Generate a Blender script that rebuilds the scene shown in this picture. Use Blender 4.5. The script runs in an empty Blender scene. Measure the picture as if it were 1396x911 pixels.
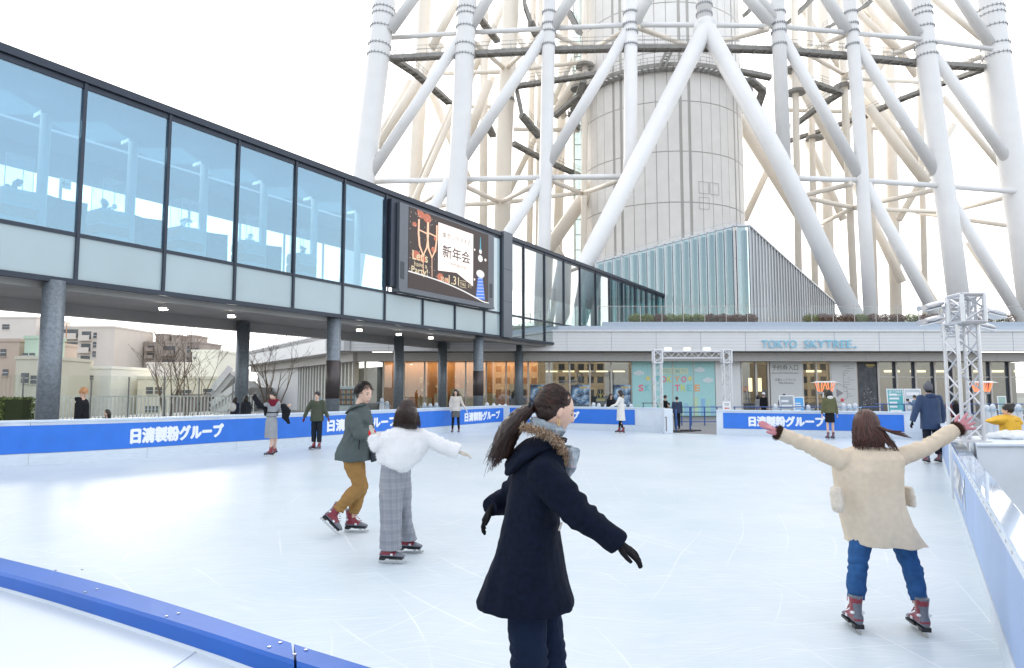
import bpy, bmesh, math, random
import numpy as np
from mathutils import Vector, Matrix, noise, Euler
random.seed(7)
SC = bpy.context.scene
COL = SC.collection
R = math.radians
# ---------------------------------------------------------------- camera
FPX, CX, CY, HZ, CAMZ = 931.0, 698.0, 455.5, 533.0, 1.65
PITCH = math.atan((HZ - CY) / FPX)
cd = bpy.data.cameras.new('camera'); cam = bpy.data.objects.new('camera', cd); COL.objects.link(cam)
cd.sensor_width = 36; cd.lens = FPX / 1396 * 36; cd.clip_end = 5000; cd.clip_start = 0.05
cam.location = (0, 0, CAMZ); cam.rotation_euler = (R(90) + PITCH, 0, 0)
SC.camera = cam
# ---------------------------------------------------------------- sky, sun, exposure
SUN_EL, SUN_AZ = 20, -27            # azimuth measured from +Y (view direction) towards +X
w = bpy.data.worlds.new('World'); SC.world = w; w.use_nodes = True
nt = w.node_tree; nt.nodes.clear()
sky = nt.nodes.new('ShaderNodeTexSky'); sky.sky_type = 'NISHITA'; sky.sun_disc = False
sky.sun_elevation = R(SUN_EL); sky.sun_rotation = R(SUN_AZ); sky.air_density = 1.0; sky.dust_density = 3.0; sky.ozone_density = 2.0
bgn = nt.nodes.new('ShaderNodeBackground'); bgn.inputs[1].default_value = 0.15
out = nt.nodes.new('ShaderNodeOutputWorld')
# bright high haze in the half of the sky towards the low sun
tcw = nt.nodes.new('ShaderNodeTexCoord'); dt = nt.nodes.new('ShaderNodeVectorMath'); dt.operation = 'DOT_PRODUCT'; dt.inputs[1].default_value = (0.0, .94, -.1)
nt.links.new(tcw.outputs['Generated'], dt.inputs[0])
mrw = nt.nodes.new('ShaderNodeMapRange'); mrw.interpolation_type = 'SMOOTHSTEP'; mrw.inputs[1].default_value = .12; mrw.inputs[2].default_value = .62; mrw.inputs[3].default_value = .42; nt.links.new(dt.outputs['Value'], mrw.inputs[0])
mxw = nt.nodes.new('ShaderNodeMix'); mxw.data_type = 'RGBA'; nt.links.new(mrw.outputs[0], mxw.inputs[0]); nt.links.new(sky.outputs[0], mxw.inputs[6]); mxw.inputs[7].default_value = (7.6, 7.4, 7.1, 1)
nt.links.new(mxw.outputs[2], bgn.inputs[0]); nt.links.new(bgn.outputs[0], out.inputs[0])
sl = bpy.data.lights.new('sun', 'SUN'); sl.energy = 0.5; sl.angle = R(20); sl.color = (1, .9, .76)
so = bpy.data.objects.new('sun', sl); COL.objects.link(so)
_sd = Vector((math.sin(R(SUN_AZ)) * math.cos(R(SUN_EL)), math.cos(R(SUN_AZ)) * math.cos(R(SUN_EL)), math.sin(R(SUN_EL))))
so.rotation_euler = _sd.to_track_quat('Z', 'Y').to_euler()
SC.view_settings.view_transform = 'Standard'; SC.view_settings.look = 'None'
SC.view_settings.exposure = 1.26; SC.view_settings.gamma = 1
SC.cycles.max_bounces = 8; SC.cycles.transparent_max_bounces = 24; SC.cycles.caustics_reflective = False
SC.cycles.caustics_refractive = False; SC.cycles.use_denoising = True; SC.cycles.sample_clamp_indirect = 6
# ---------------------------------------------------------------- picture <-> place
_f = Vector((0, math.cos(PITCH), math.sin(PITCH))); _u = Vector((0, -math.sin(PITCH), math.cos(PITCH)))
def ray(px, py): return _f + Vector((1, 0, 0)) * ((px - CX) / FPX) + _u * ((CY - py) / FPX)
def P(px, py, Y):
    d = ray(px, py); return Vector((0, 0, CAMZ)) + d * (Y / d.y)
def G(px, py, z=0.0):
    d = ray(px, py); return Vector((0, 0, CAMZ)) + d * ((z - CAMZ) / d.z)
# ---------------------------------------------------------------- materials
MATS = {}
def _nt(m): return m.node_tree.nodes, m.node_tree.links
def mat(name, col, rough=.6, metal=0, spec=.5, var=.08, vscale=6, bump=0, bscale=60, bdist=.01, sheen=0, coat=0, emit=None, es=0, stretch=None, alpha=None):
    if name in MATS: return MATS[name]
    m = bpy.data.materials.new(name); m.use_nodes = True; N, L = _nt(m)
    b = N['Principled BSDF']; b.inputs['Roughness'].default_value = rough; b.inputs['Metallic'].default_value = metal
    b.inputs['Specular IOR Level'].default_value = spec; b.inputs['Sheen Weight'].default_value = sheen
    b.inputs['Coat Weight'].default_value = coat
    tc = N.new('ShaderNodeTexCoord'); mp = N.new('ShaderNodeMapping'); L.new(tc.outputs['Object'], mp.inputs[0])
    if stretch: mp.inputs['Scale'].default_value = stretch
    if var:
        nz = N.new('ShaderNodeTexNoise'); nz.inputs['Scale'].default_value = vscale; nz.inputs['Detail'].default_value = 5
        L.new(mp.outputs[0], nz.inputs['Vector'])
        mr = N.new('ShaderNodeMapRange'); mr.inputs[1].default_value = .3; mr.inputs[2].default_value = .7
        mr.inputs[3].default_value = 1 - var; mr.inputs[4].default_value = 1 + var
        L.new(nz.outputs[0], mr.inputs[0])
        mx = N.new('ShaderNodeVectorMath'); mx.operation = 'SCALE'; mx.inputs[0].default_value = col[:3]
        L.new(mr.outputs[0], mx.inputs['Scale']); L.new(mx.outputs[0], b.inputs['Base Color'])
    else: b.inputs['Base Color'].default_value = (*col[:3], 1)
    if bump:
        n2 = N.new('ShaderNodeTexNoise'); n2.inputs['Scale'].default_value = bscale; n2.inputs['Detail'].default_value = 4
        L.new(mp.outputs[0], n2.inputs['Vector'])
        bp = N.new('ShaderNodeBump'); bp.inputs['Strength'].default_value = bump; bp.inputs['Distance'].default_value = bdist
        L.new(n2.outputs[0], bp.inputs['Height']); L.new(bp.outputs[0], b.inputs['Normal'])
    if emit: b.inputs['Emission Color'].default_value = (*emit, 1); b.inputs['Emission Strength'].default_value = es
    MATS[name] = m; return m
def glass(name, tint=(.8, .9, .92), refl=.12, rough=.0, gcol=(1, 1, 1), milky=0, milk=(.8, .9, .9)):
    if name in MATS: return MATS[name]
    m = bpy.data.materials.new(name); m.use_nodes = True; N, L = _nt(m); N.clear()
    o = N.new('ShaderNodeOutputMaterial'); tr = N.new('ShaderNodeBsdfTransparent'); tr.inputs[0].default_value = (*tint, 1)
    gl = N.new('ShaderNodeBsdfGlossy'); gl.inputs['Roughness'].default_value = rough; gl.inputs[0].default_value = (*gcol, 1)
    lw0 = N.new('ShaderNodeLayerWeight'); lw0.inputs[0].default_value = .5; lw = N.new('ShaderNodeMath'); lw.operation = 'POWER'; lw.inputs[1].default_value = 4; L.new(lw0.outputs['Facing'], lw.inputs[0])
    mr = N.new('ShaderNodeMapRange'); mr.inputs[3].default_value = refl; mr.inputs[4].default_value = 1
    L.new(lw.outputs[0], mr.inputs[0])
    mx = N.new('ShaderNodeMixShader'); L.new(mr.outputs[0], mx.inputs[0]); L.new(tr.outputs[0], mx.inputs[1]); L.new(gl.outputs[0], mx.inputs[2])
    last = mx
    if milky:
        df = N.new('ShaderNodeBsdfDiffuse'); df.inputs[0].default_value = (*milk, 1)
        m2 = N.new('ShaderNodeMixShader'); m2.inputs[0].default_value = milky
        L.new(mx.outputs[0], m2.inputs[1]); L.new(df.outputs[0], m2.inputs[2]); last = m2
    L.new(last.outputs[0], o.inputs[0]); MATS[name] = m; return m
def emis(name, col, s):
    if name in MATS: return MATS[name]
    m = bpy.data.materials.new(name); m.use_nodes = True; N, L = _nt(m)
    b = N['Principled BSDF']; b.inputs['Base Color'].default_value = (0.02, .02, .02, 1)
    b.inputs['Emission Color'].default_value = (*col, 1); b.inputs['Emission Strength'].default_value = s * .42
    MATS[name] = m; return m
# ---------------------------------------------------------------- mesh builder
class MB:
    def __init__(s): s.v = []; s.f = []; s.m = []
    def add(s, vs, fs, mi=0):
        o = len(s.v); s.v += [tuple(p) for p in vs]; s.f += [tuple(i + o for i in f) for f in fs]; s.m += [mi] * len(fs); return s
    def box(s, x0, x1, y0, y1, z0, z1, mi=0, M=None):
        vs = [Vector((x, y, z)) for z in (z0, z1) for y in (y0, y1) for x in (x0, x1)]
        if M: vs = [M @ p for p in vs]
        return s.add(vs, [(0, 2, 3, 1), (4, 5, 7, 6), (0, 1, 5, 4), (2, 6, 7, 3), (0, 4, 6, 2), (1, 3, 7, 5)], mi)
    def bar(s, a, b, wx, wz, mi=0, up=(0, 0, 1)):
        a = Vector(a); b = Vector(b); d = b - a; L = d.length
        if L < 1e-6: return s
        d.normalize(); up = Vector(up); sd = d.cross(up)
        if sd.length < 1e-3: sd = d.cross(Vector((0, 1, 0)))
        sd.normalize(); uu = sd.cross(d)
        M = Matrix((sd, d, uu)).transposed().to_4x4(); M.translation = a
        return s.box(-wx / 2, wx / 2, 0, L, -wz / 2, wz / 2, mi, M)
    def cyl(s, a, b, r0, r1=None, n=12, mi=0, caps=True):
        a = Vector(a); b = Vector(b); r1 = r0 if r1 is None else r1; d = (b - a)
        if d.length < 1e-6: return s
        d.normalize(); t = d.orthogonal().normalized(); q = d.cross(t)
        vs = []
        for c, r in ((a, r0), (b, r1)):
            for k in range(n):
                an = 2 * math.pi * k / n; vs.append(c + (t * math.cos(an) + q * math.sin(an)) * r)
        fs = [(k, (k + 1) % n, n + (k + 1) % n, n + k) for k in range(n)]
        if caps: fs += [tuple(range(n - 1, -1, -1)), tuple(range(n, 2 * n))]
        return s.add(vs, fs, mi)
    def poly(s, pts, thick=None, mi=0):
        """flat polygon (list of Vector) extruded by vector thick"""
        n = len(pts)
        if thick is None: return s.add(pts, [tuple(range(n))], mi)
        t = Vector(thick); vs = list(pts) + [Vector(p) + t for p in pts]
        fs = [tuple(range(n)), tuple(range(2 * n - 1, n - 1, -1))] + [(k, n + k, n + (k + 1) % n, (k + 1) % n) for k in range(n)]
        return s.add(vs, fs, mi)
    def tube(s, pts, rads, n=8, mi=0, caps=True):
        pts = [Vector(p) for p in pts]; m = len(pts); vs = []
        T0 = None
        for i in range(m):
            T = (pts[min(i + 1, m - 1)] - pts[max(i - 1, 0)])
            if T.length < 1e-9: T = Vector((0, 0, 1))
            T.normalize()
            if T0 is None: U = T.orthogonal().normalized()
            else:
                U = U - T * U.dot(T)
                U = U.normalized() if U.length > 1e-6 else T.orthogonal().normalized()
            T0 = T; V = T.cross(U); r = rads[i] if hasattr(rads, '__len__') else rads
            for k in range(n):
                an = 2 * math.pi * k / n; vs.append(pts[i] + (U * math.cos(an) + V * math.sin(an)) * r)
        fs = [(i * n + k, i * n + (k + 1) % n, (i + 1) * n + (k + 1) % n, (i + 1) * n + k) for i in range(m - 1) for k in range(n)]
        if caps: fs += [tuple(range(n - 1, -1, -1)), tuple(range((m - 1) * n, m * n))]
        return s.add(vs, fs, mi)
    def loft(s, rings, n=28, mi=0, fold=None):
        """rings: (center, sideVector, depthVector) already scaled"""
        vs = []
        for i, (c, a, b) in enumerate(rings):
            for k in range(n):
                an = 2 * math.pi * k / n; g = 1 + (fold(i / (len(rings) - 1), an) if fold else 0)
                vs.append(Vector(c) + (Vector(a) * math.cos(an) + Vector(b) * math.sin(an)) * g)
        m = len(rings)
        fs = [(i * n + k, i * n + (k + 1) % n, (i + 1) * n + (k + 1) % n, (i + 1) * n + k) for i in range(m - 1) for k in range(n)]
        fs += [tuple(range(n - 1, -1, -1)), tuple(range((m - 1) * n, m * n))]
        return s.add(vs, fs, mi)
    def ball(s, c, r, n=14, mi=0, M=None, fn=None):
        c = Vector(c); r = (r, r, r) if not hasattr(r, '__len__') else r
        vs = []; fs = []; h = n // 2 + 1
        for i in range(1, h):
            th = math.pi * i / h
            for k in range(n):
                an = 2 * math.pi * k / n; vs.append(Vector((math.sin(th) * math.cos(an), math.sin(th) * math.sin(an), math.cos(th))))
        vs += [Vector((0, 0, 1)), Vector((0, 0, -1))]
        m = h - 1
        fs = [(i * n + k, (i + 1) * n + k, (i + 1) * n + (k + 1) % n, i * n + (k + 1) % n) for i in range(m - 1) for k in range(n)]
        fs += [(m * n, k, (k + 1) % n) for k in range(n)] + [(m * n + 1, (m - 1) * n + (k + 1) % n, (m - 1) * n + k) for k in range(n)]
        w_ = []
        for p in vs:
            q = fn(p) if fn else Vector((p.x * r[0], p.y * r[1], p.z * r[2]))
            if M: q = M @ q
            w_.append(c + q)
        return s.add(w_, fs, mi)
    def build(s, name, mats, parent=None, smooth=False, bevel=0):
        off = Vector(parent.get('_o', (0, 0, 0))) if parent is not None else Vector((0, 0, 0))
        me = bpy.data.meshes.new(name); me.from_pydata([(x - off.x, y - off.y, z - off.z) for x, y, z in s.v], [], s.f)
        if not isinstance(mats, (list, tuple)): mats = [mats]
        for mm in mats: me.materials.append(mm)
        me.polygons.foreach_set('material_index', s.m)
        if smooth: me.polygons.foreach_set('use_smooth', [True] * len(s.f))
        me.update()
        o = bpy.data.objects.new(name, me); COL.objects.link(o)
        if parent is not None: o.parent = parent; o['_o'] = tuple(off)
        if bevel:
            bv = o.modifiers.new('bevel', 'BEVEL'); bv.width = bevel; bv.segments = 2; bv.limit_method = 'ANGLE'
        return o
def tag(o, label=None, cat=None, group=None, kind=None):
    if label: o['label'] = label
    if cat: o['category'] = cat
    if group: o['group'] = group
    if kind: o['kind'] = kind
    return o
def thing(name, label, cat, loc=(0, 0, 0), group=None, rz=0):
    o = bpy.data.objects.new(name, None); COL.objects.link(o); o.location = loc; o.empty_display_size = .2
    o['_o'] = tuple(loc); return tag(o, label, cat, group)
def local(name, label, cat, group=None):
    """thing modelled at the origin and placed afterwards"""
    o = thing(name, label, cat, (0, 0, 0), group); return o
def dup(o, loc=None, rz=None, label=None, scale=None, parent=None):
    c = o.copy(); COL.objects.link(c)
    if parent is not None: c.parent = parent
    for ch in o.children: dup(ch, parent=c)
    if loc is not None: c.location = loc
    if rz is not None: c.rotation_euler = (0, 0, rz)
    if scale is not None: c.scale = (scale,) * 3
    if label: c['label'] = label
    return c
def text(s, h, width=None, bold=0, ext=0.004, space=1):
    """returns verts/faces of a flat text: x right, y up, z towards reader, cap height h"""
    cu = bpy.data.curves.new('t', 'FONT'); cu.body = s; cu.size = 1; cu.offset = bold; cu.space_character = space
    cu.resolution_u = 3
    ob = bpy.data.objects.new('t', cu); COL.objects.link(ob); bpy.context.view_layer.update()
    me = bpy.data.meshes.new_from_object(ob.evaluated_get(bpy.context.evaluated_depsgraph_get()))
    v = np.array([p.co[:] for p in me.vertices]) if len(me.vertices) else np.zeros((0, 3)); f = [tuple(p.vertices) for p in me.polygons]
    bpy.data.objects.remove(ob); bpy.data.curves.remove(cu); bpy.data.meshes.remove(me)
    if len(v) == 0: return [], []
    mn, mx = v.min(0), v.max(0); v[:, 0] -= mn[0]; v[:, 1] -= mn[1]
    k = h / (mx[1] - mn[1]); kx = k if width is None else width / (mx[0] - mn[0])
    v[:, 0] *= kx; v[:, 1] *= k; v[:, 2] = 0
    return v, f
def put_text(mb, s, h, org, ex, ez, width=None, bold=0, mi=0, lift=0.004, fnmap=None, center=False):
    v, f = text(s, h, width, bold)
    if len(v) == 0: return
    ex = Vector(ex).normalized(); ez = Vector(ez).normalized(); n = ex.cross(ez)
    if center: v[:, 0] -= v[:, 0].max() / 2
    if fnmap: mb.add([fnmap(p[0], p[1]) for p in v], f, mi)
    else: mb.add([Vector(org) + ex * p[0] + ez * p[1] + n * lift for p in v], f, mi)
# ================================================================= GROUND, ICE
def sheet(name, pts, z, m, z0=None):
    b = MB(); vs = [Vector((x, y, z)) for x, y in pts]
    b.poly(vs, None if z0 is None else (0, 0, z0 - z)); o = b.build(name, m); o['kind'] = 'structure'; return o
D = Vector((554 / 931, 1, 0)).normalized(); NB = Vector((D.y, -D.x, 0))      # bridge / right barrier direction
m_ground = mat('plaza paving', (.22, .225, .235), .8, var=.15, vscale=1.5, bump=.3, bscale=40)
sheet('city_ground', [(-2500, -400), (2500, -400), (2500, 4000), (-2500, 4000)], -8.0, mat('asphalt', (.14, .14, .14), .9, var=.2, vscale=.05))
sheet('plaza', [(-40, -6), (40, -6), (160, 60), (160, 170), (-42, 170), (-24, 60), (-30, 34)], -0.02, m_ground, -7.9)
# ice, procedural with skate scratches
mi = bpy.data.materials.new('ice'); mi.use_nodes = True; N, L = _nt(mi); b = N['Principled BSDF']
tc = N.new('ShaderNodeTexCoord')
n1 = N.new('ShaderNodeTexNoise'); n1.inputs['Scale'].default_value = .35; n1.inputs['Detail'].default_value = 8; n1.inputs['Roughness'].default_value = .65
L.new(tc.outputs['Object'], n1.inputs['Vector'])
cr = N.new('ShaderNodeValToRGB'); cr.color_ramp.elements[0].position = .32; cr.color_ramp.elements[1].position = .66
cr.color_ramp.elements[0].color = (.52, .60, .655, 1); cr.color_ramp.elements[1].color = (.62, .68, .72, 1)
L.new(n1.outputs[0], cr.inputs[0])
heights = []; masks = []
for i, (rot, sc, ss) in enumerate(((25, 1.0, 26), (-38, 1.3, 19), (80, .8, 30), (5, 1.6, 15), (55, 1.1, 22))):
    mp = N.new('ShaderNodeMapping'); mp.inputs['Rotation'].default_value = (0, 0, R(rot)); mp.inputs['Scale'].default_value = (sc * .22, sc * 16, 1)
    wv = N.new('ShaderNodeTexNoise'); wv.inputs['Scale'].default_value = .5; wv.inputs['Detail'].default_value = 2
    L.new(tc.outputs['Object'], wv.inputs['Vector'])
    va = N.new('ShaderNodeVectorMath'); va.operation = 'MULTIPLY_ADD'; va.inputs[1].default_value = (1.6, 1.6, 0)
    L.new(wv.outputs['Color'], va.inputs[0]); L.new(tc.outputs['Object'], va.inputs[2])
    L.new(va.outputs[0], mp.inputs[0])
    nz = N.new('ShaderNodeTexNoise'); nz.inputs['Scale'].default_value = ss * .32; nz.inputs['Detail'].default_value = 3
    L.new(mp.outputs[0], nz.inputs['Vector'])
    mr = N.new('ShaderNodeMapRange'); mr.inputs[1].default_value = .63; mr.inputs[2].default_value = .72; L.new(nz.outputs[0], mr.inputs[0]); masks.append(mr)
s_ = masks[0].outputs[0]
for m_ in masks[1:]:
    ad = N.new('ShaderNodeMath'); ad.operation = 'MAXIMUM'; L.new(s_, ad.inputs[0]); L.new(m_.outputs[0], ad.inputs[1]); s_ = ad.outputs[0]
# hairline blade marks
vo = N.new('ShaderNodeTexVoronoi'); vo.feature = 'DISTANCE_TO_EDGE'; vo.inputs['Scale'].default_value = 1.1
mpv = N.new('ShaderNodeMapping'); mpv.inputs['Scale'].default_value = (1, .45, 1); mpv.inputs['Rotation'].default_value = (0, 0, R(32))
L.new(va.outputs[0], mpv.inputs[0]); L.new(mpv.outputs[0], vo.inputs['Vector'])
mv = N.new('ShaderNodeMapRange'); mv.inputs[1].default_value = 0; mv.inputs[2].default_value = .006; mv.inputs[3].default_value = 1; mv.inputs[4].default_value = 0
L.new(vo.outputs['Distance'], mv.inputs[0])
ml = N.new('ShaderNodeMath'); ml.operation = 'MULTIPLY'; ml.inputs[1].default_value = .75; L.new(s_, ml.inputs[0])
mxx = N.new('ShaderNodeMath'); mxx.operation = 'MAXIMUM'; L.new(ml.outputs[0], mxx.inputs[0])
arcs = None
for (lx, ly, sc2, ds) in ((-7, 3, .50, 2.2), (9, 12, .42, 1.6), (-2, 24, .62, 2.8), (5, -3, .55, 1.9), (-14, 14, .7, 2.4)):
    mpw = N.new('ShaderNodeMapping'); mpw.inputs['Location'].default_value = (lx * -1, ly * -1, 0); L.new(tc.outputs['Object'], mpw.inputs[0])
    wt = N.new('ShaderNodeTexWave'); wt.wave_type = 'RINGS'; wt.rings_direction = 'Z'; wt.inputs['Scale'].default_value = sc2; wt.inputs['Distortion'].default_value = ds * 2; wt.inputs['Detail'].default_value = 1; wt.inputs['Detail Scale'].default_value = .35; L.new(mpw.outputs[0], wt.inputs['Vector'])
    m1 = N.new('ShaderNodeMapRange'); m1.inputs[1].default_value = .9975; m1.inputs[2].default_value = 1.0; L.new(wt.outputs['Fac'], m1.inputs[0])
    nm = N.new('ShaderNodeTexNoise'); nm.inputs['Scale'].default_value = .55; nm.inputs['Detail'].default_value = 2; L.new(mpw.outputs[0], nm.inputs['Vector'])
    m2 = N.new('ShaderNodeMapRange'); m2.inputs[1].default_value = .5; m2.inputs[2].default_value = .6; L.new(nm.outputs[0], m2.inputs[0])
    mm = N.new('ShaderNodeMath'); mm.operation = 'MULTIPLY'; L.new(m1.outputs[0], mm.inputs[0]); L.new(m2.outputs[0], mm.inputs[1])
    if arcs is None: arcs = mm.outputs[0]
    else: a2 = N.new('ShaderNodeMath'); a2.operation = 'MAXIMUM'; L.new(arcs, a2.inputs[0]); L.new(mm.outputs[0], a2.inputs[1]); arcs = a2.outputs[0]
mk = N.new('ShaderNodeMath'); mk.operation = 'MULTIPLY'; mk.inputs[1].default_value = .5; L.new(arcs, mk.inputs[0]); L.new(mk.outputs[0], mxx.inputs[1])
mix = N.new('ShaderNodeMix'); mix.data_type = 'RGBA'; L.new(mxx.outputs[0], mix.inputs[0]); L.new(cr.outputs[0], mix.inputs[6]); mix.inputs[7].default_value = (.86, .88, .90, 1)
L.new(mix.outputs[2], b.inputs['Base Color'])
rr = N.new('ShaderNodeMapRange'); rr.inputs[3].default_value = .32; rr.inputs[4].default_value = .6; L.new(mxx.outputs[0], rr.inputs[0]); L.new(rr.outputs[0], b.inputs['Roughness'])
bp = N.new('ShaderNodeBump'); bp.inputs['Strength'].default_value = .25; bp.inputs['Distance'].default_value = .01
n3 = N.new('ShaderNodeTexNoise'); n3.inputs['Scale'].default_value = 7; n3.inputs['Detail'].default_value = 6; L.new(tc.outputs['Object'], n3.inputs['Vector'])
ah = N.new('ShaderNodeMath'); ah.operation = 'MULTIPLY_ADD'; ah.inputs[1].default_value = .5; L.new(mxx.outputs[0], ah.inputs[0]); L.new(n3.outputs[0], ah.inputs[2])
L.new(ah.outputs[0], bp.inputs['Height']); L.new(bp.outputs[0], b.inputs['Normal']); b.inputs['Specular IOR Level'].default_value = .16
MATS['ice'] = mi
gl = [G(-420, 665), G(-200, 652), G(0, 637), G(60, 634), G(120, 630.5), G(200, 625), G(300, 617), G(400, 609.5), G(500, 600.5), G(600, 591), G(690, 582.5)]
gl = [Vector((p.x, p.y, 0)) for p in gl]
gm = [gl[-1], G(906, 590)]
gr = [G(977, 593), G(1276, 600)]
e0 = Vector((3.0, 4.06, 0)); e0 = G(1370, 900)
t_far = (gr[1].y - e0.y) / D.y; gfar = e0 + D * t_far
gr[1] = gfar
def_near = e0 - D * 4.2
sheet('ice', [(p.x, p.y) for p in gl] + [(gm[1].x, gm[1].y), (gr[0].x, gr[0].y), (gfar.x, gfar.y), (def_near.x, def_near.y), (-14, -2)], 0.004, mi)
# ================================================================= RINK BARRIERS
m_blue = mat('banner blue', (.025, .17, .66), .42, var=.06, vscale=3)
m_wpl = mat('white board plastic', (.66, .71, .77), .45, var=.06, vscale=2.5)
m_kick = mat('kick plate scuffed', (.62, .68, .74), .5, var=.05, vscale=6, stretch=(1, 1, 4))
m_cap = mat('board cap', (.62, .70, .80), .3, var=.05)
m_wtxt = mat('white print', (.85, .87, .9), .5, var=0)
m_seam = mat('seam grey', (.35, .42, .52), .7, var=0)
class Path:
    def __init__(s, pts):
        s.p = [Vector((p[0], p[1], 0)) for p in pts]; s.c = [0]
        for a, b in zip(s.p, s.p[1:]): s.c.append(s.c[-1] + (b - a).length)
        s.L = s.c[-1]
    def at(s, t, off=0, z=0):
        t = max(0, min(s.L, t)); i = 0
        while i < len(s.p) - 2 and s.c[i + 1] < t: i += 1
        k = (t - s.c[i]) / (s.c[i + 1] - s.c[i]); a, b = s.p[i], s.p[i + 1]; d = (b - a).normalized()
        # smoothed normal
        def nn(j):
            j = max(0, min(len(s.p) - 2, j)); e = (s.p[j + 1] - s.p[j]).normalized(); return Vector((e.y, -e.x, 0))
        n = (nn(i) * (1 - k) + (nn(i + 1) if k > .5 else nn(i)) * k).normalized() if False else nn(i)
        return a.lerp(b, k) + n * off + Vector((0, 0, z))
    def s_at_px(s, px):
        best = None
        for j in range(1201):
            t = s.L * j / 1200; q = s.at(t); 
            if q.y < .5: continue
            e = abs(CX + FPX * q.x / (q.y * math.cos(0)) - px)
            if best is None or e < best[0]: best = (e, t)
        return best[1]
def resample(pts, step=.6):
    pts = [Vector(p) for p in pts]; out_ = []
    n = len(pts)
    for i in range(n - 1):
        p0, p1, p2, p3 = pts[max(i - 1, 0)], pts[i], pts[i + 1], pts[min(i + 2, n - 1)]
        k = max(1, int((p2 - p1).length / step))
        for j in range(k):
            t = j / k
            out_.append(.5 * ((2 * p1) + (-p0 + p2) * t + (2 * p0 - 5 * p1 + 4 * p2 - p3) * t * t + (-p0 + 3 * p1 - 3 * p2 + p3) * t ** 3))
    out_.append(pts[-1]); return out_
def strip(mb, path, s0, s1, off0, off1, z0, z1, mi=0, step=.5):
    n = max(1, int((s1 - s0) / step)); vs = []
    for i in range(n + 1):
        t = s0 + (s1 - s0) * i / n
        for o, z in ((off0, z0), (off1, z0), (off1, z1), (off0, z1)): vs.append(path.at(t, o, z))
    fs = [(i * 4 + k, i * 4 + (k + 1) % 4, i * 4 + 4 + (k + 1) % 4, i * 4 + 4 + k) for i in range(n) for k in range(4)]
    fs += [(3, 2, 1, 0), (n * 4, n * 4 + 1, n * 4 + 2, n * 4 + 3)]
    mb.add(vs, fs, mi)
def barrier(name, label, pts, H=1.0, panel=2.4, th=.11, texts=(), blue=(.27, .88), margins=(.05, .05), cap=m_cap, ban=m_blue, capth=.05, txth=.36):
    """pts run so that the rink side is at +normal (right of the walking direction)"""
    path = Path(resample(pts)); org = path.at(path.L / 2)
    t = thing(name, label, 'rink barrier', org)
    n = max(1, round(path.L / panel)); st = path.L / n
    for i in range(n):
        mb = MB(); strip(mb, path, i * st + .004, (i + 1) * st - .004, -th, -.012, 0, H - capth); mb.build('panel', m_wpl, t)
        mb = MB(); strip(mb, path, i * st + .003, (i + 1) * st - .003, .0, .014, 0.0, blue[0] - .01); mb.build('kick_plate', m_kick, t)
    mb = MB(); strip(mb, path, margins[0], path.L - margins[1], .002, .006, blue[0], blue[1]); mb.build('banner', ban, t)
    mb = MB(); strip(mb, path, 0, path.L, -th - .02, .022, H - capth, H); mb.build('cap_rail', cap, t, bevel=.006)
    for s0, wd, st_ in texts:
        mb = MB(); zc = (blue[0] + blue[1]) / 2
        for q_, (du, dv_) in enumerate(((0, 0), (.022, 0), (-.022, 0), (0, .018), (0, -.018))):
            put_text(mb, st_, txth, None, (1, 0, 0), (0, 0, 1), width=wd, bold=.010,
                 fnmap=lambda x, y: path.at(s0 + x + du, .0085 + .0006 * q_, zc - txth / 2 + y + dv_ + (x / wd - .5) * .03))
        mb.build('lettering', m_wtxt, t)
    return path, t
NIS = '日清製粉グループ'
def tx(pth, a, b):
    s0, s1 = pth.s_at_px(a), pth.s_at_px(b); return (s0, s1 - s0, NIS)
pl = Path(resample(gl)); TXL = [tx(pl, 183, 307), tx(pl, 448, 541), tx(pl, 634, 681)]
barrier('rink_barrier', 'long blue and white rink board curving along the far left side of the ice', gl, texts=TXL, margins=(.1, .25))
pm = Path(resample(gm)); barrier('rink_barrier', 'blue and white rink board straight behind the ponytailed skater, left of the gate opening', gm, H=.98, texts=[tx(pm, 706, 789)], margins=(.2, 1.25))
pr = Path(resample(gr)); barrier('rink_barrier', 'blue and white rink board between the gate opening and the far right corner', gr, H=.94, blue=(.25, .83), texts=[tx(pr, 1019, 1121)], margins=(.25, .9))
# right side boards run towards the camera: walking from far to near keeps the ice on the right
m_blue2 = mat('faded banner blue', (.27, .39, .64), .35, var=.07, vscale=2)
q1 = e0 + D * ((10.75 - e0.y) / D.y); q2 = e0 + D * ((10.1 - e0.y) / D.y)
barrier('rink_barrier', 'short run of rink boards behind the outstretched pink glove', [gfar, q1], H=.92, blue=(.22, .8), ban=m_blue2, margins=(.1, .3))
m_ccap = mat('glossy pale cap', (.50, .62, .80), .04, metal=.35, var=.1, vscale=1.5)
pn, tn = barrier('rink_barrier', 'near right rink board with faded blue banner and glossy cap', [q2, def_near], H=.9, blue=(.2, .8), ban=m_blue2, cap=m_ccap, margins=(.02, .1),
        texts=[(.35, 2.7, NIS)], txth=.4, capth=.03)
mb = MB(); strip(mb, pn, .03, pn.L - .1, .002, .016, .81, .868); mb.build('fixing_strip', m_wpl, tn)
mb = MB()
for k in range(26): c = pn.at(.2 + k * .3, .016, .845); mb.cyl(c, c - NB * 0 + (pn.at(.2 + k * .3, .02, .845) - c), .009, n=8)
mb.build('screw_row', mat('steel', (.55, .56, .58), .3, metal=1), tn)
# far right white corner post with glossy ledge blocks behind
t = thing('barrier_post', 'white square post at the small opening in the right boards', 'post', (q1.x, q1.y, 0))
mb = MB(); M = Matrix.Rotation(math.atan2(D.y, D.x), 4, 'Z'); M.translation = Vector((q1.x + .10, q1.y + .02, 0)); mb.box(-.1, .22, -.13, .1, 0, .9, M=M); mb.build('post', m_wpl, t, bevel=.008)
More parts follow.
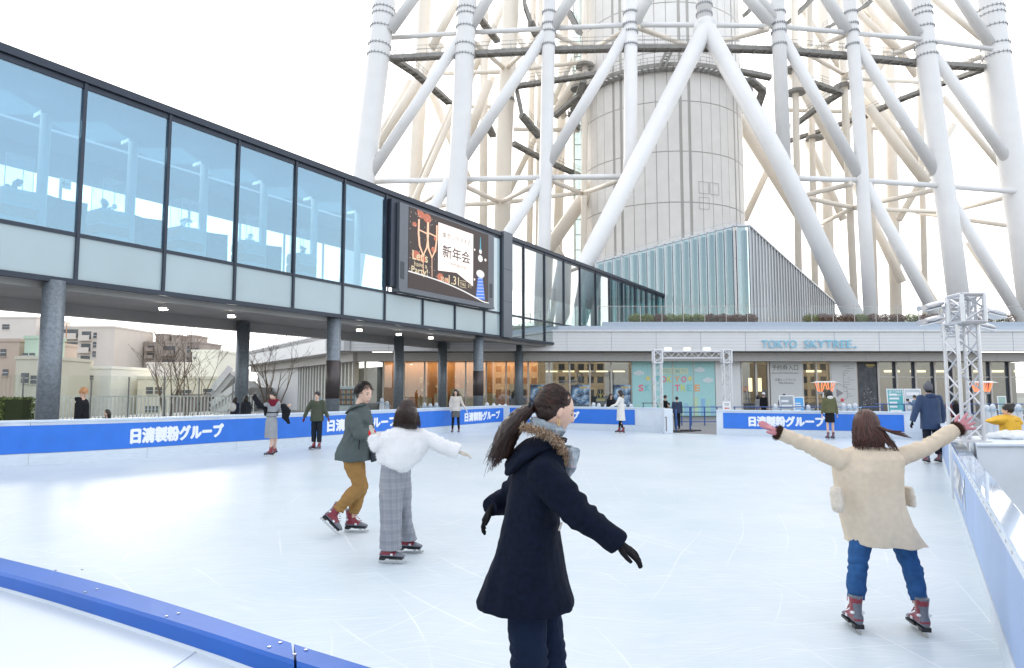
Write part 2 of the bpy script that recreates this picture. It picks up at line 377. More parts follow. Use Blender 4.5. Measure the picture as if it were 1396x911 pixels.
# raised white ledges
t = thing('white_ledge', 'white ledge block carrying the tall lighting truss beside the right boards', 'ledge', (8, 9, 0))
mb = MB(); mb.poly([Vector((5.86, 8.7, 0)), Vector((16, 8.7, 0)), Vector((16, 10.2, 0)), Vector((6.76, 10.2, 0))], (0, 0, .95)); mb.build('block', m_wpl, t, bevel=.01)
mb = MB(); mb.poly([Vector((5.83, 8.66, .952)), Vector((16.02, 8.66, .952)), Vector((16.02, 10.22, .952)), Vector((6.76, 10.22, .952))], (0, 0, .033)); mb.build('top_board', m_cap, t, bevel=.006)
mb = MB()
for k in range(5): mb.box(6.9 + k * 2.1, 6.906 + k * 2.1, 8.698, 8.7, .02, .94)
mb.build('seam', m_seam, t)
# near-left curb board seen from above
c_out = [G(-300, 690, 1.0), G(-120, 732, 1.0), G(0, 759, 1.0), G(150, 797, 1.0), G(300, 843, 1.0), G(411, 880, 1.0), G(515, 912, 1.0), G(640, 946, 1.0), G(800, 985, 1)]
c_in = [G(-300, 717, 1.0), G(-120, 757, 1.0), G(0, 781, 1.0), G(150, 823, 1.0), G(300, 869, 1.0), G(371, 893, 1.0), G(430, 911, 1.0), G(560, 948, 1), G(760, 997, 1)]
m_bcap = mat('blue moulded cap', (.008, .095, .42), .42, var=.08, vscale=5, spec=.3, coat=.04)
po = resample(c_out, .25); pin = resample(c_in, .25)
t = thing('rink_barrier', 'nearest rink board seen from above with a bright blue cap and paired screws', 'rink barrier', (-1.5, 2.2, 0))
def sec(a, b):
    mb = MB(); nn_ = 24
    A = Path(c_out and resample(c_out, .25)); B = Path(resample(c_in, .25)); vs = []
    for i in range(nn_ + 1):
        k = a + (b - a) * i / nn_
        o = A.at(A.L * k); n_ = B.at(B.L * k)
        up = Vector((0, 0, 1)); w_ = (n_ - o)
        for q, z in ((o, .955), (o, .993), (o + w_ * .06, 1.0), (o + w_ * .92, 1.0), (n_, .992), (n_ + w_ * .03, .955)): vs.append(Vector((q.x, q.y, z)))
    m = 6; fs = [(i * m + j, i * m + (j + 1) % m, (i + 1) * m + (j + 1) % m, (i + 1) * m + j) for i in range(nn_) for j in range(m)]
    fs += [tuple(range(m - 1, -1, -1)), tuple(range(nn_ * m, nn_ * m + m))]
    mb.add(vs, fs); return mb
A_ = Path(resample(c_out, .25)); kj = .0
for j in range(400):
    q = A_.at(A_.L * j / 400)
    if q.y > .3 and CX + FPX * q.x / q.y < 411: kj = j / 400
sec(0.0, kj - .0012).build('cap_section', m_bcap, t, smooth=False)
sec(kj + .0012, 1).build('cap_section', m_bcap, t)
B_ = Path(resample(c_in, .25))
mb = MB()
for kk in (.06, .2, .34, .47, .6, .66 if False else .0):
    pass
for pa in ((76, 778), (112, 777), (116, 808), (132, 804), (227, 841), (243, 837), (367, 883), (382, 877), (402, 893), (417, 887)):
    c = G(pa[0], pa[1], 1.0); mb.cyl(c, c + Vector((0, 0, .003)), .0045, n=10)
mb.build('screw', mat('steel', (.55, .56, .58), .3, metal=1), t)
mb = MB(); vs = []
for q in resample(c_out, .25): vs += [Vector((q.x, q.y, 0)), Vector((q.x, q.y, .955))]
k = len(vs) // 2
q2_ = []
for q in resample(c_in, .25): q2_ += [Vector((q.x, q.y, 0)), Vector((q.x, q.y, .955))]
mb.add(vs, [(2 * i, 2 * i + 2, 2 * i + 3, 2 * i + 1) for i in range(k - 1)]); mb.add(q2_, [(2 * i, 2 * i + 2, 2 * i + 3, 2 * i + 1) for i in range(len(q2_) // 2 - 1)])
mb.build('panel', m_wpl, t)
# white ledge sheet outside the nearest board, scalloped snow along its edge
m_sheet = mat('white tarpaulin', (.56, .62, .67), .5, var=.05, vscale=.8, bump=.08, bscale=3, bdist=.02)
pts = [Vector((q.x, q.y, .94)) for q in resample(c_in, .25)]
mb = MB(); mb.poly(pts + [Vector((1, -1, .94)), Vector((-8, -1, .94)), Vector((-9, 4, .94))], (0, 0, -.9))
tl = thing('white_ledge', 'flat white sheeted ledge outside the nearest blue-capped board', 'ledge', (-3, 1.5, 0)); mb.build('sheet_top', m_sheet, tl)
mb = MB(); a = G(285, 875, .942); c = G(200, 935, .942); mb.bar(a, c, .003, .003); mb.build('seam', m_kick, tl)
mb = MB(); random.seed(3); Bp = Path(resample(c_in, .12))
for j in range(60):
    q = Bp.at(Bp.L * (j + random.random()) / 150, 0, .944); rr_ = random.uniform(.0015, .0045)
    if random.random() < .75: mb.ball(q + Vector((random.uniform(-.004, .004) - .004, -.008, 0)), (rr_ * 1.4, rr_, rr_ * .5), n=6)
mb.build('frost_crumbs', mat('snow', (.85, .88, .92), .8, var=.05), tl, smooth=True)
# ================================================================= BRIDGE (elevated glass walkway)
A0 = Vector(((0 - CX) / FPX * 17, 17, 0)); A0 = P(0, 371, 17); ZB = A0.z; ZT = P(0, 78, 17).z; ZS = P(0, 302, 17).z; A0.z = 0
def Ypx(px): return 17 * 1252 / (1252 - px)
def Tpx(px): return (Ypx(px) - 17) / D.y
def F(t, z, off=0): return A0 + D * t + NB * off + Vector((0, 0, z))
BM = Matrix((D, -NB, Vector((0, 0, 1)))).transposed().to_4x4(); BM.translation = A0      # local x along, y inwards, z up
def bbox(mb, t0, t1, y0, y1, z0, z1, mi=0): mb.box(t0, t1, y0, y1, z0, z1, mi, BM); return mb
m_dk = mat('dark steel frame', (.045, .055, .075), .4, metal=.5, var=.08)
m_gg = mat('grey metal cladding', (.16, .175, .20), .45, metal=.4, var=.06, vscale=1)
m_und = mat('walkway underside', (.42, .41, .40), .6, var=.1, vscale=.7)
m_sp = mat('frosted spandrel glass', (.40, .50, .53), .18, var=.04, vscale=.6, spec=.8)
m_gl = glass('walkway glass', (.68, .84, .90), .28, gcol=(.62, .81, .93))
m_in = mat('interior white', (.62, .66, .7), .7, var=.05)
BW = 6.5
br = thing('glass_walkway', 'elevated glass-sided walkway with dark frames crossing above the left side of the rink', 'walkway', (A0.x, A0.y, 0))
dT = (Tpx(527) - Tpx(103)) / 5; tm = [Tpx(103) + dT * k for k in range(-3, 6)]     # window mullions of the long section
tA1 = Tpx(685); tP = Tpx(698); tC0 = Tpx(797); tEnd = Tpx(922)
tmsp = tm + [Tpx(579), Tpx(623), Tpx(663)]
mB = [tP, Tpx(717), Tpx(745.6), Tpx(772), Tpx(794)]
mC = [Tpx(x) for x in (795, 815.5, 834, 852, 869, 884, 898, 910.5, 922)]
T0 = tm[0]
bbox(MB(), T0, tEnd, -.12, BW + .1, ZT + .002, ZT + .22).build('roof_slab', m_dk, br)
bbox(MB(), T0, tEnd, .05, BW - .05, ZT - .12, ZT - .002).build('ceiling', mat('interior ceiling', (.36, .52, .66), .7, var=.04), br)
bbox(MB(), T0, tEnd, .12, BW - .02, ZB + .05, ZB + .55).build('floor_slab', m_und, br)
bbox(MB(), T0, tEnd, -.03, .10, ZT - .16, ZT).build('head_rail', m_dk, br)
bbox(MB(), T0, tA1, -.05, .09, ZS - .05, ZS + .05).build('sill_rail', m_dk, br)
bbox(MB(), tP, tC0, -.05, .09, ZS - .05, ZS + .05).build('sill_rail', m_dk, br)
bbox(MB(), T0, tC0 + .05, -.07, .11, ZB - .08, ZB + .06).build('bottom_rail', m_dk, br)
bbox(MB(), T0, tC0, .4, .9, ZB - .22, ZB + .05).build('edge_beam', m_und, br)
bbox(MB(), T0, tC0, BW - .9, BW - .4, ZB - .35, ZB + .05).build('edge_beam', m_und, br)
for t_ in tmsp + mB[1:]:
    top = ZT if (t_ in tm or t_ in mB) else ZS
    bbox(MB(), t_ - .045, t_ + .045, -.07, .10, ZB + .06, top - .001).build('mullion', m_dk, br)
for t_ in mC[1:]: bbox(MB(), t_ - .035, t_ + .035, -.07, .10, 6.2, ZT - .001).build('mullion', m_dk, br)
for a, c in zip(tm, tm[1:]): bbox(MB(), a + .045, c - .045, .0, .02, ZS + .05, ZT - .16).build('window_pane', m_gl, br)
for a, c in zip(tmsp, tmsp[1:] + [tA1]): bbox(MB(), a + .045, c - .045, .0, .03, ZB + .06, ZS - .05).build('spandrel_panel', m_sp, br)
m_gl2 = glass('clear walkway glass', (.70, .80, .80), .34)
m_gl3 = mat('pale reflective glass', (.52, .66, .70), .06, var=.02, spec=1)
bbox(MB(), Tpx(667), tA1 - .03, .0, .02, ZS + .05, ZT - .16).build('window_pane', m_gl3, br)
bbox(MB(), tA1 - .05, tA1 + .05, -.07, .1, ZB + .06, ZT - .17).build('mullion', m_dk, br)
bbox(MB(), tA1 + .05, tP - .04, -.22, .5, ZB - .02, ZT + .30).build('pier_panel', m_gg, br)
for z in (6.6, 8.4): bbox(MB(), tA1 + .04, tP - .03, -.228, -.2, z, z + .02).build('panel_joint', m_dk, br)
for a, c in zip(mB, mB[1:]):
    bbox(MB(), a + .045, c - .045, .0, .02, ZS + .05, ZT - .16).build('window_pane', m_gl2, br)
    bbox(MB(), a + .045, c - .045, .0, .02, ZB + .06, ZS - .05).build('window_pane', m_gl2, br)
m_gl4 = glass('teal walkway glass', (.55, .80, .82), .2)
for a, c in zip(mC, mC[1:]): bbox(MB(), a + .035, c - .035, .0, .02, 6.2, ZT - .16).build('window_pane', m_gl4, br)
bbox(MB(), tC0 + .05, tEnd, .0, .12, 5.4, 6.2).build('lower_wall', m_gg, br)
bbox(MB(), tC0 - .0, Tpx(824), .06, .5, ZB - .05, ZS + .1).build('end_wall', m_gg, br)
# far side wall: low rail plus glass
bbox(MB(), T0, tEnd, BW - .1, BW, ZB + .5, ZS + .3).build('far_wall', m_in, br)
bbox(MB(), T0, tEnd, BW - .1, BW, ZT - 1.0, ZT - .12).build('far_bulkhead', mat('interior bulkhead', (.40, .52, .62), .6, var=.04), br)
for k in range(0, 26): bbox(MB(), T0 + k * dT, T0 + k * dT + .08, BW - .08, BW, ZS + .3, ZT - 1.0).build('far_mullion', m_in, br)
bbox(MB(), T0, Tpx(520), 1.6, 1.68, ZT - 1.05, ZT - 1.0).build('light_track', emis('track glow', (.7, .85, 1), .6), br)
# interior columns
for k in range(9):
    t_ = tm[0] + dT * (k + .86)
    mb = MB(); mb.cyl(F(t_, ZB + .5, -1.3), F(t_, ZT - .75, -1.3), .14, n=14); mb.bar(F(t_ - .05, ZT - .7, -1.3), F(t_ + .02, ZT - .68, -1.9), .16, .12)
    mb.build('inner_column', m_in, br, smooth=False)
for k in range(5):
    t_ = mC[1] + 2.4 * k + .8
    mb = MB(); mb.cyl(F(t_, 6.2, -1.3), F(t_, ZT - .75, -1.3), .13, n=12); mb.build('inner_column', m_in, br)
# exit sign on ceiling
mb = MB(); M = BM @ Matrix.Translation((Tpx(138), 2.2, 0)); mb.box(-.16, .16, -.02, .02, ZT - 2.5, ZT - 2.2, 0, M)
mb.build('direction_sign', mat('sign white', (.8, .85, .85), .5, var=0), br)
mb = MB(); c = F(Tpx(138), ZT - 2.35, -2.17); mb.bar(c - D * .1, c + D * .1, .02, .03); mb.bar(c - D * .1, c - D * .03 + Vector((0, 0, .07)), .02, .03); mb.bar(c - D * .1, c - D * .03 - Vector((0, 0, .07)), .02, .03)
mb.build('arrow', mat('arrow green', (.05, .3, .12), .5, var=0), br)
for k in range(8):
    la = bpy.data.lights.new('corridor_lamp', 'AREA'); la.size = 1.6; la.energy = 12; la.color = (1, .97, .92); lo = bpy.data.objects.new('corridor_lamp', la); COL.objects.link(lo); lo.parent = br
    p_ = F(tm[0] + dT * (k + .5), ZT - .6, -1.9); lo.location = (p_.x - A0.x, p_.y - A0.y, p_.z)
# display plinths with vitrines inside (things)
m_p1 = mat('plinth cream', (.62, .60, .54), .6); m_p2 = mat('plinth band', (.50, .34, .24), .6); m_vit = glass('vitrine glass', (.9, .95, .97), .1)
m_p3 = mat('exhibit dark', (.12, .2, .28), .5)
zf = ZB + .55
for k in range(7):
    t_ = tm[0] + dT * (k + .45) + .25
    t = thing('display_plinth', 'striped display plinth with glass case in the %s walkway window from the left edge' % ('first second third fourth fifth sixth seventh'.split()[max(0, k - 2)]) if k > 1 else 'striped display plinth with glass case in walkway bay outside the left edge', 'plinth', F(t_, zf, -1.1), 'display plinths inside the walkway')
    for j in range(5):
        mb = MB(); bbox(mb, t_ - .42, t_ + .42, .7 , 1.5, zf + j * .37, zf + j * .37 + .27); mb.build('plinth_band', m_p2 if j in (3,) else m_p1, t)
        mb = MB(); bbox(mb, t_ - .40, t_ + .40, .72, 1.48, zf + j * .37 + .27, zf + j * .37 + .37); mb.build('plinth_groove', m_in, t)
    z1 = zf + 1.85
    mb = MB(); bbox(mb, t_ - .34, t_ + .34, .8, 1.4, z1, z1 + .95); mb.build('glass_case', m_vit, t)
    mb = MB()
    for dx in (-.34, .34):
        for y in (.8, 1.4): bbox(mb, t_ + dx - .008, t_ + dx + .008, y - .008, y + .008, z1, z1 + .952)
    bbox(mb, t_ - .348, t_ + .348, .792, .81, z1 + .944, z1 + .958)
    mb.build('case_edges', m_in, t)
    mb = MB(); random.seed(k)
    for j in range(6): c = F(t_ + random.uniform(-.15, .15), z1 + .1 + random.uniform(0, .22), -1.1 + random.uniform(-.1, .1)); mb.ball(c, (random.uniform(.05, .12), .08, random.uniform(.05, .12)), n=8)
    mb.build('exhibit', m_p3, t, smooth=True)
for k in range(5):
    t_ = tm[0] + dT * (k + 2.0) + .5
    t = thing('folding_screen', 'dark folding display screen behind the glass in walkway bay %s from the left' % 'one two three four five'.split()[k], 'display screen', F(t_, zf, -2.4), 'dark display screens inside the walkway')
    for j in range(3):
        mb = MB(); a = F(t_ - .9 + j * .6, 0, -2.4 + (.12 if j % 2 else -.12)); c = F(t_ - .3 + j * .6, 0, -2.4 + (-.12 if j % 2 else .12))
        d_ = (c - a); mb.poly([a + Vector((0, 0, zf)), c + Vector((0, 0, zf)), c + Vector((0, 0, zf + 2.3)), a + Vector((0, 0, zf + 2.3))], NB * -.03); mb.build('screen_leaf', mat('screen navy', (.05, .09, .14), .5, var=.3, vscale=9), t)
# pipe with lamps below the walkway
m_pipe = mat('galvanised pipe', (.45, .46, .46), .4, metal=.7)
cp = thing('conduit_pipe', 'thin galvanised pipe run under the walkway carrying small floodlights', 'pipe', F(Tpx(100), ZB, 0))
zp = ZB - .12
for a, c in ((-40, 30), (105, 425), (470, 655)):
    mb = MB(); mb.cyl(F(Tpx(a), zp, -.75), F(Tpx(c), zp, -.75), .03, n=8); mb.build('pipe_run', m_pipe, cp)
for px in (196, 300, 396, 515, 560, 600):
    mb = MB(); mb.bar(F(Tpx(px), zp, -.75), F(Tpx(px), ZB + .06, -.75), .06, .06); mb.build('bracket', mat('rusty bracket', (.25, .12, .06), .7), cp)
m_lamp = emis('lamp glow', (1, .95, .82), 14)
for k, (px, wd) in enumerate(((246, 'leftmost'), (339, 'second'), (512, 'third'), (565, 'fourth'), (608, 'last'))):
    tt = Tpx(px); c = F(tt, zp, -.75)
    t = thing('floodlight', '%s small lit floodlight under the walkway' % wd if k not in (0,) else 'leftmost lit floodlight hanging under the walkway', 'floodlight', c, 'floodlights under the walkway')
    mb = MB(); mb.bar(c, c + Vector((0, 0, -.16)), .03, .03); mb.box(c.x - .1, c.x + .1, c.y - .03, c.y + .03, c.z - .06, c.z - .02); mb.build('mount', m_pipe, t)
    mb = MB(); M = Matrix.Rotation(R(25), 4, 'X'); M.translation = c + Vector((0, 0, -.24)); mb.box(-.13, .13, -.06, .06, -.05, .05, 0, M); mb.build('housing', mat('lamp housing', (.5, .5, .5), .4, metal=.4), t, bevel=.01)
    mb = MB(); mb.box(-.115, .115, -.068, -.05, -.055, .035, 0, M); mb.box(-.115, .115, -.05, .05, -.062, -.05, 0, M); mb.build('lens', m_lamp, t)
# pillars
m_pil = mat('galvanised pillar', (.20, .23, .26), .42, metal=.25, var=.22, vscale=14, bump=.05)
m_slv = mat('brown sleeve', (.09, .075, .075), .4, metal=.4)
def pillar(px, Y, ztop, lab, sleeve=None, r=.27):
    c = P(px, 533, Y); c.z = 0
    t = thing('walkway_pillar', lab, 'pillar', c, 'round pillars under the walkway')
    mb = MB(); mb.cyl(c + Vector((0, 0, -.02)), c + Vector((0, 0, ztop)), r, n=32); o = mb.build('shaft', m_pil, t, smooth=False)
    for p in o.data.polygons: p.use_smooth = len(p.vertices) == 4
    if sleeve:
        mb = MB(); mb.cyl(c + Vector((0, 0, sleeve[0])), c + Vector((0, 0, sleeve[1])), r + .012, n=32); o = mb.build('sleeve', m_slv, t)
        for p in o.data.polygons: p.use_smooth = len(p.vertices) == 4
pillar(66, 18.2, ZB - .03, 'grey round pillar nearest the left edge of the picture')
pillar(329, 29.5, ZB - .03, 'grey round pillar behind the pair of backpack people at the fence')
pillar(453.5, 27.2, ZB - .03, 'grey pillar with dark lower sleeve behind the man in the grey hooded jacket', (1.35, 2.85))
pillar(543, 37.5, ZB - .03, 'plain grey pillar directly above the woman in white sweater')
pillar(603, 42.0, ZB - .03, 'grey pillar just left of the skater in the cream coat and skirt')
pillar(652, 36.4, ZB - .03, 'grey pillar with dark band right of the skater in the cream coat and skirt', (1.4, 2.7))
pillar(707.5, 43.2, ZB - .03, 'grey pillar nearest the building end of the walkway')
# ---------------- video screen on the walkway
sc_ = thing('video_screen', 'large lit video screen on the walkway advertising a New Year party', 'screen', F(Tpx(600), ZB + 1, .4))
t0, t1 = Tpx(537), Tpx(668); a0, a1 = Tpx(549.5), Tpx(660)
zb_, zt_ = P(549, 393, Ypx(549)).z, P(549, 283, Ypx(549)).z
bbox(MB(), t0, t1, -.40, -.02, zb_ - .12, zt_ + .06).build('housing', m_gg, sc_)
bbox(MB(), Tpx(529), t0 - .01, -.25, .08, zb_ - .05, zt_ + .15).build('side_shadow_box', m_dk, sc_)
bbox(MB(), t0, t1, -.44, -.01, zb_ - .24, zb_ - .12).build('bottom_tray', m_gg, sc_)
for px in (541.5, 664): bbox(MB(), Tpx(px) - .13, Tpx(px) + .13, -.41, -.39, zb_ + .35, zb_ + 1.1).build('speaker_grille', mat('grille', (.07, .08, .09), .6), sc_)
bbox(MB(), a0, a1, -.415, -.39, zb_, zt_).build('display', emis('display dark', (.040, .020, .018), 1.0), sc_)
SW, SH = a1 - a0, zt_ - zb_
def scr(x, y, l=.42): return F(a0 + x * SW, zb_ + y * SH, l)          # x,y in 0..1
def spoly(pts, m, l=.42, name='graphic'): MB().poly([scr(x, y, l) for x, y in pts]).build(name, m, sc_)
e_w = emis('screen paper', (1, .88, .82), 1.35); e_t = emis('screen ink', (.05, .04, .04), 1); e_g = emis('screen gold', (1, .85, .55), .9)
e_o = emis('screen orange', (.75, .22, .12), .8); e_b = emis('screen blue', (.08, .25, .95), 1.0); e_wh = emis('screen white', (1, 1, 1), 1)
spoly([(.33, .30), (.33, .93), (.78, .93), (.78, .20), (.56, .33)], e_w, .42)
random.seed(5)
for k in range(10):
    x, y, r_ = ((.13, .95, .05), (.20, .93, .06), (.06, .8, .03), (.08, .42, .06), (.15, .40, .05), (.28, .55, .04), (.36, .22, .05), (.44, .19, .04), (.1, .98, .02), (.3, .7, .03))[k]
    spoly([(x + r_ * .8 * math.cos(a * .52), min(.999, y + r_ * math.sin(a * .52))) for a in range(12)], e_o, .4185 + k * .0004)
for k in range(46):
    x, y = random.uniform(.01, .32), random.uniform(.2, .98); r_ = .004; spoly([(x - r_, y), (x, y - r_), (x + r_, y), (x, y + r_)], e_w, .421)
for gx in (.16, .26):
    mb = MB(); L_ = [(gx - .055, .88), (gx - .058, .7), (gx - .045, .55), (gx - .005, .44), (gx + .035, .55), (gx + .05, .7), (gx + .05, .88)]
    mb.tube([scr(x, y, .424) for x, y in L_], .045, n=5); mb.tube([scr(gx - .003, .44, .424), scr(gx, .2, .424)], .015, n=5)
    mb.tube([scr(gx - .055, .75, .424), scr(gx + .05, .73, .424)], .03, n=5)
    mb.build('glass_outline', emis('screen rim', (1, .62, .42), 1.2), sc_)
mb = MB(); cp_ = [(x / 20, .17 - .22 * (x / 20) + .05 * math.sin(x / 20 * 3.1)) for x in range(21)]
mb.tube([scr(x, max(.01, y + .03), .424) for x, y in cp_], .035, n=4); mb.build('ribbon', e_wh, sc_)
def stext(s, x, y, h, wd, m, bold=.0, l=.426):
    mb = MB(); put_text(mb, s, h * SH, None, (1, 0, 0), (0, 0, 1), width=wd * SW, bold=bold, fnmap=lambda X, Z: scr(x, y, l) + D * X + Vector((0, 0, Z))); mb.build('screen_text', m, sc_)
stext("Let's", .04, .36, .12, .17, e_g, .01); stext('have a', .06, .285, .06, .14, e_g); stext('Party!', .03, .17, .11, .18, e_g, .01)
stext('東京ソラマチの', .38, .75, .075, .37, e_t); stext('新年会', .38, .49, .17, .36, e_t, .012); stext('ご予約受付中', .44, .40, .05, .24, e_t)
stext('2019.', .36, .17, .06, .10, e_g, .01); stext('1.31', .46, .16, .115, .13, e_g, .01); stext('THU', .605, .17, .045, .075, e_g, .01); stext('まで', .71, .165, .05, .05, e_g)
for y in (.15, .235): spoly([(.60, y), (.69, y), (.69, y + .006), (.60, y + .006)], e_g, .426)
# the tall lattice tower drawn on the screen
spoly([(.82, .04), (.95, .04), (.915, .36), (.85, .36)], e_b, .421)
for k in range(7):
    y = .05 + k * .045; spoly([(.825 + k * .004, y), (.945 - k * .005, y + .02), (.945 - k * .005, y + .026), (.825 + k * .004, y + .006)], e_wh, .4225)
for (x, y, rx, ry) in ((.883, .40, .058, .055), (.882, .62, .034, .05), (.882, .72, .02, .035)):
    spoly([(x + rx * math.cos(a * .45), y + ry * math.sin(a * .45)) for a in range(14)], e_wh, .423 + x * 0)
spoly([(.872, .74), (.892, .74), (.886, .93), (.878, .93)], emis('screen teal', (.1, .45, .6), 1), .423)
for x, y, r_ in ((.955, .62, .014), (.80, .72, .010), (.80, .30, .010)): spoly([(x + r_ * math.cos(a * .7), y + 1.5 * r_ * math.sin(a * .7)) for a in range(9)], e_w, .423)
# ================================================================= MAIN BUILDING
def X(px, Y): return (px - CX) / FPX * Y * (1 / 1)          # lateral position at depth Y (exact on the horizon)
def Xe(px, Y): return P(px, 500, Y).x
YG = 45.0
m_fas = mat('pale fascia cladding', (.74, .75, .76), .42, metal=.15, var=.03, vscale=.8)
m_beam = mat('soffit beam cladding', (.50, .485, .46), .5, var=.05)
m_par = mat('parapet blue grey metal', (.42, .48, .56), .4, metal=.3, var=.04)
m_mul = mat('facade mullion', (.50, .47, .44), .4, metal=.4)
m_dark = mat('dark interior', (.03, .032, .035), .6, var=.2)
m_gw = glass('shop glass', (.82, .85, .83), .12)
m_wood = mat('warm wood wall', (.42, .18, .06), .45, var=.18, vscale=2, stretch=(1, 1, .3))
bd = thing('station_building', 'long low entrance hall with pale fascia, glass front and terrace on top', 'building', (6, YG, 0))
xl, xr = Xe(498, YG), Xe(1460, YG)
def bx(name, m, x0, x1, y0, y1, z0, z1, parent=None, bevel=0): return MB().box(x0, x1, y0, y1, z0, z1).build(name, m, parent if parent is not None else bd, bevel=bevel)
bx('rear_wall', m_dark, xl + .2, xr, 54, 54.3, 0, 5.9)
bx('floor', mat('hall floor', (.3, .28, .26), .3), xl, xr, YG, 54, -.015, .02)
bx('ceiling', mat('hall ceiling', (.35, .33, .3), .7), xl, xr, YG + .1, 54, 3.75, 3.95)
bx('roof', m_par, xl, xr, 43.6, 60, 5.45, 5.8)
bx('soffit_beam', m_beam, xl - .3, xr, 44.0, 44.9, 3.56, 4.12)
xf = Xe(443, 43)
bx('fascia', m_fas, xf, xr, 43.0, 43.9, 4.16, 5.36)
bx('fascia_cap', mat('white cap', (.72, .74, .76), .4), xf - .1, xr, 42.9, 44.0, 5.37, 5.50)
for z in (4.36, 4.56, 4.76, 4.96, 5.16): bx('fascia_joint', m_beam, xf, xr, 42.992, 43.0, z, z + .012)
k = 0
for px in range(460, 1460, 61):
    x = Xe(px + 8, 43); bx('fascia_joint', m_seam, x, x + .018, 42.985, 43.0, 4.16, 5.36)
for px in range(520, 1460, 60):
    x = Xe(px, 44); bx('beam_joint', m_seam, x, x + .018, 43.99, 44.0, 3.58, 4.1)
bx('parapet', m_par, Xe(822, 45), xr, 44.6, 45.2, 5.8, 6.16)
# glazing
MUL = [498, 523, 551, 579, 607, 635, 663, 690, 720, 748.6, 776.5, 804, 833, 861]
for px in MUL: x = Xe(px, YG); bx('mullion', m_mul, x - .05, x + .05, 44.93, 45.1, 0, 3.56)
for a, c in zip(MUL, MUL[1:]): bx('window_pane', m_gw, Xe(a, YG) + .05, Xe(c, YG) - .05, 45.0, 45.02, .05, 3.56)
for lx, lw_ in ((Xe(625, 46), 11), (Xe(1200, 48), 20), (Xe(790, 48), 6)):
    la = bpy.data.lights.new('hall_lamp', 'AREA'); la.shape = 'RECTANGLE'; la.size = lw_; la.size_y = .8; la.energy = 10 * lw_; la.color = (1, .80, .55)
    lo = bpy.data.objects.new('hall_lamp', la); COL.objects.link(lo); lo.location = (lx, 46.0 if lw_ == 11 else 48, 3.65); lo.parent = bd; lo.location = (lx - 6, (46.0 if lw_ == 11 else 48) - YG, 3.65)
bx('wood_wall', m_wood, Xe(523, 47), Xe(733, 47), 46.6, 46.8, 0, 3.7)
random.seed(11)
mb = MB()
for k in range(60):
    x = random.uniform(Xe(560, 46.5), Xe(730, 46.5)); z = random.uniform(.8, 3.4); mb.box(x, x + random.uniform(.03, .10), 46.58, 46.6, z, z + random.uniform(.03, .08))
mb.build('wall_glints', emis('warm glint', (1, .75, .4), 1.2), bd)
mb = MB()
for k in range(5):
    x = Xe(570 + k * 22, 46); mb.box(x, x + .9, 46.2, 46.5, .4, 1.2 + .3 * (k % 3))
mb.build('counter', mat('counter cream', (.6, .5, .32), .5), bd)
# dark board panels and posters on the glass
m_blk = mat('charcoal panel', (.10, .10, .11), .5, var=.04)
for i, (a, c) in enumerate(((694, 717), (722, 747), (750, 775), (778, 803), (806, 832), (834, 859))):
    x0, x1 = Xe(a, 45), Xe(c, 45); z1 = 2.15 if i not in (2, 3, 4, 5) else 2.35
    mb = MB(); mb.poly([Vector((x0, 45.04, .75)), Vector((x1, 45.04, .75)), Vector((x1, 45.04, z1 - .05)), Vector(((x0 + x1) / 2, 45.04, z1 + (.3 if i > 2 else 0))), Vector((x0, 45.04, z1 - .05))], (0, .02, 0)); mb.build('charcoal_panel', m_blk, bd)
m_pst = bpy.data.materials.new('winter poster'); m_pst.use_nodes = True; N, L = _nt(m_pst); tc = N.new('ShaderNodeTexCoord'); vn = N.new('ShaderNodeTexNoise'); vn.inputs['Scale'].default_value = 2.2; vn.inputs['Detail'].default_value = 7
L.new(tc.outputs['Object'], vn.inputs['Vector']); c_ = N.new('ShaderNodeValToRGB'); L.new(vn.outputs[0], c_.inputs[0])
c_.color_ramp.elements[0].position = .4; c_.color_ramp.elements[0].color = (.05, .06, .09, 1); c_.color_ramp.elements[1].position = .62; c_.color_ramp.elements[1].color = (.55, .68, .8, 1)
e_ = c_.color_ramp.elements.new(.5); e_.color = (.12, .25, .42, 1); L.new(c_.outputs[0], N['Principled BSDF'].inputs['Base Color'])
def poster(x0, x1, z0, z1, Y, lab, m=m_pst, seed=0, group='winter posters on the glass'):
    t = thing('poster', lab, 'poster', ((x0 + x1) / 2, Y, z0), group)
    MB().box(x0, x1, Y, Y + .01, z0, z1).build('sheet', m, t)
    mb = MB(); random.seed(seed); w_ = x1 - x0; h_ = z1 - z0
    for k in range(26):
        a = random.uniform(x0 + w_ * .25, x1 - .08); z = random.uniform(z0 + .05, z0 + h_ * .55); s = random.uniform(.015, .05); an = random.uniform(0, 3)
        mb.bar((a, Y - .004, z), (a + s * 1.6 * math.cos(an), Y - .004, z + s * 1.6 * math.sin(an)), .02, .004, up=(0, 1, 0))
    mb.build('firework_marks', mat('poster white', (.8, .8, .78), .5, var=0), t)
    mb = MB(); mb.box(x0 + w_ * .45, x1 - .1, Y - .003, Y, z1 - .22, z1 - .12); mb.box(x0 + w_ * .5, x1 - .2, Y - .003, Y, z1 - .30, z1 - .27); mb.build('poster_title', mat('poster gold', (.6, .45, .15), .5, var=0), t)
for i, (a, c) in enumerate(((723, 746), (779, 803), (836, 859))):
    poster(Xe(a, 44.9), Xe(c, 44.9), .72, 2.05, 44.88, ('blue and black winter poster above the ponytailed skater', 'blue and black winter poster between two dark panels on the glass', 'blue and black winter poster behind the white-coated skater')[i], seed=i)
mb = MB(); gx = Xe(818.5, 44.9)
for s in (-1, 1): mb.tube([(gx, 44.97, 1.25), (gx + s * .14, 44.97, 1.5), (gx + s * .22, 44.97, 1.36), (gx + s * .16, 44.97, 1.3)], .022, n=6)
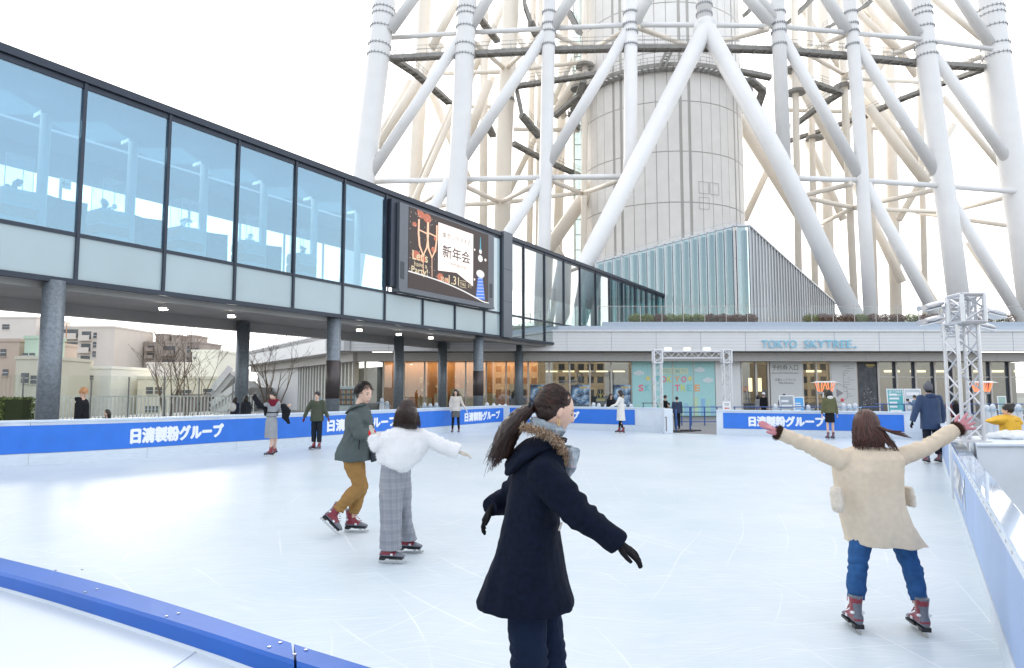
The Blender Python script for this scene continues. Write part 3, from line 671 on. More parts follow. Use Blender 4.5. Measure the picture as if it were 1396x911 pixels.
mb.tube([(gx, 44.97, 1.2), (gx, 44.97, 1.72)], [.03, .008], n=6); mb.box(gx - .2, gx + .2, 44.96, 44.98, 1.15, 1.18); mb.box(gx - .3, gx + .3, 44.96, 44.98, 1.02, 1.09)
mb.build('gold_emblem', mat('emblem gold', (.55, .48, .16), .5, var=0), bd)
# welcome mural
m_mint = mat('mural mint', (.42, .72, .72), .5, var=.02)
x0, x1 = Xe(861.5, 44.9), Xe(974, 44.9); x2 = Xe(1010, 44.9)
t = thing('welcome_mural', 'mint green welcome mural with colourful letters, clouds and stars behind the gate truss', 'mural', ((x0 + x1) / 2, 44.9, 0))
MB().box(x0, x1, 44.86, 44.92, .02, 3.56).build('sheet', m_mint, t)
for px in (889, 917, 945.5): x = Xe(px, 44.8); MB().box(x - .03, x + .03, 44.84, 44.86, 0, 3.56).build('joint', m_mul, t)
def zM(py): return P(900, py, 44.85).z
def mt(s, px, py, hpx, wpx, col, bold=.03):
    mb = MB(); put_text(mb, s, hpx / FPX * 44.8, (Xe(px, 44.83), 44.845, zM(py)), (1, 0, 0), (0, 0, 1), width=wpx / FPX * 44.8, bold=bold); mb.build('letter', mat('mural ' + str(col), col, .5, var=0), t)
pk, tl_, yl, og = (.85, .25, .32), (.25, .62, .66), (.70, .78, .25), (.95, .48, .2)
MB().box(Xe(901, 44.8), Xe(938, 44.8), 44.85, 44.86, zM(510), zM(502)).build('name_banner', mat('mural cream', (.70, .74, .52), .5, var=0), t)
mt('WELCOME TO', 903, 508.5, 5, 33, (.35, .66, .62))
for ch, px, c in (('T', 893, tl_), ('O', 901, pk), ('K', 909, yl), ('Y', 919.5, og), ('O', 928.5, pk)): mt(ch, px, 521.5, 8.5, 7, c)
for ch, px, c in (('S', 870, pk), ('K', 879, tl_), ('Y', 888, yl), ('T', 919.5, pk), ('R', 927.5, yl), ('E', 936, tl_), ('E', 946.5, og)): mt(ch, px, 533.5, 9, 7, c)
for px, py, r_ in ((871, 509, 7), (954, 505, 7), (965, 519, 7)):
    mb = MB()
    for dx, dz, q in ((-.6, 0, .45), (0, .18, .6), (.6, 0, .42), (0, -.1, .5)):
        c = Vector((Xe(px, 44.8) + dx * r_ / FPX * 45, 44.85, zM(py) + dz * r_ / FPX * 45)); rr_ = q * r_ / FPX * 45
        mb.ball(c, (rr_, .012, rr_ * .8), n=14)
    mb.build('cloud', mat('mural cloud', (.72, .80, .82), .6, var=0), t)
for px, py in ((883.5, 516), (940.5, 516)):
    pts = [Vector((Xe(px, 44.8) + (.20 if k % 2 == 0 else .09) * math.sin(k * math.pi / 5), 44.846, zM(py) + (.20 if k % 2 == 0 else .09) * math.cos(k * math.pi / 5))) for k in range(10)]
    MB().poly(pts, (0, .006, 0)).build('star', mat('mural star', (.85, .72, .2), .5, var=0), t)
mb = MB()
for px in (876, 883, 904, 920, 936, 941, 955, 966): x = Xe(px, 44.8); mb.box(x, x + .012, 44.85, 44.86, zM(515 if px in (883, 941) else 502), 3.5)
mb.build('hanging_lines', tl_ and mat('mural line', (.3, .55, .55), .5, var=0), t)
random.seed(4)
for k, px in enumerate((866, 874, 898, 912, 926, 932, 945, 955, 962, 968)):
    c = ((.45, .72, .60), (.35, .60, .75), (.55, .75, .5), (.3, .55, .78))[k % 4]; h = random.uniform(.5, 1.25)
    MB().box(Xe(px, 44.8), Xe(px + 5.5, 44.8), 44.85 - .001 * (k % 3), 44.86, .05, .05 + h).build('skyline_block', mat('mural sky %d' % (k % 4), c, .5, var=0), t)
bx('white_panel', m_fas, x1 + .05, x2, 44.9, 45.1, 0, 3.56)
for px in (1010, 1030, 1046.5): x = Xe(px, YG); bx('mullion', m_mul, x - .06, x + .06, 44.9, 45.1, 0, 3.56)
bx('window_pane', m_gw, Xe(1011, YG), Xe(1046, YG), 45.0, 45.02, .05, 3.56)
# reservation entrance sign panel
t = thing('entrance_sign', 'tall pale sign panel for the reserved ticket entrance', 'sign', (Xe(1070, 44.9), 44.9, 0))
MB().box(Xe(1049, YG), Xe(1092, YG), 44.88, 45.02, 0, 3.56).build('panel', mat('sign panel', (.62, .63, .62), .4, var=.02), t)
def st(s, px, py, hpx, wpx, m=None, tt=None, Y=44.87, bold=0):
    mb = MB(); put_text(mb, s, hpx / FPX * Y, (Xe(px, Y), Y, P(px, py, Y).z), (1, 0, 0), (0, 0, 1), width=wpx / FPX * Y, bold=bold); mb.build('lettering', m or mat('sign ink', (.12, .12, .12), .5, var=0), tt or t)
st('予約券入口', 1052, 505, 7.5, 36); st('Reserved Ticket Entrance', 1052, 509.5, 2, 36)
st('正面エントランス', 1056, 519.5, 3.2, 28); st('Main Entrance', 1061, 523.5, 2.8, 20)
mi_ = mat('sign ink', (.12, .12, .12), .5, var=0)
for px in (1093, 1112, 1131): x = Xe(px, YG); bx('mullion', m_mul, x - .05, x + .05, 44.9, 45.1, 0, 3.56)
for a, c in ((1093, 1112), (1112, 1131)): bx('window_pane', m_gw, Xe(a, YG) + .05, Xe(c, YG) - .05, 45.0, 45.02, .05, 3.56)
t = thing('map_sign', 'pale map panel with a hexagon and arrow right of the patio heater', 'sign', (Xe(1150, 44.9), 44.9, 0))
MB().box(Xe(1132, YG), Xe(1166, YG), 44.88, 45.02, 0, 3.56).build('panel', mat('sign panel', (.62, .63, .62), .4, var=.02), t)
hx = Xe(1143, 44.8); hz = P(1143, 536, 44.8).z
mb = MB(); pts = [Vector((hx + .62 * math.sin(k * math.pi / 3), 44.872, hz + .62 * math.cos(k * math.pi / 3))) for k in range(7)]
for a, c in zip(pts, pts[1:]): mb.bar(a, c, .03, .004, up=(0, 1, 0))
mb.poly([Vector((hx - .16, 44.87, hz - .28)), Vector((hx - .16, 44.87, hz + .28)), Vector((hx + .30, 44.87, hz))], (0, .006, 0)); mb.build('hexagon_arrow', mat('map grey', (.3, .28, .3), .5, var=0), t)
mb = MB(); mb.ball((hx + .2, 44.87, .55 + .5), (.12, .01, .12)); mb.build('red_dot', mat('map red', (.7, .1, .12), .5, var=0), t)
mb = MB(); random.seed(9)
for k in range(14): a = Xe(1150, 44.8) + random.choice((0, .25)); z = 1.3 + k * .15; mb.box(a, a + random.uniform(.15, .5), 44.873, 44.879, z, z + .025)
mb.bar((Xe(1150, 44.8), 44.875, 1.6), (Xe(1150, 44.8), 44.875, 2.9), .02, .006); mb.build('small_print', mat('map grey', (.3, .28, .3), .5, var=0), t)
poster(Xe(1169, 44.9), Xe(1194, 44.9), .25, 3.5, 44.88, 'tall dark poster with pale firework marks between map panel and doors', m=mat('poster charcoal', (.07, .075, .085), .5, var=.4, vscale=3), seed=8, group=None)
# door bays at right
BAY = [1166, 1196, 1221, 1247, 1273, 1298, 1324, 1349, 1375, 1402, 1428, 1455]
for px in BAY: x = Xe(px, YG); bx('mullion', m_mul, x - .06, x + .06, 44.9, 45.1, 0, 3.56)
for px in BAY[1:-1]: x = Xe(px, YG); bx('door_frame', m_dk, x - .22, x - .06, 45.0, 45.1, 0, 3.56)
for a, c in zip(BAY[1:], BAY[2:]):
    bx('window_pane', m_gw, Xe(a, YG) + .07, Xe(c, YG) - .2, 45.02, 45.04, .05, 3.56); bx('transom', m_mul, Xe(a, YG) + .06, Xe(c, YG) - .1, 44.97, 45.06, 2.52, 2.58)
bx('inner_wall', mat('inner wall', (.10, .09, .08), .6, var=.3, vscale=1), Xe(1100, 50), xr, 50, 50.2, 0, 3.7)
mb = MB()
for k in range(9):
    x = Xe(1100, 49.8) + k * 1.9; mb.box(x, x + 1.1, 49.9, 49.98, 3.0, 3.15)
mb.build('inner_lights', emis('warm strip', (1, .82, .5), 2.5), bd)
mb = MB()
for k in range(5): x = Xe(745, 52) + k * 1.3; mb.box(x, x + .9, 52.9, 52.98, 3.1, 3.2)
for k in range(3): x = Xe(1013, 50) + k * .7; mb.box(x, x + .25, 50.9, 50.98, 1.6, 2.6)
mb.build('inner_lights', emis('warm strip', (1, .82, .5), 2.5), bd)
# name lettering on the fascia
t = thing('name_sign', 'pale blue raised name lettering on the building fascia', 'sign', (Xe(1105, 42.9), 42.9, 4.6))
def letters(s, px, wpx):
    v, f = text(s, 10.8 / FPX * 42.9, wpx / FPX * 42.9, .006)
    z = P(px, 474.5, 42.85).z; x = Xe(px, 42.85); mb = MB()
    mb.add([Vector((x + p[0], 42.86, z + p[1])) for p in v], f)
    o = mb.build('lettering', mat('sign light blue', (.24, .56, .74), .35, var=.03), t)
    so_ = o.modifiers.new('s', 'SOLIDIFY'); so_.thickness = .03; so_.offset = -1
letters('TOKYO', 1040, 48); letters('SKYTREE', 1098, 65)
MB().box(Xe(1167, 42.85), Xe(1169, 42.85), 42.84, 42.94, P(1167, 474.5, 42.85).z, P(1167, 472.2, 42.85).z).build('lettering', mat('sign light blue', (.24, .56, .74), .35, var=.03), t)
# roof terrace: railing + shrubs
m_rg = glass('railing glass', (.97, .98, .98), .015)
rl = thing('terrace_railing', 'glass railing with thin posts along the roof terrace', 'railing', (10, 45.3, 6.1))
zr = 7.2
for k in range(0, 24):
    px = 815 + k * 29.2; x = Xe(px, 45.0); mb = MB().box(x - .02, x + .02, 44.75, 44.79, 6.0, zr); mb.build('post', m_mul, rl)
    x2_ = Xe(px + 29.2, 45.0); MB().box(x + .04, x2_ - .04, 44.765, 44.775, 6.15, zr - .03).build('glass_panel', m_rg, rl)
MB().box(Xe(815, 45), xr, 44.75, 44.79, zr, zr + .03).build('handrail', m_mul, rl)
def leafball(mb, c, r, n, s, mi=0, seed=0):
    rnd = random.Random(seed); fl = []
    for _ in range(n):
        th = rnd.uniform(0, 6.283); z = rnd.uniform(-1, 1); q = (rnd.random() ** .35); rr_ = math.sqrt(1 - z * z) * q
        p = Vector((c[0] + r[0] * rr_ * math.cos(th), c[1] + r[1] * rr_ * math.sin(th), c[2] + r[2] * z * q))
        a = Vector((rnd.gauss(0, 1), rnd.gauss(0, 1), rnd.gauss(0, 1))).normalized(); b_ = a.orthogonal().normalized(); k = s * rnd.uniform(.6, 1.3)
        mb.add([p - a * k, p + b_ * k * .5, p + a * k, p - b_ * k * .5], [(0, 1, 2, 3)], rnd.randrange(mi + 1) if mi else 0)
m_lg = mat('leaf yellow green', (.22, .24, .05), .6, var=.35, vscale=3); m_lb = mat('leaf red brown', (.13, .06, .045), .6, var=.35, vscale=3); m_lg2 = mat('leaf green', (.09, .13, .04), .6, var=.3, vscale=3)
SH_ = [(868, 'g'), (884, 'g'), (900, 'b'), (916, 'g'), (934, 'g'), (952, 'g'), (970, 'b'), (988, 'b'), (1006, 'b'), (1024, 'b')] + [(1108 + 17 * k, 'b' if k % 4 else 'g') for k in range(11)] + [(1345, 'b'), (1362, 'g'), (1378, 'b')]
ordn = 'first second third fourth fifth sixth seventh eighth ninth tenth eleventh twelfth thirteenth fourteenth fifteenth sixteenth seventeenth eighteenth nineteenth twentieth twenty-first twenty-second twenty-third twenty-fourth'.split()
for i, (px, kd) in enumerate(SH_):
    x = Xe(px, 46.2); c = (x, 46.2, 6.5)
    o = thing('terrace_shrub', '%s low %s shrub from the left on the roof terrace' % (ordn[i], 'yellow-green' if kd == 'g' else 'reddish brown'), 'shrub', (x, 46.2, 5.8), 'low shrubs on the roof terrace')
    mb = MB(); leafball(mb, c, (.58, .4, .40), 1300, .055, 1, i); mb.build('foliage', [m_lg if kd == 'g' else m_lb, m_lg2 if kd == 'g' else m_lb], o)
    MB().cyl((x, 46.2, 5.8), (x, 46.2, 6.4), .05, .03, n=6).build('stem', m_lb, o)
# ---- left wing of the building receding from the corner
wd_ = P(120, 533, 900) - P(498, 533, 45); wdir = Vector((wd_.x, wd_.y, 0)).normalized()
WA = Vector((xl, YG, 0)); wn = Vector((wdir.y, -wdir.x, 0)) * (1 if wdir.y * 0 - wdir.x * -1 > 0 else 1)
wl = thing('building_wing', 'building wing with wide pale canopy receding behind the dark pillar', 'building', (WA.x, WA.y, 0))
WN = Vector((-wdir.y, wdir.x, 0))
if WN.y > 0: WN = -WN
def W(s, o, z): return WA + wdir * s + WN * o + Vector((0, 0, z))
def wbox(name, m, s0, s1, o0, o1, z0, z1):
    mb = MB(); mb.add([W(s, o, z) for z in (z0, z1) for o in (o0, o1) for s in (s0, s1)], [(0, 1, 3, 2), (4, 6, 7, 5), (0, 4, 5, 1), (2, 3, 7, 6), (0, 2, 6, 4), (1, 5, 7, 3)]); return mb.build(name, m, wl)
LW = 24
wbox('fascia', m_fas, -1.5, LW + 6, 1.6, 2.0, 4.16, 5.36); wbox('fascia_cap', mat('white cap', (.72, .74, .76), .4), -1.5, LW + 6, -.5, 2.1, 5.37, 5.5)
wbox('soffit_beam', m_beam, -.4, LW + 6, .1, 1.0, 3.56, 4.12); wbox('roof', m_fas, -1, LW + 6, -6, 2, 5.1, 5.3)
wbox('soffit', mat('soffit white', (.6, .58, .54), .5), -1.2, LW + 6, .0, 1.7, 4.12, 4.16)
for k in range(18):
    wbox('fin', mat('vertical fin', (.62, .62, .58), .5), 1.2 + k * .75, 1.42 + k * .75, .0, .4, 0, 3.56)
wbox('glass_wall', m_gw, 0, LW * .7, -.05, -.03, .02, 3.56); wbox('end_wall', m_fas, LW * .62, LW + 6, -.3, .3, 0, 3.56)
wbox('inner_wall', m_beam, 0, LW, -5, -4.8, 0, 3.6)
for k in range(20): wbox('railing_post', m_mul, LW - 3 - k * .8, LW - 2.96 - k * .8, .4, .44, 5.5, 6.5)
wbox('handrail', m_mul, -1, LW, .4, .44, 6.5, 6.54)
# vending machine by the wing
t = thing('vending_machine', 'pale vending machine with rows of bottles behind the grey-jacketed man', 'vending machine', (Xe(474, 38), 38, 0))
x = Xe(474, 38); MB().box(x - .55, x + .55, 38, 38.7, 0, 1.9).build('body', mat('machine pale', (.5, .58, .58), .4), t, bevel=.02)
MB().box(x - .46, x + .42, 37.98, 38.0, .85, 1.75).build('window', mat('machine window', (.12, .15, .15), .2), t)
for r_ in range(3):
    for k in range(9): MB().cyl((x - .4 + k * .092, 37.965, .92 + r_ * .29), (x - .4 + k * .092, 37.965, 1.1 + r_ * .29), .03, n=8).build('bottle', mat('bottle %d' % (k % 3), ((.5, .45, .2), (.5, .2, .12), (.5, .55, .6))[k % 3], .4, var=0), t)
# ================================================================= GLASS PAVILION on the roof
YV = 62
pv = thing('glass_pavilion', 'wedge-shaped glass pavilion with steel mullions rising on the roof behind the terrace', 'pavilion', (Xe(1000, YV), YV, 5.8))
def V(px, py, Y=YV): return P(px, py, Y)
m_pg = glass('pavilion glass', (.74, .80, .80), .24, gcol=(.50, .60, .62)); m_pf = mat('pavilion mullion', (.52, .53, .55), .35, metal=.5); m_ribs = mat('white ribs', (.82, .82, .81), .5, var=.03)
TL = [(812, 358), (999, 308)]
def ytop(px):
    if px <= 999: return 358 + (308 - 358) * (px - 812) / (999 - 812)
    return 308
zb0 = 5.8
pxs = [812 + (999 - 812) * k / 16 for k in range(17)] + [1003.5, 1021]
mull = MB()
tops = []
for i, px in enumerate(pxs):
    tp = V(px, ytop(px)); tops.append(tp); b0 = Vector((tp.x, YV, zb0))
    MB().bar(b0, tp, .09, .30, up=(0, 1, 0)).build('mullion', m_pf, pv)
    MB().bar(b0 + Vector((-.22, .75, 0)), tp + Vector((-.22, .75, -.3)), .34, .6, up=(0, 1, 0)).build('reflection_bar', mat('reflection bar grey', (.10, .11, .12), .5), pv)  # dark bars added behind the glass to imitate reflected bands beside the mullions
for a, c in zip(tops, tops[1:]):
    if (c - a).length < .4: continue
    MB().poly([Vector((a.x + .06, YV, zb0)), Vector((c.x - .06, YV, zb0)), c - Vector((.06, 0, .05)), a + Vector((.06, 0, -.05))], (0, .04, 0)).build('window_pane', m_pg, pv)
MB().bar(tops[0], tops[16], .3, .18).build('roof_edge', m_pf, pv); MB().bar(tops[16], tops[18], .3, .18).build('roof_edge', m_pf, pv)
# right flank: ribbed sloping wall going back
cR = tops[18]; eR = P(1140, 437, 84); top_end = P(1138, 414, 84)
nr = 34
for k in range(1, nr):
    q = k / nr; bt = Vector((cR.x + (eR.x - cR.x) * q, YV + (84 - YV) * q, zb0)); tp = Vector((bt.x, bt.y, cR.z + (top_end.z - cR.z) * q))
    MB().bar(bt, tp, .07, .28, up=(0, 1, 0)).build('rib', m_ribs, pv)
MB().poly([Vector((cR.x + .05, YV + .1, zb0)), Vector((eR.x, 84.1, zb0)), Vector((eR.x, 84.1, top_end.z)), cR + Vector((.05, .1, -.05))], (-.05, .05, 0)).build('side_wall', mat('pavilion side wall', (.50, .51, .52), .35, var=.25, vscale=.25, stretch=(1, 1, .3)), pv)
MB().bar(cR, Vector((eR.x, 84, top_end.z)), .3, .15).build('roof_edge', m_pf, pv)
mb = MB(); rp = []
for k in range(18):
    px = 815 + k * 11; tp = V(px, ytop(px)) + Vector((0, .2, 0)); rp.append(tp + Vector((0, 0, .45))); mb.bar(tp, rp[-1], .03, .03)
for a, c in zip(rp, rp[1:]): mb.bar(a, c, .04, .04)
mb.bar(rp[-1], V(1013, 307), .08, .08); mb.build('roof_railing', m_pf, pv)
# interior of pavilion
MB().box(Xe(905, 70), Xe(985, 70), 70, 70.3, 5.8, 9.2).build('inner_wall', mat('pavilion inner', (.55, .54, .50), .6, var=.05), pv)
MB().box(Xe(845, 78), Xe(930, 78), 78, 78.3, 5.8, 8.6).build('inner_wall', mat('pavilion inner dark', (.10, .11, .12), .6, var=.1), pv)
mb = MB()
for px in (935, 950, 980, 995): x = Xe(px, 69); mb.box(x, x + .6, 69.8, 69.95, 5.85, 6.1 + 1.9)
mb.build('doorway', m_dark, pv)
MB().box(Xe(938, 69), Xe(985, 69), 69.7, 69.8, 6.3, 6.45).build('lamp_strip', emis('warm strip', (1, .82, .5), 2.5), pv)
# ================================================================= LATTICE TOWER
m_tw = mat('tower white paint', (.86, .855, .85), .38, var=.03, vscale=.5, spec=.4); m_cat = mat('catwalk grey', (.30, .29, .27), .6, var=.2, vscale=2)
m_twin = mat('tower white warm glow', (.90, .82, .71), .45, var=.03, vscale=.5)  # warm glow of the backlit steel put into its colour
tw = thing('lattice_tower', 'huge white tubular steel lattice tower base rising behind the buildings', 'tower', (Xe(905, 90), 90, 0))
def TB(name, pts, r, m=m_tw, n=16):
    mb = MB(); q = [P(*p) for p in pts]; mb.tube(q, r, n=n); o = mb.build(name, m, tw, smooth=True); return o
COLS = [(73.5, 1.22, [(531, -60), (525, 0), (511, 120), (497, 235), (470, 445)]), (72, 1.06, [(641, -60), (637, 0), (630, 150), (620, 300), (610, 445)]),
        (71, .70, [(750, -60), (749, 0), (745, 200), (742, 320), (738, 445)]), (70.3, .72, [(859.5, -60), (860, 210), (857, 250)]), (70, .78, [(960, -60), (960, 34)]),
        (70.3, .72, [(1059, -60), (1060, 0), (1069, 228)]), (71.3, .66, [(1156, -60), (1158, 0), (1170, 150), (1178, 290), (1188, 450)]),
        (73, 1.05, [(1248, -60), (1254, 0), (1272, 150), (1292, 290), (1312, 450)]), (75.5, 1.38, [(1336, -60), (1348, 0), (1376, 200), (1392, 300), (1412, 450)])]
for Y, r, pts in COLS:
    TB('column', [(x, y, Y) for x, y in pts], r, n=24)
    # bolted flange rings
    base = [14, 22, 39, 63, 77] if r > 1 else [18, 34, 44, 62]
    for yy in (base if Y != 70 else [8, 20]):
        for (xa, ya), (xb, yb) in zip(pts, pts[1:]):
            if ya <= yy <= yb:
                k = (yy - ya) / (yb - ya); xx = xa + (xb - xa) * k; c = P(xx, yy, Y); dn = (P(xb, yb, Y) - P(xa, ya, Y)).normalized(); mb = MB()
                mb.cyl(c, c + dn * .07, r + .05, n=24)
                for j in range(20):
                    an = j * .314; e1 = dn.orthogonal().normalized(); e2 = dn.cross(e1); q = c + (e1 * math.cos(an) + e2 * math.sin(an)) * (r + .06); mb.bar(q - dn * .12, q + dn * .17, .07, .07)
                mb.build('flange_ring', mat('flange grey', (.36, .37, .39), .5), tw)
                break
TB('v_leg', [(966, 30, 69.6), (800, 357, 66), (752, 450, 64.5)], .88, n=24); TB('v_leg', [(958, 30, 69.6), (1062, 216, 67.5), (1172, 450, 65)], .90, n=24)
def YC(x): return float(np.interp(x, [500, 625, 745, 858, 960, 1062, 1168, 1275, 1375], [73.5, 72, 71, 70.3, 70, 70.3, 71.3, 73, 75.5]))
mb = MB(); c = P(961, 40, 69.7); mb.ball(c, (1.25, 1.0, 1.3), n=20); mb.build('node', m_tw, tw, smooth=True)
for a, c in (((503, 240), (628, 52)), ((628, 222), (744, 46)), ((748, 222), (856, 42)), ((532, 42), (606, -60)), ((640, 40), (700, -60)), ((752, 38), (816, -60)), ((864, 34), (912, -55)),
             ((1052, 34), (970, -60)), ((1060, 30), (985, -60)), ((1156, 44), (1090, -60)), ((1252, 48), (1186, -60)), ((1350, 60), (1270, -60)),
             ((1066, 50), (1171, 238)), ((1165, 56), (1277, 236)), ((1270, 72), (1388, 238)), ((614, 245), (550, 350)), ((738, 248), (640, 400)), ((1180, 252), (1284, 446)), ((1288, 260), (1400, 448)), ((860, 34), (862, 34))):
    TB('diagonal_brace', [(a[0], a[1], YC(a[0])), (c[0], c[1], YC(c[0]))], .60)
def chain(name, pts, r, Y, m=m_tw):
    for a, c in zip(pts, pts[1:]): TB(name, [(a[0], a[1], Y(a[0])), (c[0], c[1], Y(c[0]))], r, m, 12)
YF = lambda x: 70 + 4.2 * (abs(x - 960) / 400) ** 1.8
chain('horizontal_brace', [(527, 52), (632, 45), (747, 39), (860, 34), (960, 34), (1060, 36), (1160, 45), (1258, 54), (1352, 67)], .27, YF)
chain('horizontal_brace', [(500, 248), (622, 245), (743, 242), (852, 241)], .29, YF); chain('horizontal_brace', [(1078, 243), (1173, 246), (1287, 254), (1392, 262)], .29, YF)
BACK = [(86, 1.05, [(702, -60), (697, 0), (687, 200), (682, 450)]), (90, .42, [(799, -60), (796, 300), (795, 440)]), (100, .62, [(661, -60), (658, 440)]), (106, 1.05, [(584, -60), (580, 0), (563, 300), (556, 450)]),
        (86, .42, [(1082, -60), (1084, 100), (1090, 440)]), (88, .46, [(1140, -60), (1150, 100), (1166, 440)]), (95, .45, [(1102, -60), (1112, 440)]), (106, .62, [(1178, -60), (1192, 440)]),
        (100, .42, [(1250, -60), (1262, 440)]), (110, .8, [(772, -60), (757, 440)]), (104, .5, [(728, -60), (720, 440)]), (108, .8, [(1120, -60), (1126, 200), (1132, 440)]), (112, .9, [(1208, -40), (1222, 440)]), (100, .5, [(738, -60), (733, 440)])]
for Y, r, pts in BACK: TB('inner_column', [(x, y, Y) for x, y in pts], r, m_twin)
BD = [((640, -30), (588, 66)), ((600, 60), (516, 202)), ((655, 60), (570, 252)), ((672, 106), (610, 252)), ((666, 112), (637, 190)), ((790, 62), (694, 262)), ((765, 208), (735, 300)), ((849, 7), (756, 158)), ((700, -20), (640, 110)), ((560, 110), (505, 210)),
      ((925, 86), (730, 364)), ((951, 74), (1110, 323)), ((1075, 170), (1015, 300)), ((1076, 92), (1164, 242)), ((1092, 10), (1150, 100)), ((1172, -5), (1250, 104)), ((1190, -10), (1246, 46)), ((1268, -5), (1345, 58)), ((1176, 120), (1270, 240)),
      ((1183, 146), (1264, 250)), ((1285, 132), (1378, 242)), ((1170, 18), (1224, 68)), ((1205, 300), (1290, 445)), ((1130, 350), (1180, 440)), ((1320, 330), (1400, 448)), ((1165, 250), (1230, 385)), ((700, 40), (770, 160)), ((735, 290), (790, 400)), ((590, 130), (640, 250)), ((620, 150), (540, 330)),
      ((1100, 190), (1150, 300)), ((1215, 60), (1150, 180)), ((1300, 170), (1225, 300))]
for i, (a, c) in enumerate(BD):
    Y = 88 + (i * 7) % 22; TB('inner_brace', [(a[0], a[1], Y), (c[0], c[1], Y)], (.55, .7, .45)[i % 3] if i not in (10, 11) else .92, m_twin, 12)
FR = [((637, 50, 72), (688, 94, 86)), ((744, 42, 71), (690, 94, 86)), ((600, 100, 95), (688, 98, 86)), ((690, 97, 86), (800, 84, 90)), ((749, 44, 71), (797, 66, 88)), ((856, 40, 70), (797, 72, 88)), ((868, 37, 70), (934, 61, 84)), ((1046, 40, 70), (980, 58, 84)), ((1062, 50, 70), (1148, 100, 86)),
      ((1150, 103, 86), (1252, 60, 73)), ((1150, 106, 86), (1252, 112, 98)), ((1156, 46, 71), (1105, 68, 86)), ((1350, 72, 75), (1255, 112, 92)), ((622, 248, 72), (680, 276, 86)), ((742, 246, 71), (682, 276, 86)), ((500, 285, 90), (680, 277, 86)), ((682, 277, 86), (790, 263, 88)), ((745, 243, 71), (793, 264, 88)),
      ((852, 243, 70), (795, 264, 88)), ((1080, 270, 84), (1160, 251, 71)), ((1090, 268, 84), (1162, 283, 86)), ((1164, 283, 86), (1288, 256, 73)), ((1164, 284, 86), (1280, 289, 96)), ((1290, 290, 96), (1392, 264, 75)), ((1162, 284, 86), (1120, 305, 100)), ((500, 255, 74), (560, 285, 100)), ((622, 250, 72), (560, 285, 100)),
      ((1070, 150, 95), (1150, 152, 95)), ((700, 176, 95), (790, 178, 95)), ((620, 145, 100), (690, 146, 100)), ((1190, 175, 105), (1260, 176, 105)), ((1250, 290, 100), (1390, 310, 84))]
for a, c in FR: TB('ring_brace', [a, c], .30, m_twin, 10)
# catwalks: trough girder + railing
def catwalk(pts, h=.42, rail=True):
    t = None; mb = MB(); rm = MB(); q = [P(*p) for p in pts]
    for a, c in zip(q, q[1:]):
        mb.bar(a, c, .9, .08); d = c - a; n = max(1, int(d.length / 1.2)); 
        sd = d.cross(Vector((0, 0, 1))).normalized() * .45
        for s in (-1, 1):
            mb.bar(a + sd * s, c + sd * s, .08, h)
            if rail:
                for z in (.75, 1.15): rm.bar(a + sd * s + Vector((0, 0, z)), c + sd * s + Vector((0, 0, z)), .035, .035)
                for k in range(n + 1): e = a + d * (k / n) + sd * s; rm.bar(e, e + Vector((0, 0, 1.15)), .035, .035)
        for k in range(n + 1): e = a + d * (k / n); mb.bar(e - sd, e + sd, .12, h * 1.3)
    mb.build('catwalk', m_cat, tw)
    if rail: rm.build('catwalk_railing', mat('railing pale grey', (.42, .42, .42), .5), tw)
catwalk([(534, 80, 74), (632, 75, 73.2), (745, 69, 72.2), (860, 66, 71.5), (965, 66, 71.5), (1060, 69, 71.8), (1160, 77, 72.6), (1255, 87, 74), (1345, 93, 76)])
catwalk([(534, 79, 75), (566, 100, 80), (612, 140, 90)]); catwalk([(650, 20, 90), (678, 56, 96)]); catwalk([(712, -20, 84), (716, 10, 84), (724, 32, 84), (736, 56, 86)]); catwalk([(704, 122, 84), (712, 158, 84), (735, 186, 88)])
catwalk([(700, 196, 92), (745, 220, 96), (795, 242, 100)]); catwalk([(703, 118, 83), (770, 108, 83), (812, 102, 82)]); catwalk([(757, 158, 92), (790, 130, 90), (795, 110, 88)], rail=False); catwalk([(665, 170, 92), (672, 185, 94)]); catwalk([(775, 15, 90), (790, 45, 88)]); catwalk([(775, 155, 94), (790, 175, 94)])
catwalk([(1345, 93, 77), (1285, 114, 84), (1230, 135, 88), (1180, 158, 92), (1120, 178, 96), (1040, 204, 100)]); catwalk([(1108, 114, 84), (1146, 127, 86), (1122, 142, 88), (1085, 170, 90)]); catwalk([(1010, 98, 84), (1050, 106, 84)]); catwalk([(1022, 108, 86), (1040, 124, 88), (1032, 148, 90)])
catwalk([(1076, 30, 90), (1104, 2, 92), (1125, -20, 94)]); catwalk([(1125, 40, 94), (1180, 8, 96), (1200, -10, 98)]); catwalk([(1016, 20, 88), (1045, -8, 90)])
for px, py, Y in ((1084, 96, 86), (1150, 120, 88), (1085, 128, 86), (797, 92, 90), (689, 139, 86), (1111, 190, 95), (790, 122, 90)):
    c = P(px, py, Y); mb = MB(); mb.cyl(c, c + Vector((0, 0, .35)), 1.25, n=18); mb.build('service_platform', m_cat, tw)
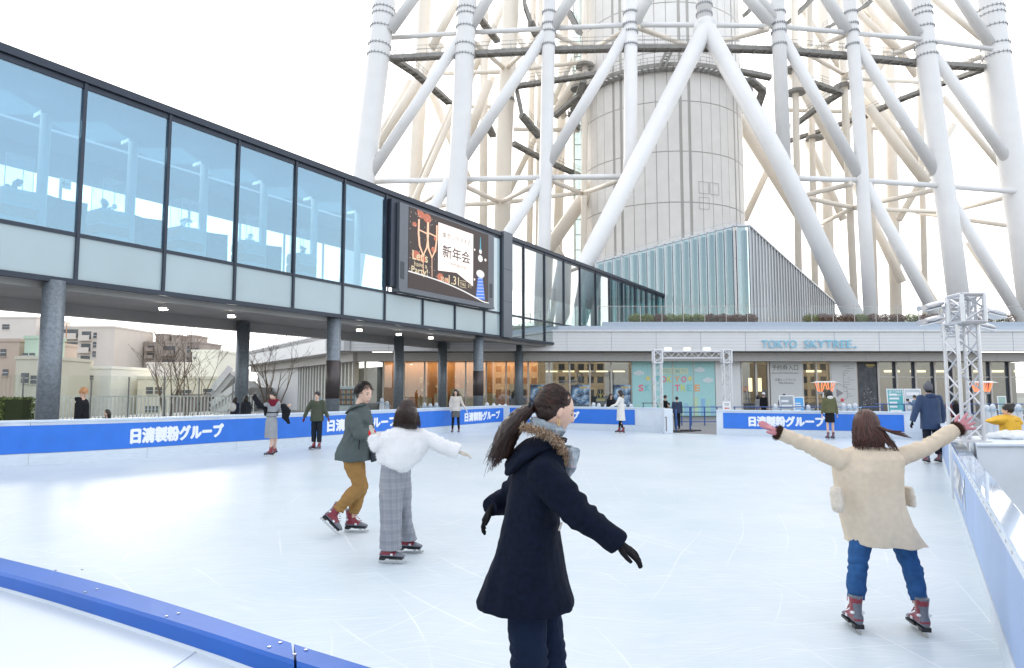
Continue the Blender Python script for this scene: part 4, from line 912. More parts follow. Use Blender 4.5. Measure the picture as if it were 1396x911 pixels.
# core shaft with cladding panels
m_core = mat('core cladding', (.86, .84, .81), .5, var=.035, vscale=.6); m_joint = mat('core joint', (.50, .485, .46), .7)
cc = P(906, 533, 95 + 0); cc.z = 0; RC = 11.1
mb = MB(); mb.cyl(cc, cc + Vector((0, 0, 75)), RC, n=96); mb.build('core_shaft', m_joint, tw)
mb = MB(); NF = 48; z0s = [-1 + 6.55 * k for k in range(0, 12)]
random.seed(2)
for k in range(NF):
    a0_ = 2 * math.pi * k / NF + .0035; a1_ = 2 * math.pi * (k + 1) / NF - .0035
    if math.sin((a0_ + a1_) / 2) > .35: continue
    wide = k % 6 == 0
    for z in z0s:
        zz = z + .05
        if wide: a0q, a1q = a0_ + .028, a1_ - .028
        else: a0q, a1q = a0_, a1_
        vs = [cc + Vector((math.cos(a) * rr_, math.sin(a) * rr_, h)) for h in (zz, z + 6.48) for (a, rr_) in ((a0q, RC + .12), (a1q, RC + .12), (a1q, RC), (a0q, RC))]
        mb.add(vs, [(0, 1, 5, 4), (3, 0, 4, 7), (1, 2, 6, 5), (4, 5, 6, 7), (0, 3, 2, 1)])
mb.build('core_panels', m_core, tw)
mb = MB()
for (aa, z) in ((-1.30, 26.4), (-1.16, 26.4), (-1.30, 24.4)):
    c = cc + Vector((math.cos(aa) * (RC + .16), math.sin(aa) * (RC + .16), z)); e = Vector((-math.sin(aa), math.cos(aa), 0))
    for u, v_ in ((-.7, 0), (.7, 0)): mb.bar(c + e * u, c + e * u + Vector((0, 0, 1.5)), .035, .05)
    for h in (0, 1.5): mb.bar(c - e * .7 + Vector((0, 0, h)), c + e * .7 + Vector((0, 0, h)), .05, .035)
mb.build('hatch_frames', m_joint, tw)
zring = P(906, 96, 84).z
mb = MB(); rb = MB()
for k in range(96):
    a = 2 * math.pi * k / 96; b_ = 2 * math.pi * (k + 1) / 96
    if math.sin(a) > .4: continue
    for rr_, dz in ((RC + 1.6, 0), (RC + .25, 0)):
        mb.bar(cc + Vector((math.cos(a) * rr_, math.sin(a) * rr_, zring + dz)), cc + Vector((math.cos(b_) * rr_, math.sin(b_) * rr_, zring + dz)), .12, .5)
    mb.bar(cc + Vector((math.cos(a) * RC, math.sin(a) * RC, zring)), cc + Vector((math.cos(a) * (RC + 1.6), math.sin(a) * (RC + 1.6), zring)), .1, .3)
    for h in (.6, 1.1): rb.bar(cc + Vector((math.cos(a) * (RC + 1.6), math.sin(a) * (RC + 1.6), zring + h)), cc + Vector((math.cos(b_) * (RC + 1.6), math.sin(b_) * (RC + 1.6), zring + h)), .04, .04)
    rb.bar(cc + Vector((math.cos(a) * (RC + 1.6), math.sin(a) * (RC + 1.6), zring)), cc + Vector((math.cos(a) * (RC + 1.6), math.sin(a) * (RC + 1.6), zring + 1.1)), .04, .04)
mb.build('core_walkway', m_cat, tw); rb.build('core_walkway_railing', mat('railing pale grey', (.42, .42, .42), .5), tw)
mb = MB()
for s in (-.35, .35): mb.bar(P(902, 92, 82) + Vector((s, 0, 0)), P(916, 62, 82) + Vector((s, 0, 0)), .15, .3)
for k in range(9): a = P(902 + 14 * k / 8, 92 - 30 * k / 8, 82); mb.bar(a - Vector((.35, 0, 0)), a + Vector((.35, 0, 0)), .1, .1)
mb.build('stair', m_cat, tw)
# glass lift shaft on the left of the core
x0, x1 = P(783, 300, 97).x, P(802, 300, 97).x
MB().box(x0, x1, 96, 99, 3, 60).build('lift_glass', glass('lift glass', (.70, .80, .80), .3), tw)
mb = MB()
for k in range(22): z = 4 + k * 2.2; mb.box(x0 - .06, x1 + .06, 95.9, 96, z, z + .1)
for x in (x0, (x0 + x1) / 2, x1): mb.box(x - .06, x + .06, 95.88, 95.9, 3, 60)
mb.build('lift_frame', mat('lift frame', (.45, .45, .43), .5), tw)
MB().box(x1, x1 + .8, 95.5, 99, 3, 62).build('core_edge', m_core, tw)
# ================================================================= CITY beyond the fence
CB = {}
def cbld(name, label, x0, x1, ytop, Y, dp, col, wins=(), group=None, cat='building', roof=None, var=.05, zb=-8):
    a, c = P(x0, ytop, Y), P(x1, ytop, Y); zt = (a.z + c.z) / 2
    t = thing(name, label, cat, ((a.x + c.x) / 2, Y, zb), group)
    col = tuple(min(.85, x * 1.3 * k_) for x, k_ in zip(col, (1.04, .98, .9))); m = mat('render ' + str(col), col, .8, var=var, vscale=.3, bump=.05)  # wall colours lightened to stand in for the bright haze
    MB().box(a.x, c.x, Y, Y + dp, zb, zt).build('wall', m, t)
    MB().box(a.x - .1, c.x + .1, Y - .1, Y + dp + .1, zt, zt + .35).build('roof', roof or m, t)
    for (wx0, wx1, wy0, wy1, nc, nr, kind) in wins:
        q0, q1 = P(wx0, wy0, Y), P(wx1, wy1, Y); W_, H_ = (q1.x - q0.x) / nc, (q0.z - q1.z) / nr
        for i in range(nc):
            for j in range(nr):
                xa = q0.x + i * W_ + W_ * .12; xb = q0.x + (i + 1) * W_ - W_ * .12; zb_2 = q1.z + j * H_ + H_ * .25; zt2 = q1.z + (j + 1) * H_ - H_ * .12
                f = MB().box(xa, xb, Y - .06, Y + .02, zb_2, zt2).build('window', mat('window dark', (.10, .11, .12), .25, var=.3, vscale=.5), t)
                if kind == 'b':
                    MB().box(xa - .15, xb + .15, Y - .9, Y - .8, zb_2 - H_ * .12, zb_2 + H_ * .30).build('balcony', m, t)
                    MB().box(xa - .15, xb + .15, Y - .9, Y, zb_2 - H_ * .16, zb_2 - H_ * .12).build('balcony_floor', m, t)
                else:
                    MB().box(xa, xb, Y - .08, Y - .06, (zb_2 + zt2) / 2 - .04, (zb_2 + zt2) / 2 + .04).build('frame', mat('window frame', (.5, .5, .5), .5, var=0), f)
                    MB().box(xa - .08, xb + .08, Y - .14, Y - .06, zb_2 - .08, zb_2).build('sill', m, f)
    return t
cbld('apartment_block', 'long pale apartment block with rows of balconies behind the nearest pillar', -60, 157, 447, 130, 14, (.52, .50, .49), [(78, 108, 447, 500, 1, 3, 'b'), (110, 124, 450, 500, 1, 3, 'b'), (127, 131, 452, 490, 1, 3, 'w'), (26, 50, 445, 460, 1, 1, 'b'), (1, 12, 442, 451, 1, 1, 'w'), (-55, -5, 447, 500, 2, 3, 'b')])
cbld('apartment_wing', 'upper setback wing of the pale apartment block at the left picture edge', -80, 50, 434, 128, 10, (.55, .54, .54), [(2, 14, 441, 452, 1, 1, 'w')])
cbld('roof_house', 'brownish pink house with light roof edge at the far left', -60, 27, 466, 75, 10, (.40, .34, .31), [(0, 9, 474, 490, 1, 1, 'w'), (3, 12, 502, 516, 1, 1, 'w')])
cbld('green_house', 'narrow pale green house with glazed bay left of the nearest pillar', 22, 60, 490, 72, 8, (.42, .43, .38), [(28, 40, 506, 528, 1, 1, 'w'), (41, 52, 510, 528, 1, 1, 'w')])
cbld('green_tower', 'mint green roof turret above the pale green house', 34, 56, 462, 74, 4, (.36, .48, .42), [(30, 48, 480, 492, 2, 1, 'w')])
cbld('white_house', 'white flat-roofed house right of the nearest pillar', 76, 152, 503, 82, 9, (.66, .66, .65), [(89, 99, 510, 522, 1, 1, 'w'), (121, 128, 511, 520, 1, 1, 'w'), (88, 100, 524, 545, 1, 1, 'w')])
cbld('cream_house', 'cream house with small windows behind the dark-coated man', 150, 192, 519, 88, 8, (.60, .56, .44), [(150, 170, 526, 542, 2, 1, 'w'), (171, 176, 530, 545, 1, 1, 'w'), (182, 188, 526, 548, 1, 1, 'w')])
cbld('cream_terrace', 'pale yellow-green terrace house behind the bare trees', 188, 300, 517, 86, 8, (.60, .58, .50), [(198, 222, 526, 541, 2, 1, 'w'), (196, 218, 552, 566, 1, 1, 'w'), (240, 262, 530, 545, 2, 1, 'w'), (275, 292, 528, 545, 1, 1, 'w')])
cbld('concrete_tower', 'brown-grey concrete building with stepped roof blocks behind the bare trees', 197, 258, 468, 140, 12, (.30, .27, .26), [(200, 211, 470, 490, 1, 2, 'b'), (220, 240, 470, 505, 1, 2, 'b'), (255, 258, 470, 500, 1, 2, 'w')])
for (a, c, y, Yy) in ((212, 228, 457, 142), (234, 247, 459, 143), (255, 266, 459, 143)):
    cbld('roof_block', 'rooftop block on the brown-grey concrete building, %s' % {212: 'the widest at left', 234: 'in the middle', 255: 'at right'}[a], a, c, y, Yy, 6, (.32, .29, .28))
cbld('concrete_wing', 'right half of the brown-grey concrete building with dark openings', 246, 273, 468, 141, 10, (.29, .26, .255), [(256, 262, 473, 500, 1, 2, 'w'), (264, 271, 473, 500, 1, 2, 'w')])
cbld('white_block', 'tall blank white building right of the bare trees', 262, 297, 480, 100, 12, (.68, .67, .65), [(263, 268, 486, 491, 1, 1, 'w')])
cbld('white_block', 'lower white building between the grey gable roof and the blank tower', 200, 262, 497, 104, 10, (.64, .63, .61), [(206, 212, 515, 522, 1, 1, 'w')])
cbld('far_house', 'small hazy stepped house on the skyline right of the apartment block', 155, 166, 491, 170, 8, (.55, .53, .5)); cbld('far_house', 'tiny pale house on the skyline next to the hazy stepped house', 163, 172, 499, 175, 8, (.57, .54, .5))
cbld('far_house', 'low hazy building on the skyline above the stairs', 296, 325, 504, 190, 8, (.5, .49, .47)); cbld('brown_wall_house', 'dark brown low building behind the fence below the bare trees', 236, 284, 543, 60, 6, (.17, .14, .13), [(268, 273, 550, 560, 1, 1, 'w')])
cbld('far_house', 'distant low grey house left of the blank white building', 172, 200, 505, 180, 10, (.52, .5, .48))
# grey gable roof house
t = thing('gable_house', 'house with plain grey gable roof beside the white flat-roofed house', 'building', (Xe(180, 95), 95, -8))
a, b_, c, d_ = P(160, 521, 95), P(196, 521, 95), P(205, 503, 99), P(176, 503, 99)
MB().poly([a, b_, c, d_], (0, 0, -.25)).build('roof', mat('roof blue grey', (.25, .28, .33), .5), t); MB().box(a.x + .2, b_.x, 95.3, 101, -8, a.z - .1).build('wall', mat('render cream', (.55, .5, .42), .8), t)
MB().box(P(177, 518, 94.9).x, P(190, 518, 94.9).x, 96, 97, a.z - .2, a.z + .6).build('roof_unit', mat('roof unit', (.2, .18, .16), .7), t)
# escalator-like stairs
t = thing('outdoor_stairs', 'zigzag outdoor stairs with pale parapets left of the dark pillar', 'stairs', (Xe(320, 58), 58, -5))
for (a, c) in (((298, 540), (322, 510)), ((296, 560), (345, 524)), ((300, 575), (345, 545))):
    p0, p1 = P(a[0], a[1], 58), P(c[0], c[1], 58); MB().bar(p0, p1, 2.2, .7).build('flight', mat('stair grey', (.40, .39, .38), .7), t); MB().bar(p0 + Vector((0, -1.2, .55)), p1 + Vector((0, -1.2, .55)), .08, .5).build('parapet', mat('stair pale', (.62, .60, .58), .6), t)
MB().box(P(322, 515, 60).x, P(345, 515, 60).x, 60, 66, -8, P(330, 528, 60).z).build('landing', mat('stair grey', (.40, .39, .38), .7), t)
# rooftop mast
t = thing('antenna_mast', 'thin orange-white mast rising in front of the apartment block', 'mast', P(90, 533, 100)); mb = MB(); mb.cyl(P(87, 540, 100), P(91, 442, 100), .06, n=6); mb.build('pole', mat('mast', (.5, .25, .12), .6), t)
t = thing('rooftop_tank', 'two beige rooftop tanks on the white flat-roofed house', 'tank', P(118, 500, 84)); 
for px in (113, 122): c = P(px, 502, 84); MB().cyl(c, c + Vector((0, 0, .95)), .38, n=16).build('tank', mat('tank beige', (.5, .45, .36), .5), t)
t = thing('rooftop_units', 'row of dark air-conditioning units on the white flat-roofed house', 'air conditioner', P(98, 503, 84))
for k in range(4): c = P(91 + k * 4.2, 503, 83.5); MB().box(c.x - .16, c.x + .16, 83.4, 83.7, c.z, c.z + .35).build('unit', mat('roof unit', (.2, .18, .16), .7), t)
# buildings behind the camera (seen only as reflections)
for i, (x, y, w_, d_, h, cl) in enumerate(((2, -95, 14, 14, 20, (.80, .66, .46)), (17, -80, 12, 14, 24, (.80, .64, .42)), (40, -66, 22, 14, 16, (.80, .68, .48)), (75, -80, 22, 14, 20, (.78, .62, .42)))):
    t = thing('city_block', 'sun-tinted tan office block across the square, %s of those mirrored in the glass' % ('first', 'tallest', 'lowest', 'last')[i], 'building', (x, y, -8))
    MB().box(x - w_ / 2, x + w_ / 2, y - d_, y, -8, h).build('wall', mat('sun-tinted tan wall %d' % i, cl, .8), t)  # golden sunlight on these walls is put into their colour
    mb = MB()
    for a in range(int(w_ / 2.4)):
        for b_ in range(int((h + 6) / 3.2)): mb.box(x - w_ / 2 + .6 + a * 2.4, x - w_ / 2 + 2.1 + a * 2.4, y, y + .05, -6 + b_ * 3.2, -4.4 + b_ * 3.2)
    mb.build('window_grid', mat('window dark', (.10, .11, .12), .25, var=.3, vscale=.5), t)
# ---- terrace fence (white bars) + glass screen + hedge
fp = Path([P(-80, 533, 27), P(60, 533, 31), P(300, 533, 34.5), P(352, 533, 36)])
t = thing('terrace_fence', 'white vertical-bar fence with glass screen along the terrace edge', 'fence', fp.at(fp.L / 2))
m_fb = mat('fence white', (.84, .84, .82), .5)
L0 = fp.s_at_px(44); n = int((fp.L - L0) / .155)
for sgm in range(12):
    mb = MB()
    for k in range(sgm * n // 12, (sgm + 1) * n // 12): c = fp.at(L0 + k * .155); mb.box(c.x - .03, c.x + .03, c.y - .01, c.y + .01, 0, 1.38)
    mb.build('bar_panel', m_fb, t)
mb = MB(); strip(mb, fp, L0, fp.L, -.02, .02, 1.36, 1.42); strip(mb, fp, L0, fp.L, -.02, .02, .08, .13); mb.build('rail', m_fb, t)
for k in range(9):
    s0 = fp.L * k / 9; mb = MB(); strip(mb, fp, s0 + .03, fp.L * (k + 1) / 9 - .03, .30, .315, .1, 2.35); mb.build('glass_screen', glass('screen glass', (.95, .97, .96), .03), t)
    c = fp.at(s0, .3); MB().box(c.x - .02, c.x + .02, c.y - .03, c.y + .03, 0, 2.3).build('screen_post', mat('screen post', (.25, .26, .25), .5), t)
t = thing('hedge', 'clipped green hedge at the far left behind the rink board', 'hedge', P(10, 533, 27))
c0 = P(-60, 533, 26.8); c1 = P(44, 533, 28.0); mb = MB(); random.seed(12)
for k in range(9000):
    u = random.random(); p = Vector((c0.x + (c1.x - c0.x) * u, c0.y + (c1.y - c0.y) * u - .1 + random.random() ** 2 * .7, random.uniform(.05, 1.42 - .08 * random.random())))
    a = Vector((random.gauss(0, 1), random.gauss(0, 1), random.gauss(0, 1))).normalized(); b_ = a.orthogonal().normalized(); s = random.uniform(.03, .06)
    mb.add([p - a * s, p + b_ * s * .6, p + a * s, p - b_ * s * .6], [(0, 1, 2, 3)], random.randrange(2))
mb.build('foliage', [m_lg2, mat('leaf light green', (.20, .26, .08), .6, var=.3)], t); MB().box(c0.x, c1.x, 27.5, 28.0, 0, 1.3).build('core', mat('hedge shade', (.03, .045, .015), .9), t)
# bare trees
m_bark = mat('bark', (.16, .12, .09), .9, var=.3, vscale=8)
def bare_tree(px, pytop, Y, lab, seed, spread=.5, stems=5):
    c = P(px, 533, Y); c.z = 0; zt = P(px, pytop, Y).z; rnd = random.Random(seed)
    t = thing('bare_tree', lab, 'tree', c); tr = MB(); cr_ = MB()
    def grow(p, d, L_, r, lv):
        pts = [p]; rs = [r]; 
        for i in range(5):
            d = (d + Vector((rnd.gauss(0, .09), rnd.gauss(0, .09), rnd.gauss(.02, .05)))).normalized(); p = p + d * (L_ / 5); pts.append(p); rs.append(r * (1 - .13 * (i + 1)))
            if lv < 3 and i >= 1:
                for _ in range(1 if lv else 1):
                    if rnd.random() < .85:
                        sd = (d + Vector((rnd.gauss(0, .55), rnd.gauss(0, .4), rnd.uniform(-.05, .3)))).normalized(); grow(p, sd, L_ * rnd.uniform(.4, .6), rs[-1] * .55, lv + 1)
        (tr if lv == 0 else cr_).tube(pts, [max(.006, q) for q in rs], n=6 if lv < 2 else 4)
    for k in range(stems):
        an = 6.28 * k / stems + rnd.random(); grow(c + Vector((math.cos(an) * .12, math.sin(an) * .12, 0)), Vector((math.cos(an) * spread * rnd.uniform(.2, .6), math.sin(an) * spread * .4, 1)).normalized(), zt * rnd.uniform(.75, 1), .05, 0)
    tr.build('trunk', m_bark, t); cr_.build('crown', m_bark, t)
bare_tree(230, 484, 38, 'bare many-stemmed tree in front of the concrete building', 3, .7, 6); bare_tree(258, 478, 37, 'taller bare tree leaning right beside the blank white building', 8, .6, 4); bare_tree(370, 482, 35, 'bare tree in front of the building wing behind the woman in grey dress', 15, .8, 6)
# ================================================================= TRUSSES
m_al = mat('white painted aluminium', (.70, .71, .73), .35, metal=.2, var=.05); m_alg = mat('raw aluminium', (.62, .63, .66), .3, metal=.65, var=.06)
def truss(root, a, b_, s, m, name='truss_section', bays=None, side=None, rr_=.025, dr=.012):
    a = Vector(a); b_ = Vector(b_); d = (b_ - a); L_ = d.length; d.normalize()
    sd = Vector(side) if side else (Vector((1, 0, 0)) if abs(d.z) > .5 else Vector((0, 0, 1)))
    sd = (sd - d * sd.dot(d)).normalized(); q = d.cross(sd); n = bays or max(2, round(L_ / (s * 1.05)))
    cs = [(sd * i + q * j) * (s / 2) for i, j in ((-1, -1), (1, -1), (1, 1), (-1, 1))]
    mb = MB()
    for c in cs: mb.cyl(a + c, b_ + c, rr_, n=10)
    mb.build(name, m, root, smooth=False); mb = MB()
    for f in range(4):
        c0, c1 = cs[f], cs[(f + 1) % 4]
        for k in range(n):
            p0 = a + d * (L_ * k / n); p1 = a + d * (L_ * (k + 1) / n)
            mb.cyl(p0 + (c0 if k % 2 == 0 else c1), p1 + (c1 if k % 2 == 0 else c0), dr, n=6)
        for e in (a, b_): mb.cyl(e + c0, e + c1, rr_ * .8, n=6)
    mb.build('bracing', m, root)
tg = thing('gate_truss', 'white box-truss portal standing over the rink gate opening', 'truss gate', (Xe(943, 28.5), 28.5, 0))
YT = 28.5; zt = P(900, 484, YT).z; xa, xb = Xe(896.5, YT), Xe(990.5, YT)
for x in (xa, xb):
    truss(tg, (x, YT, 0), (x, YT, zt - .35), .30, m_al, 'upright', side=(1, 0, 0)); truss(tg, (x, YT, zt - .33), (x, YT, zt + .2), .34, m_al, 'corner_block', 2, side=(1, 0, 0), rr_=.035, dr=.02)
truss(tg, (xa + .18, YT, zt), (xb - .18, YT, zt), .28, m_al, 'crossbeam', 9)
for px in (911, 937, 964): c = Vector((Xe(px, YT), YT, zt + .2)); MB().box(c.x - .14, c.x + .14, c.y - .08, c.y + .08, c.z, c.z + .1).build('lamp', emis('soft lamp', (1, 1, .95), 1.5), tg)
ts = thing('arrow_sign', 'small white notice with red arrow at the foot of the gate truss', 'sign', (Xe(989, 27), 27, 1))
x = Xe(989.5, 27.6); z = P(989, 559, 27.6).z; MB().box(x - .17, x + .17, 27.6, 27.62, z, z + .34).build('board', m_wtxt, ts)
MB().box(x - .02, x + .02, 27.63, 27.66, 0, z + .1).build('post', m_al, ts)
MB().poly([Vector((x - .10, 27.59, z + .07)), Vector((x - .04, 27.59, z + .11)), Vector((x - .04, 27.59, z + .085)), Vector((x + .10, 27.59, z + .085)), Vector((x + .10, 27.59, z + .055)), Vector((x - .04, 27.59, z + .055)), Vector((x - .04, 27.59, z + .03))], (0, .004, 0)).build('arrow', mat('sign red', (.7, .04, .04), .5, var=0), ts)
MB().box(x - .1, x + .1, 27.59, 27.6, z + .24, z + .255).box(x - .08, x + .08, 27.59, 27.6, z + .19, z + .205).build('print', mi_, ts)
tt = thing('lighting_truss', 'tall aluminium box truss carrying floodlights on the right white ledge', 'truss', (Xe(1330, 8.9), 8.95, .985))
yT = 8.95; xc = (P(1314, 600, yT).x + P(1342.5, 600, yT).x) / 2; zt = P(1328, 440, yT).z
truss(tt, (xc, yT + .15, 1.0), (xc, yT + .15, zt), .275, m_alg, 'upright', 7, side=(1, 0, 0), rr_=.024, dr=.011)
MB().box(xc - .2, xc + .2, yT - .05, yT + .35, .985, 1.0).build('base_plate', m_alg, tt)
truss(tt, (xc, yT + .1, zt + .18), (xc + 1.42, yT + 2.5, zt + .17), .30, m_alg, 'head_section', 9, side=(0, 0, 1), rr_=.024, dr=.011)
truss(tt, (xc, yT + .02, zt + .0), (xc, yT + .02, zt + .36), .29, m_alg, 'corner_block', 2, side=(1, 0, 0), rr_=.03, dr=.014)
mb = MB()
for k in range(7):
    sd = -1 if k % 2 == 0 else 1; yy = yT + .25 + k * .34; xk = (yy - yT) * .59; c = Vector((xc + xk + sd * .36, yy, zt + .24 - .06 * (k % 3))); M = Matrix.Rotation(R(14 * sd), 4, 'Y'); M.translation = c + Vector((sd * .08, 0, .02))
    mb = MB(); mb.bar((xc + xk + sd * .12, yy, zt + .2), c, .03, .03); mb.ball((0, 0, 0), (.16, .10, .045), n=12, M=M); mb.box(-.20, -.10, -.05, .05, -.03, .03, 0, M); mb.build('floodlight', m_alg, tt, smooth=False)
    mb = MB(); mb.box(-.13, .13, -.08, .08, -.055, -.04, 0, M); mb.build('lamp_glass', m_wtxt, tt)
# patio heaters
def heater(px, Y, lab):
    c = P(px, 533, Y); zt = P(px, 521, Y).z
    t = thing('patio_heater', lab, 'patio heater', (c.x, Y, 0), 'patio heaters beyond the boards')
    mb = MB(); mb.cyl((c.x, Y, 0), (c.x, Y, .08), .32, n=20); mb.build('base', m_alg, t); mb = MB(); mb.cyl((c.x - .1, Y, .08), (c.x - .1, Y, zt - .45), .035, n=8); mb.cyl((c.x + .1, Y, .08), (c.x + .1, Y, zt - .45), .035, n=8); mb.build('pole', m_alg, t)
    mb = MB(); mb.cyl((c.x, Y, zt - .03), (c.x, Y, zt + .04), .62, .35, n=28); mb.build('reflector', m_alg, t)
    for s in (-1, 1):
        mb = MB(); mb.cyl((c.x + s * .22, Y, zt - .52), (c.x + s * .22, Y, zt - .42), .10, .12, n=12); mb.build('burner', m_alg, t)
        mb = MB()
        for k in range(8): an = k * .785; mb.bar((c.x + s * .22 + .09 * math.cos(an), Y + .09 * math.sin(an), zt - .42), (c.x + s * .22 + .21 * math.cos(an), Y + .21 * math.sin(an), zt - .04), .018, .018)
        mb.build('glowing_mesh', emis('heater glow', (1, .22, .08), 2.2), t)
heater(1125, 30.5, 'lit patio heater beyond the boards above the girl in olive jacket'); heater(1339, 30, 'lit patio heater behind the tall lighting truss')
# white skate aids on the far side of the boards
def aid(px, Y, ytop, lab):
    c = P(px, 533, Y); zt = P(px, ytop, Y).z; t = thing('skate_aid', lab, 'skate aid', (c.x, Y, 0), 'white stacked skate aids behind the boards')
    mb = MB(); mb.cyl((c.x, Y, 0), (c.x, Y, zt - .22), .17, .11, n=14); mb.build('body', m_wpl, t); mb = MB(); mb.ball((c.x, Y, zt - .12), (.10, .10, .13), n=12); mb.build('head', m_wpl, t, smooth=True)
    mb = MB(); mb.tube([(c.x - .2, Y - .05, zt - .3), (c.x - .2, Y - .2, zt - .2), (c.x + .2, Y - .2, zt - .2), (c.x + .2, Y - .05, zt - .3)], .02, n=6); mb.build('handle', mat('pale blue plastic', (.4, .55, .68), .4), t)
A_ = [(521, 34, 543), (528, 34.5, 547), (579, 35, 549), (587, 35, 550), (595, 35, 549), (664, 34, 549), (673, 34, 550), (681, 34, 551), (689, 34, 551), (809, 33.5, 549), (816, 33.5, 550), (826, 33.5, 551), (851, 33.5, 551), (860, 33.5, 551), (1056, 33, 551), (1101, 33, 552), (1149, 33, 550), (1157, 33, 551), (1165, 33, 550), (1344, 27, 552), (1352, 27, 551), (1379, 27, 552), (1387, 27, 551)]
for i, a in enumerate(A_): aid(*a, '%s white skate aid from the left behind the boards' % ordn[i])
# gate: barrier ends, stanchion rails
m_rb = mat('blue rail', (.05, .12, .35), .4, metal=.3)
t = thing('guide_rail', 'dark blue tube guide rail with posts beyond the gate opening', 'rail', (Xe(950, 33), 33, 0))
for k, px in enumerate((922, 928, 941, 959, 976, 1000, 1030, 1062, 1095, 1130, 1165, 1200)):
    x = Xe(px, 33); MB().cyl((x, 33, 0), (x, 33, P(px, 555, 33).z), .03, n=8).build('post', m_rb, t)
for py in (555, 562, 575): MB().cyl((Xe(920, 33), 33, P(900, py, 33).z), (Xe(1200 if py < 560 else 976, 33), 33, P(900, py, 33).z), .022, n=8).build('tube', m_rb, t)
for px, Y, lab in ((921, 27.9, 'blue scuffed stanchion post beside the gate end panel'), (940, 28.4, 'blue stanchion with rubber foot in the middle of the gate opening')):
    c = P(px, 533, Y); t = thing('stanchion', lab, 'stanchion', (c.x, Y, 0)); MB().cyl((c.x, Y, .05), (c.x, Y, P(px, 555 if px > 930 else 558, Y).z), .035, n=10).build('post', m_rb, t)
    mb = MB(); mb.cyl((c.x, Y, 0), (c.x, Y, .06), .22, .12, n=16)
    for s in (-1, 1): mb.bar((c.x, Y, .03), (c.x + s * .42, Y - .1, .03), .08, .05)
    mb.build('foot', mat('black rubber', (.02, .02, .022), .7), t)
t = thing('gate_end_box', 'white end panel of the gate with a dark recessed handle', 'gate panel', (Xe(912, 26.6), 26.6, 0))
x0, x1 = P(905.5, 590, 26.65).x, P(917.3, 590, 26.65).x; MB().box(x0, x1, 26.6, 27.05, 0, .96).build('panel', m_wpl, t, bevel=.02); MB().box(x0 + .06, x0 + .09, 26.585, 26.6, .1, .62).box(x0 + .02, x0 + .09, 26.585, 26.6, .62, .65).build('handle', mat('dark trim', (.12, .1, .08), .5), t)
# right guide rail behind boards
t = thing('guide_rail', 'blue guide rail between boards and doors at the right', 'rail', (Xe(1290, 34), 34, 0))
for px in range(1200, 1440, 30): x = Xe(px, 34); MB().cyl((x, 34, 0), (x, 34, 1.0), .03, n=8).build('post', m_rb, t)
for z in (1.0, .55): MB().cyl((Xe(1190, 34), 34, z), (Xe(1440, 34), 34, z), .022, n=8).build('tube', m_rb, t)
# A boards and stands
def board(px0, px1, y0, Y, lab, col, lines, title=None, lean=4, name='a_frame_sign'):
    x0, x1 = P(px0, y0, Y).x, P(px1, y0, Y).x; z1 = P(px0, y0, Y).z; t = thing(name, lab, 'sign board', ((x0 + x1) / 2, Y, 0))
    M = Matrix.Translation(Vector(((x0 + x1) / 2, Y, 0))) @ Matrix.Rotation(R(-lean), 4, 'X'); h = z1; w_ = (x1 - x0) / 2
    MB().box(-w_, w_, 0, .03, .12, h, 0, M).build('panel', m_wtxt, t); MB().box(-w_ + .05, w_ - .05, -.006, 0, .3, h - .05, 0, M).build('print', mat('print ' + str(col), col, .5, var=.1, vscale=3), t)
    mb = MB(); random.seed(int(px0))
    for k in range(lines):
        z = h - .35 - k * (h - .7) / lines; mb.box(-w_ * .75, w_ * random.uniform(.1, .75), -.012, -.006, z, z + (h - .7) / lines * .45, 0, M)
    mb.build('print_lines', m_wtxt, t)
    for s in (-1, 1): MB().bar((x0 + (x1 - x0) * (.05 if s < 0 else .95), Y + .03, 0), (x0 + (x1 - x0) * (.05 if s < 0 else .95), Y + .03, .14), .04, .04).build('leg', m_alg, t)
    return t, M, w_, h
bt, M, w_, h = board(1210, 1233, 530, 36, 'white-framed teal gallery sign left of the second one', (.10, .45, .50), 5, name='a_frame_sign')
mb = MB(); v, f = text('SKYTREE', .13, w_ * 1.5, .01); mb.add([M @ Vector((-w_ * .75 + p[0], -.014, h - .22 + p[1])) for p in v], f); v, f = text('GALLERY', .13, w_ * 1.5, .01); mb.add([M @ Vector((-w_ * .75 + p[0], -.014, h - .40 + p[1])) for p in v], f); mb.build('lettering', m_wtxt, bt)
board(1234, 1257, 530, 36.3, 'pale photo sign board beside the man in light blue', (.55, .62, .68), 3); board(1083, 1097, 541, 34, 'bright blue notice board right of the two people at the reservation sign', (.10, .40, .78), 6); board(1063, 1083, 539, 35, 'small dark-topped notice board behind the reservation queue', (.35, .40, .45), 3)
board(1361, 1373, 540, 38, 'pale green easel board near the right door bays', (.35, .5, .45), 0, name='easel_board')
t = thing('a_frame_stand', 'low dark folding table frame left of the gate truss', 'stand', (Xe(886, 33), 33, 0)); mb = MB()
for s in (-.35, .35): mb.bar((Xe(886, 33) + s, 33, 0), (Xe(886, 33) + s, 33, 1.05), .03, .03)
mb.build('leg', m_dk, t); mb = MB(); mb.box(Xe(886, 33) - .4, Xe(886, 33) + .4, 32.8, 33.2, 1.05, 1.08); mb.build('top', m_dk, t)
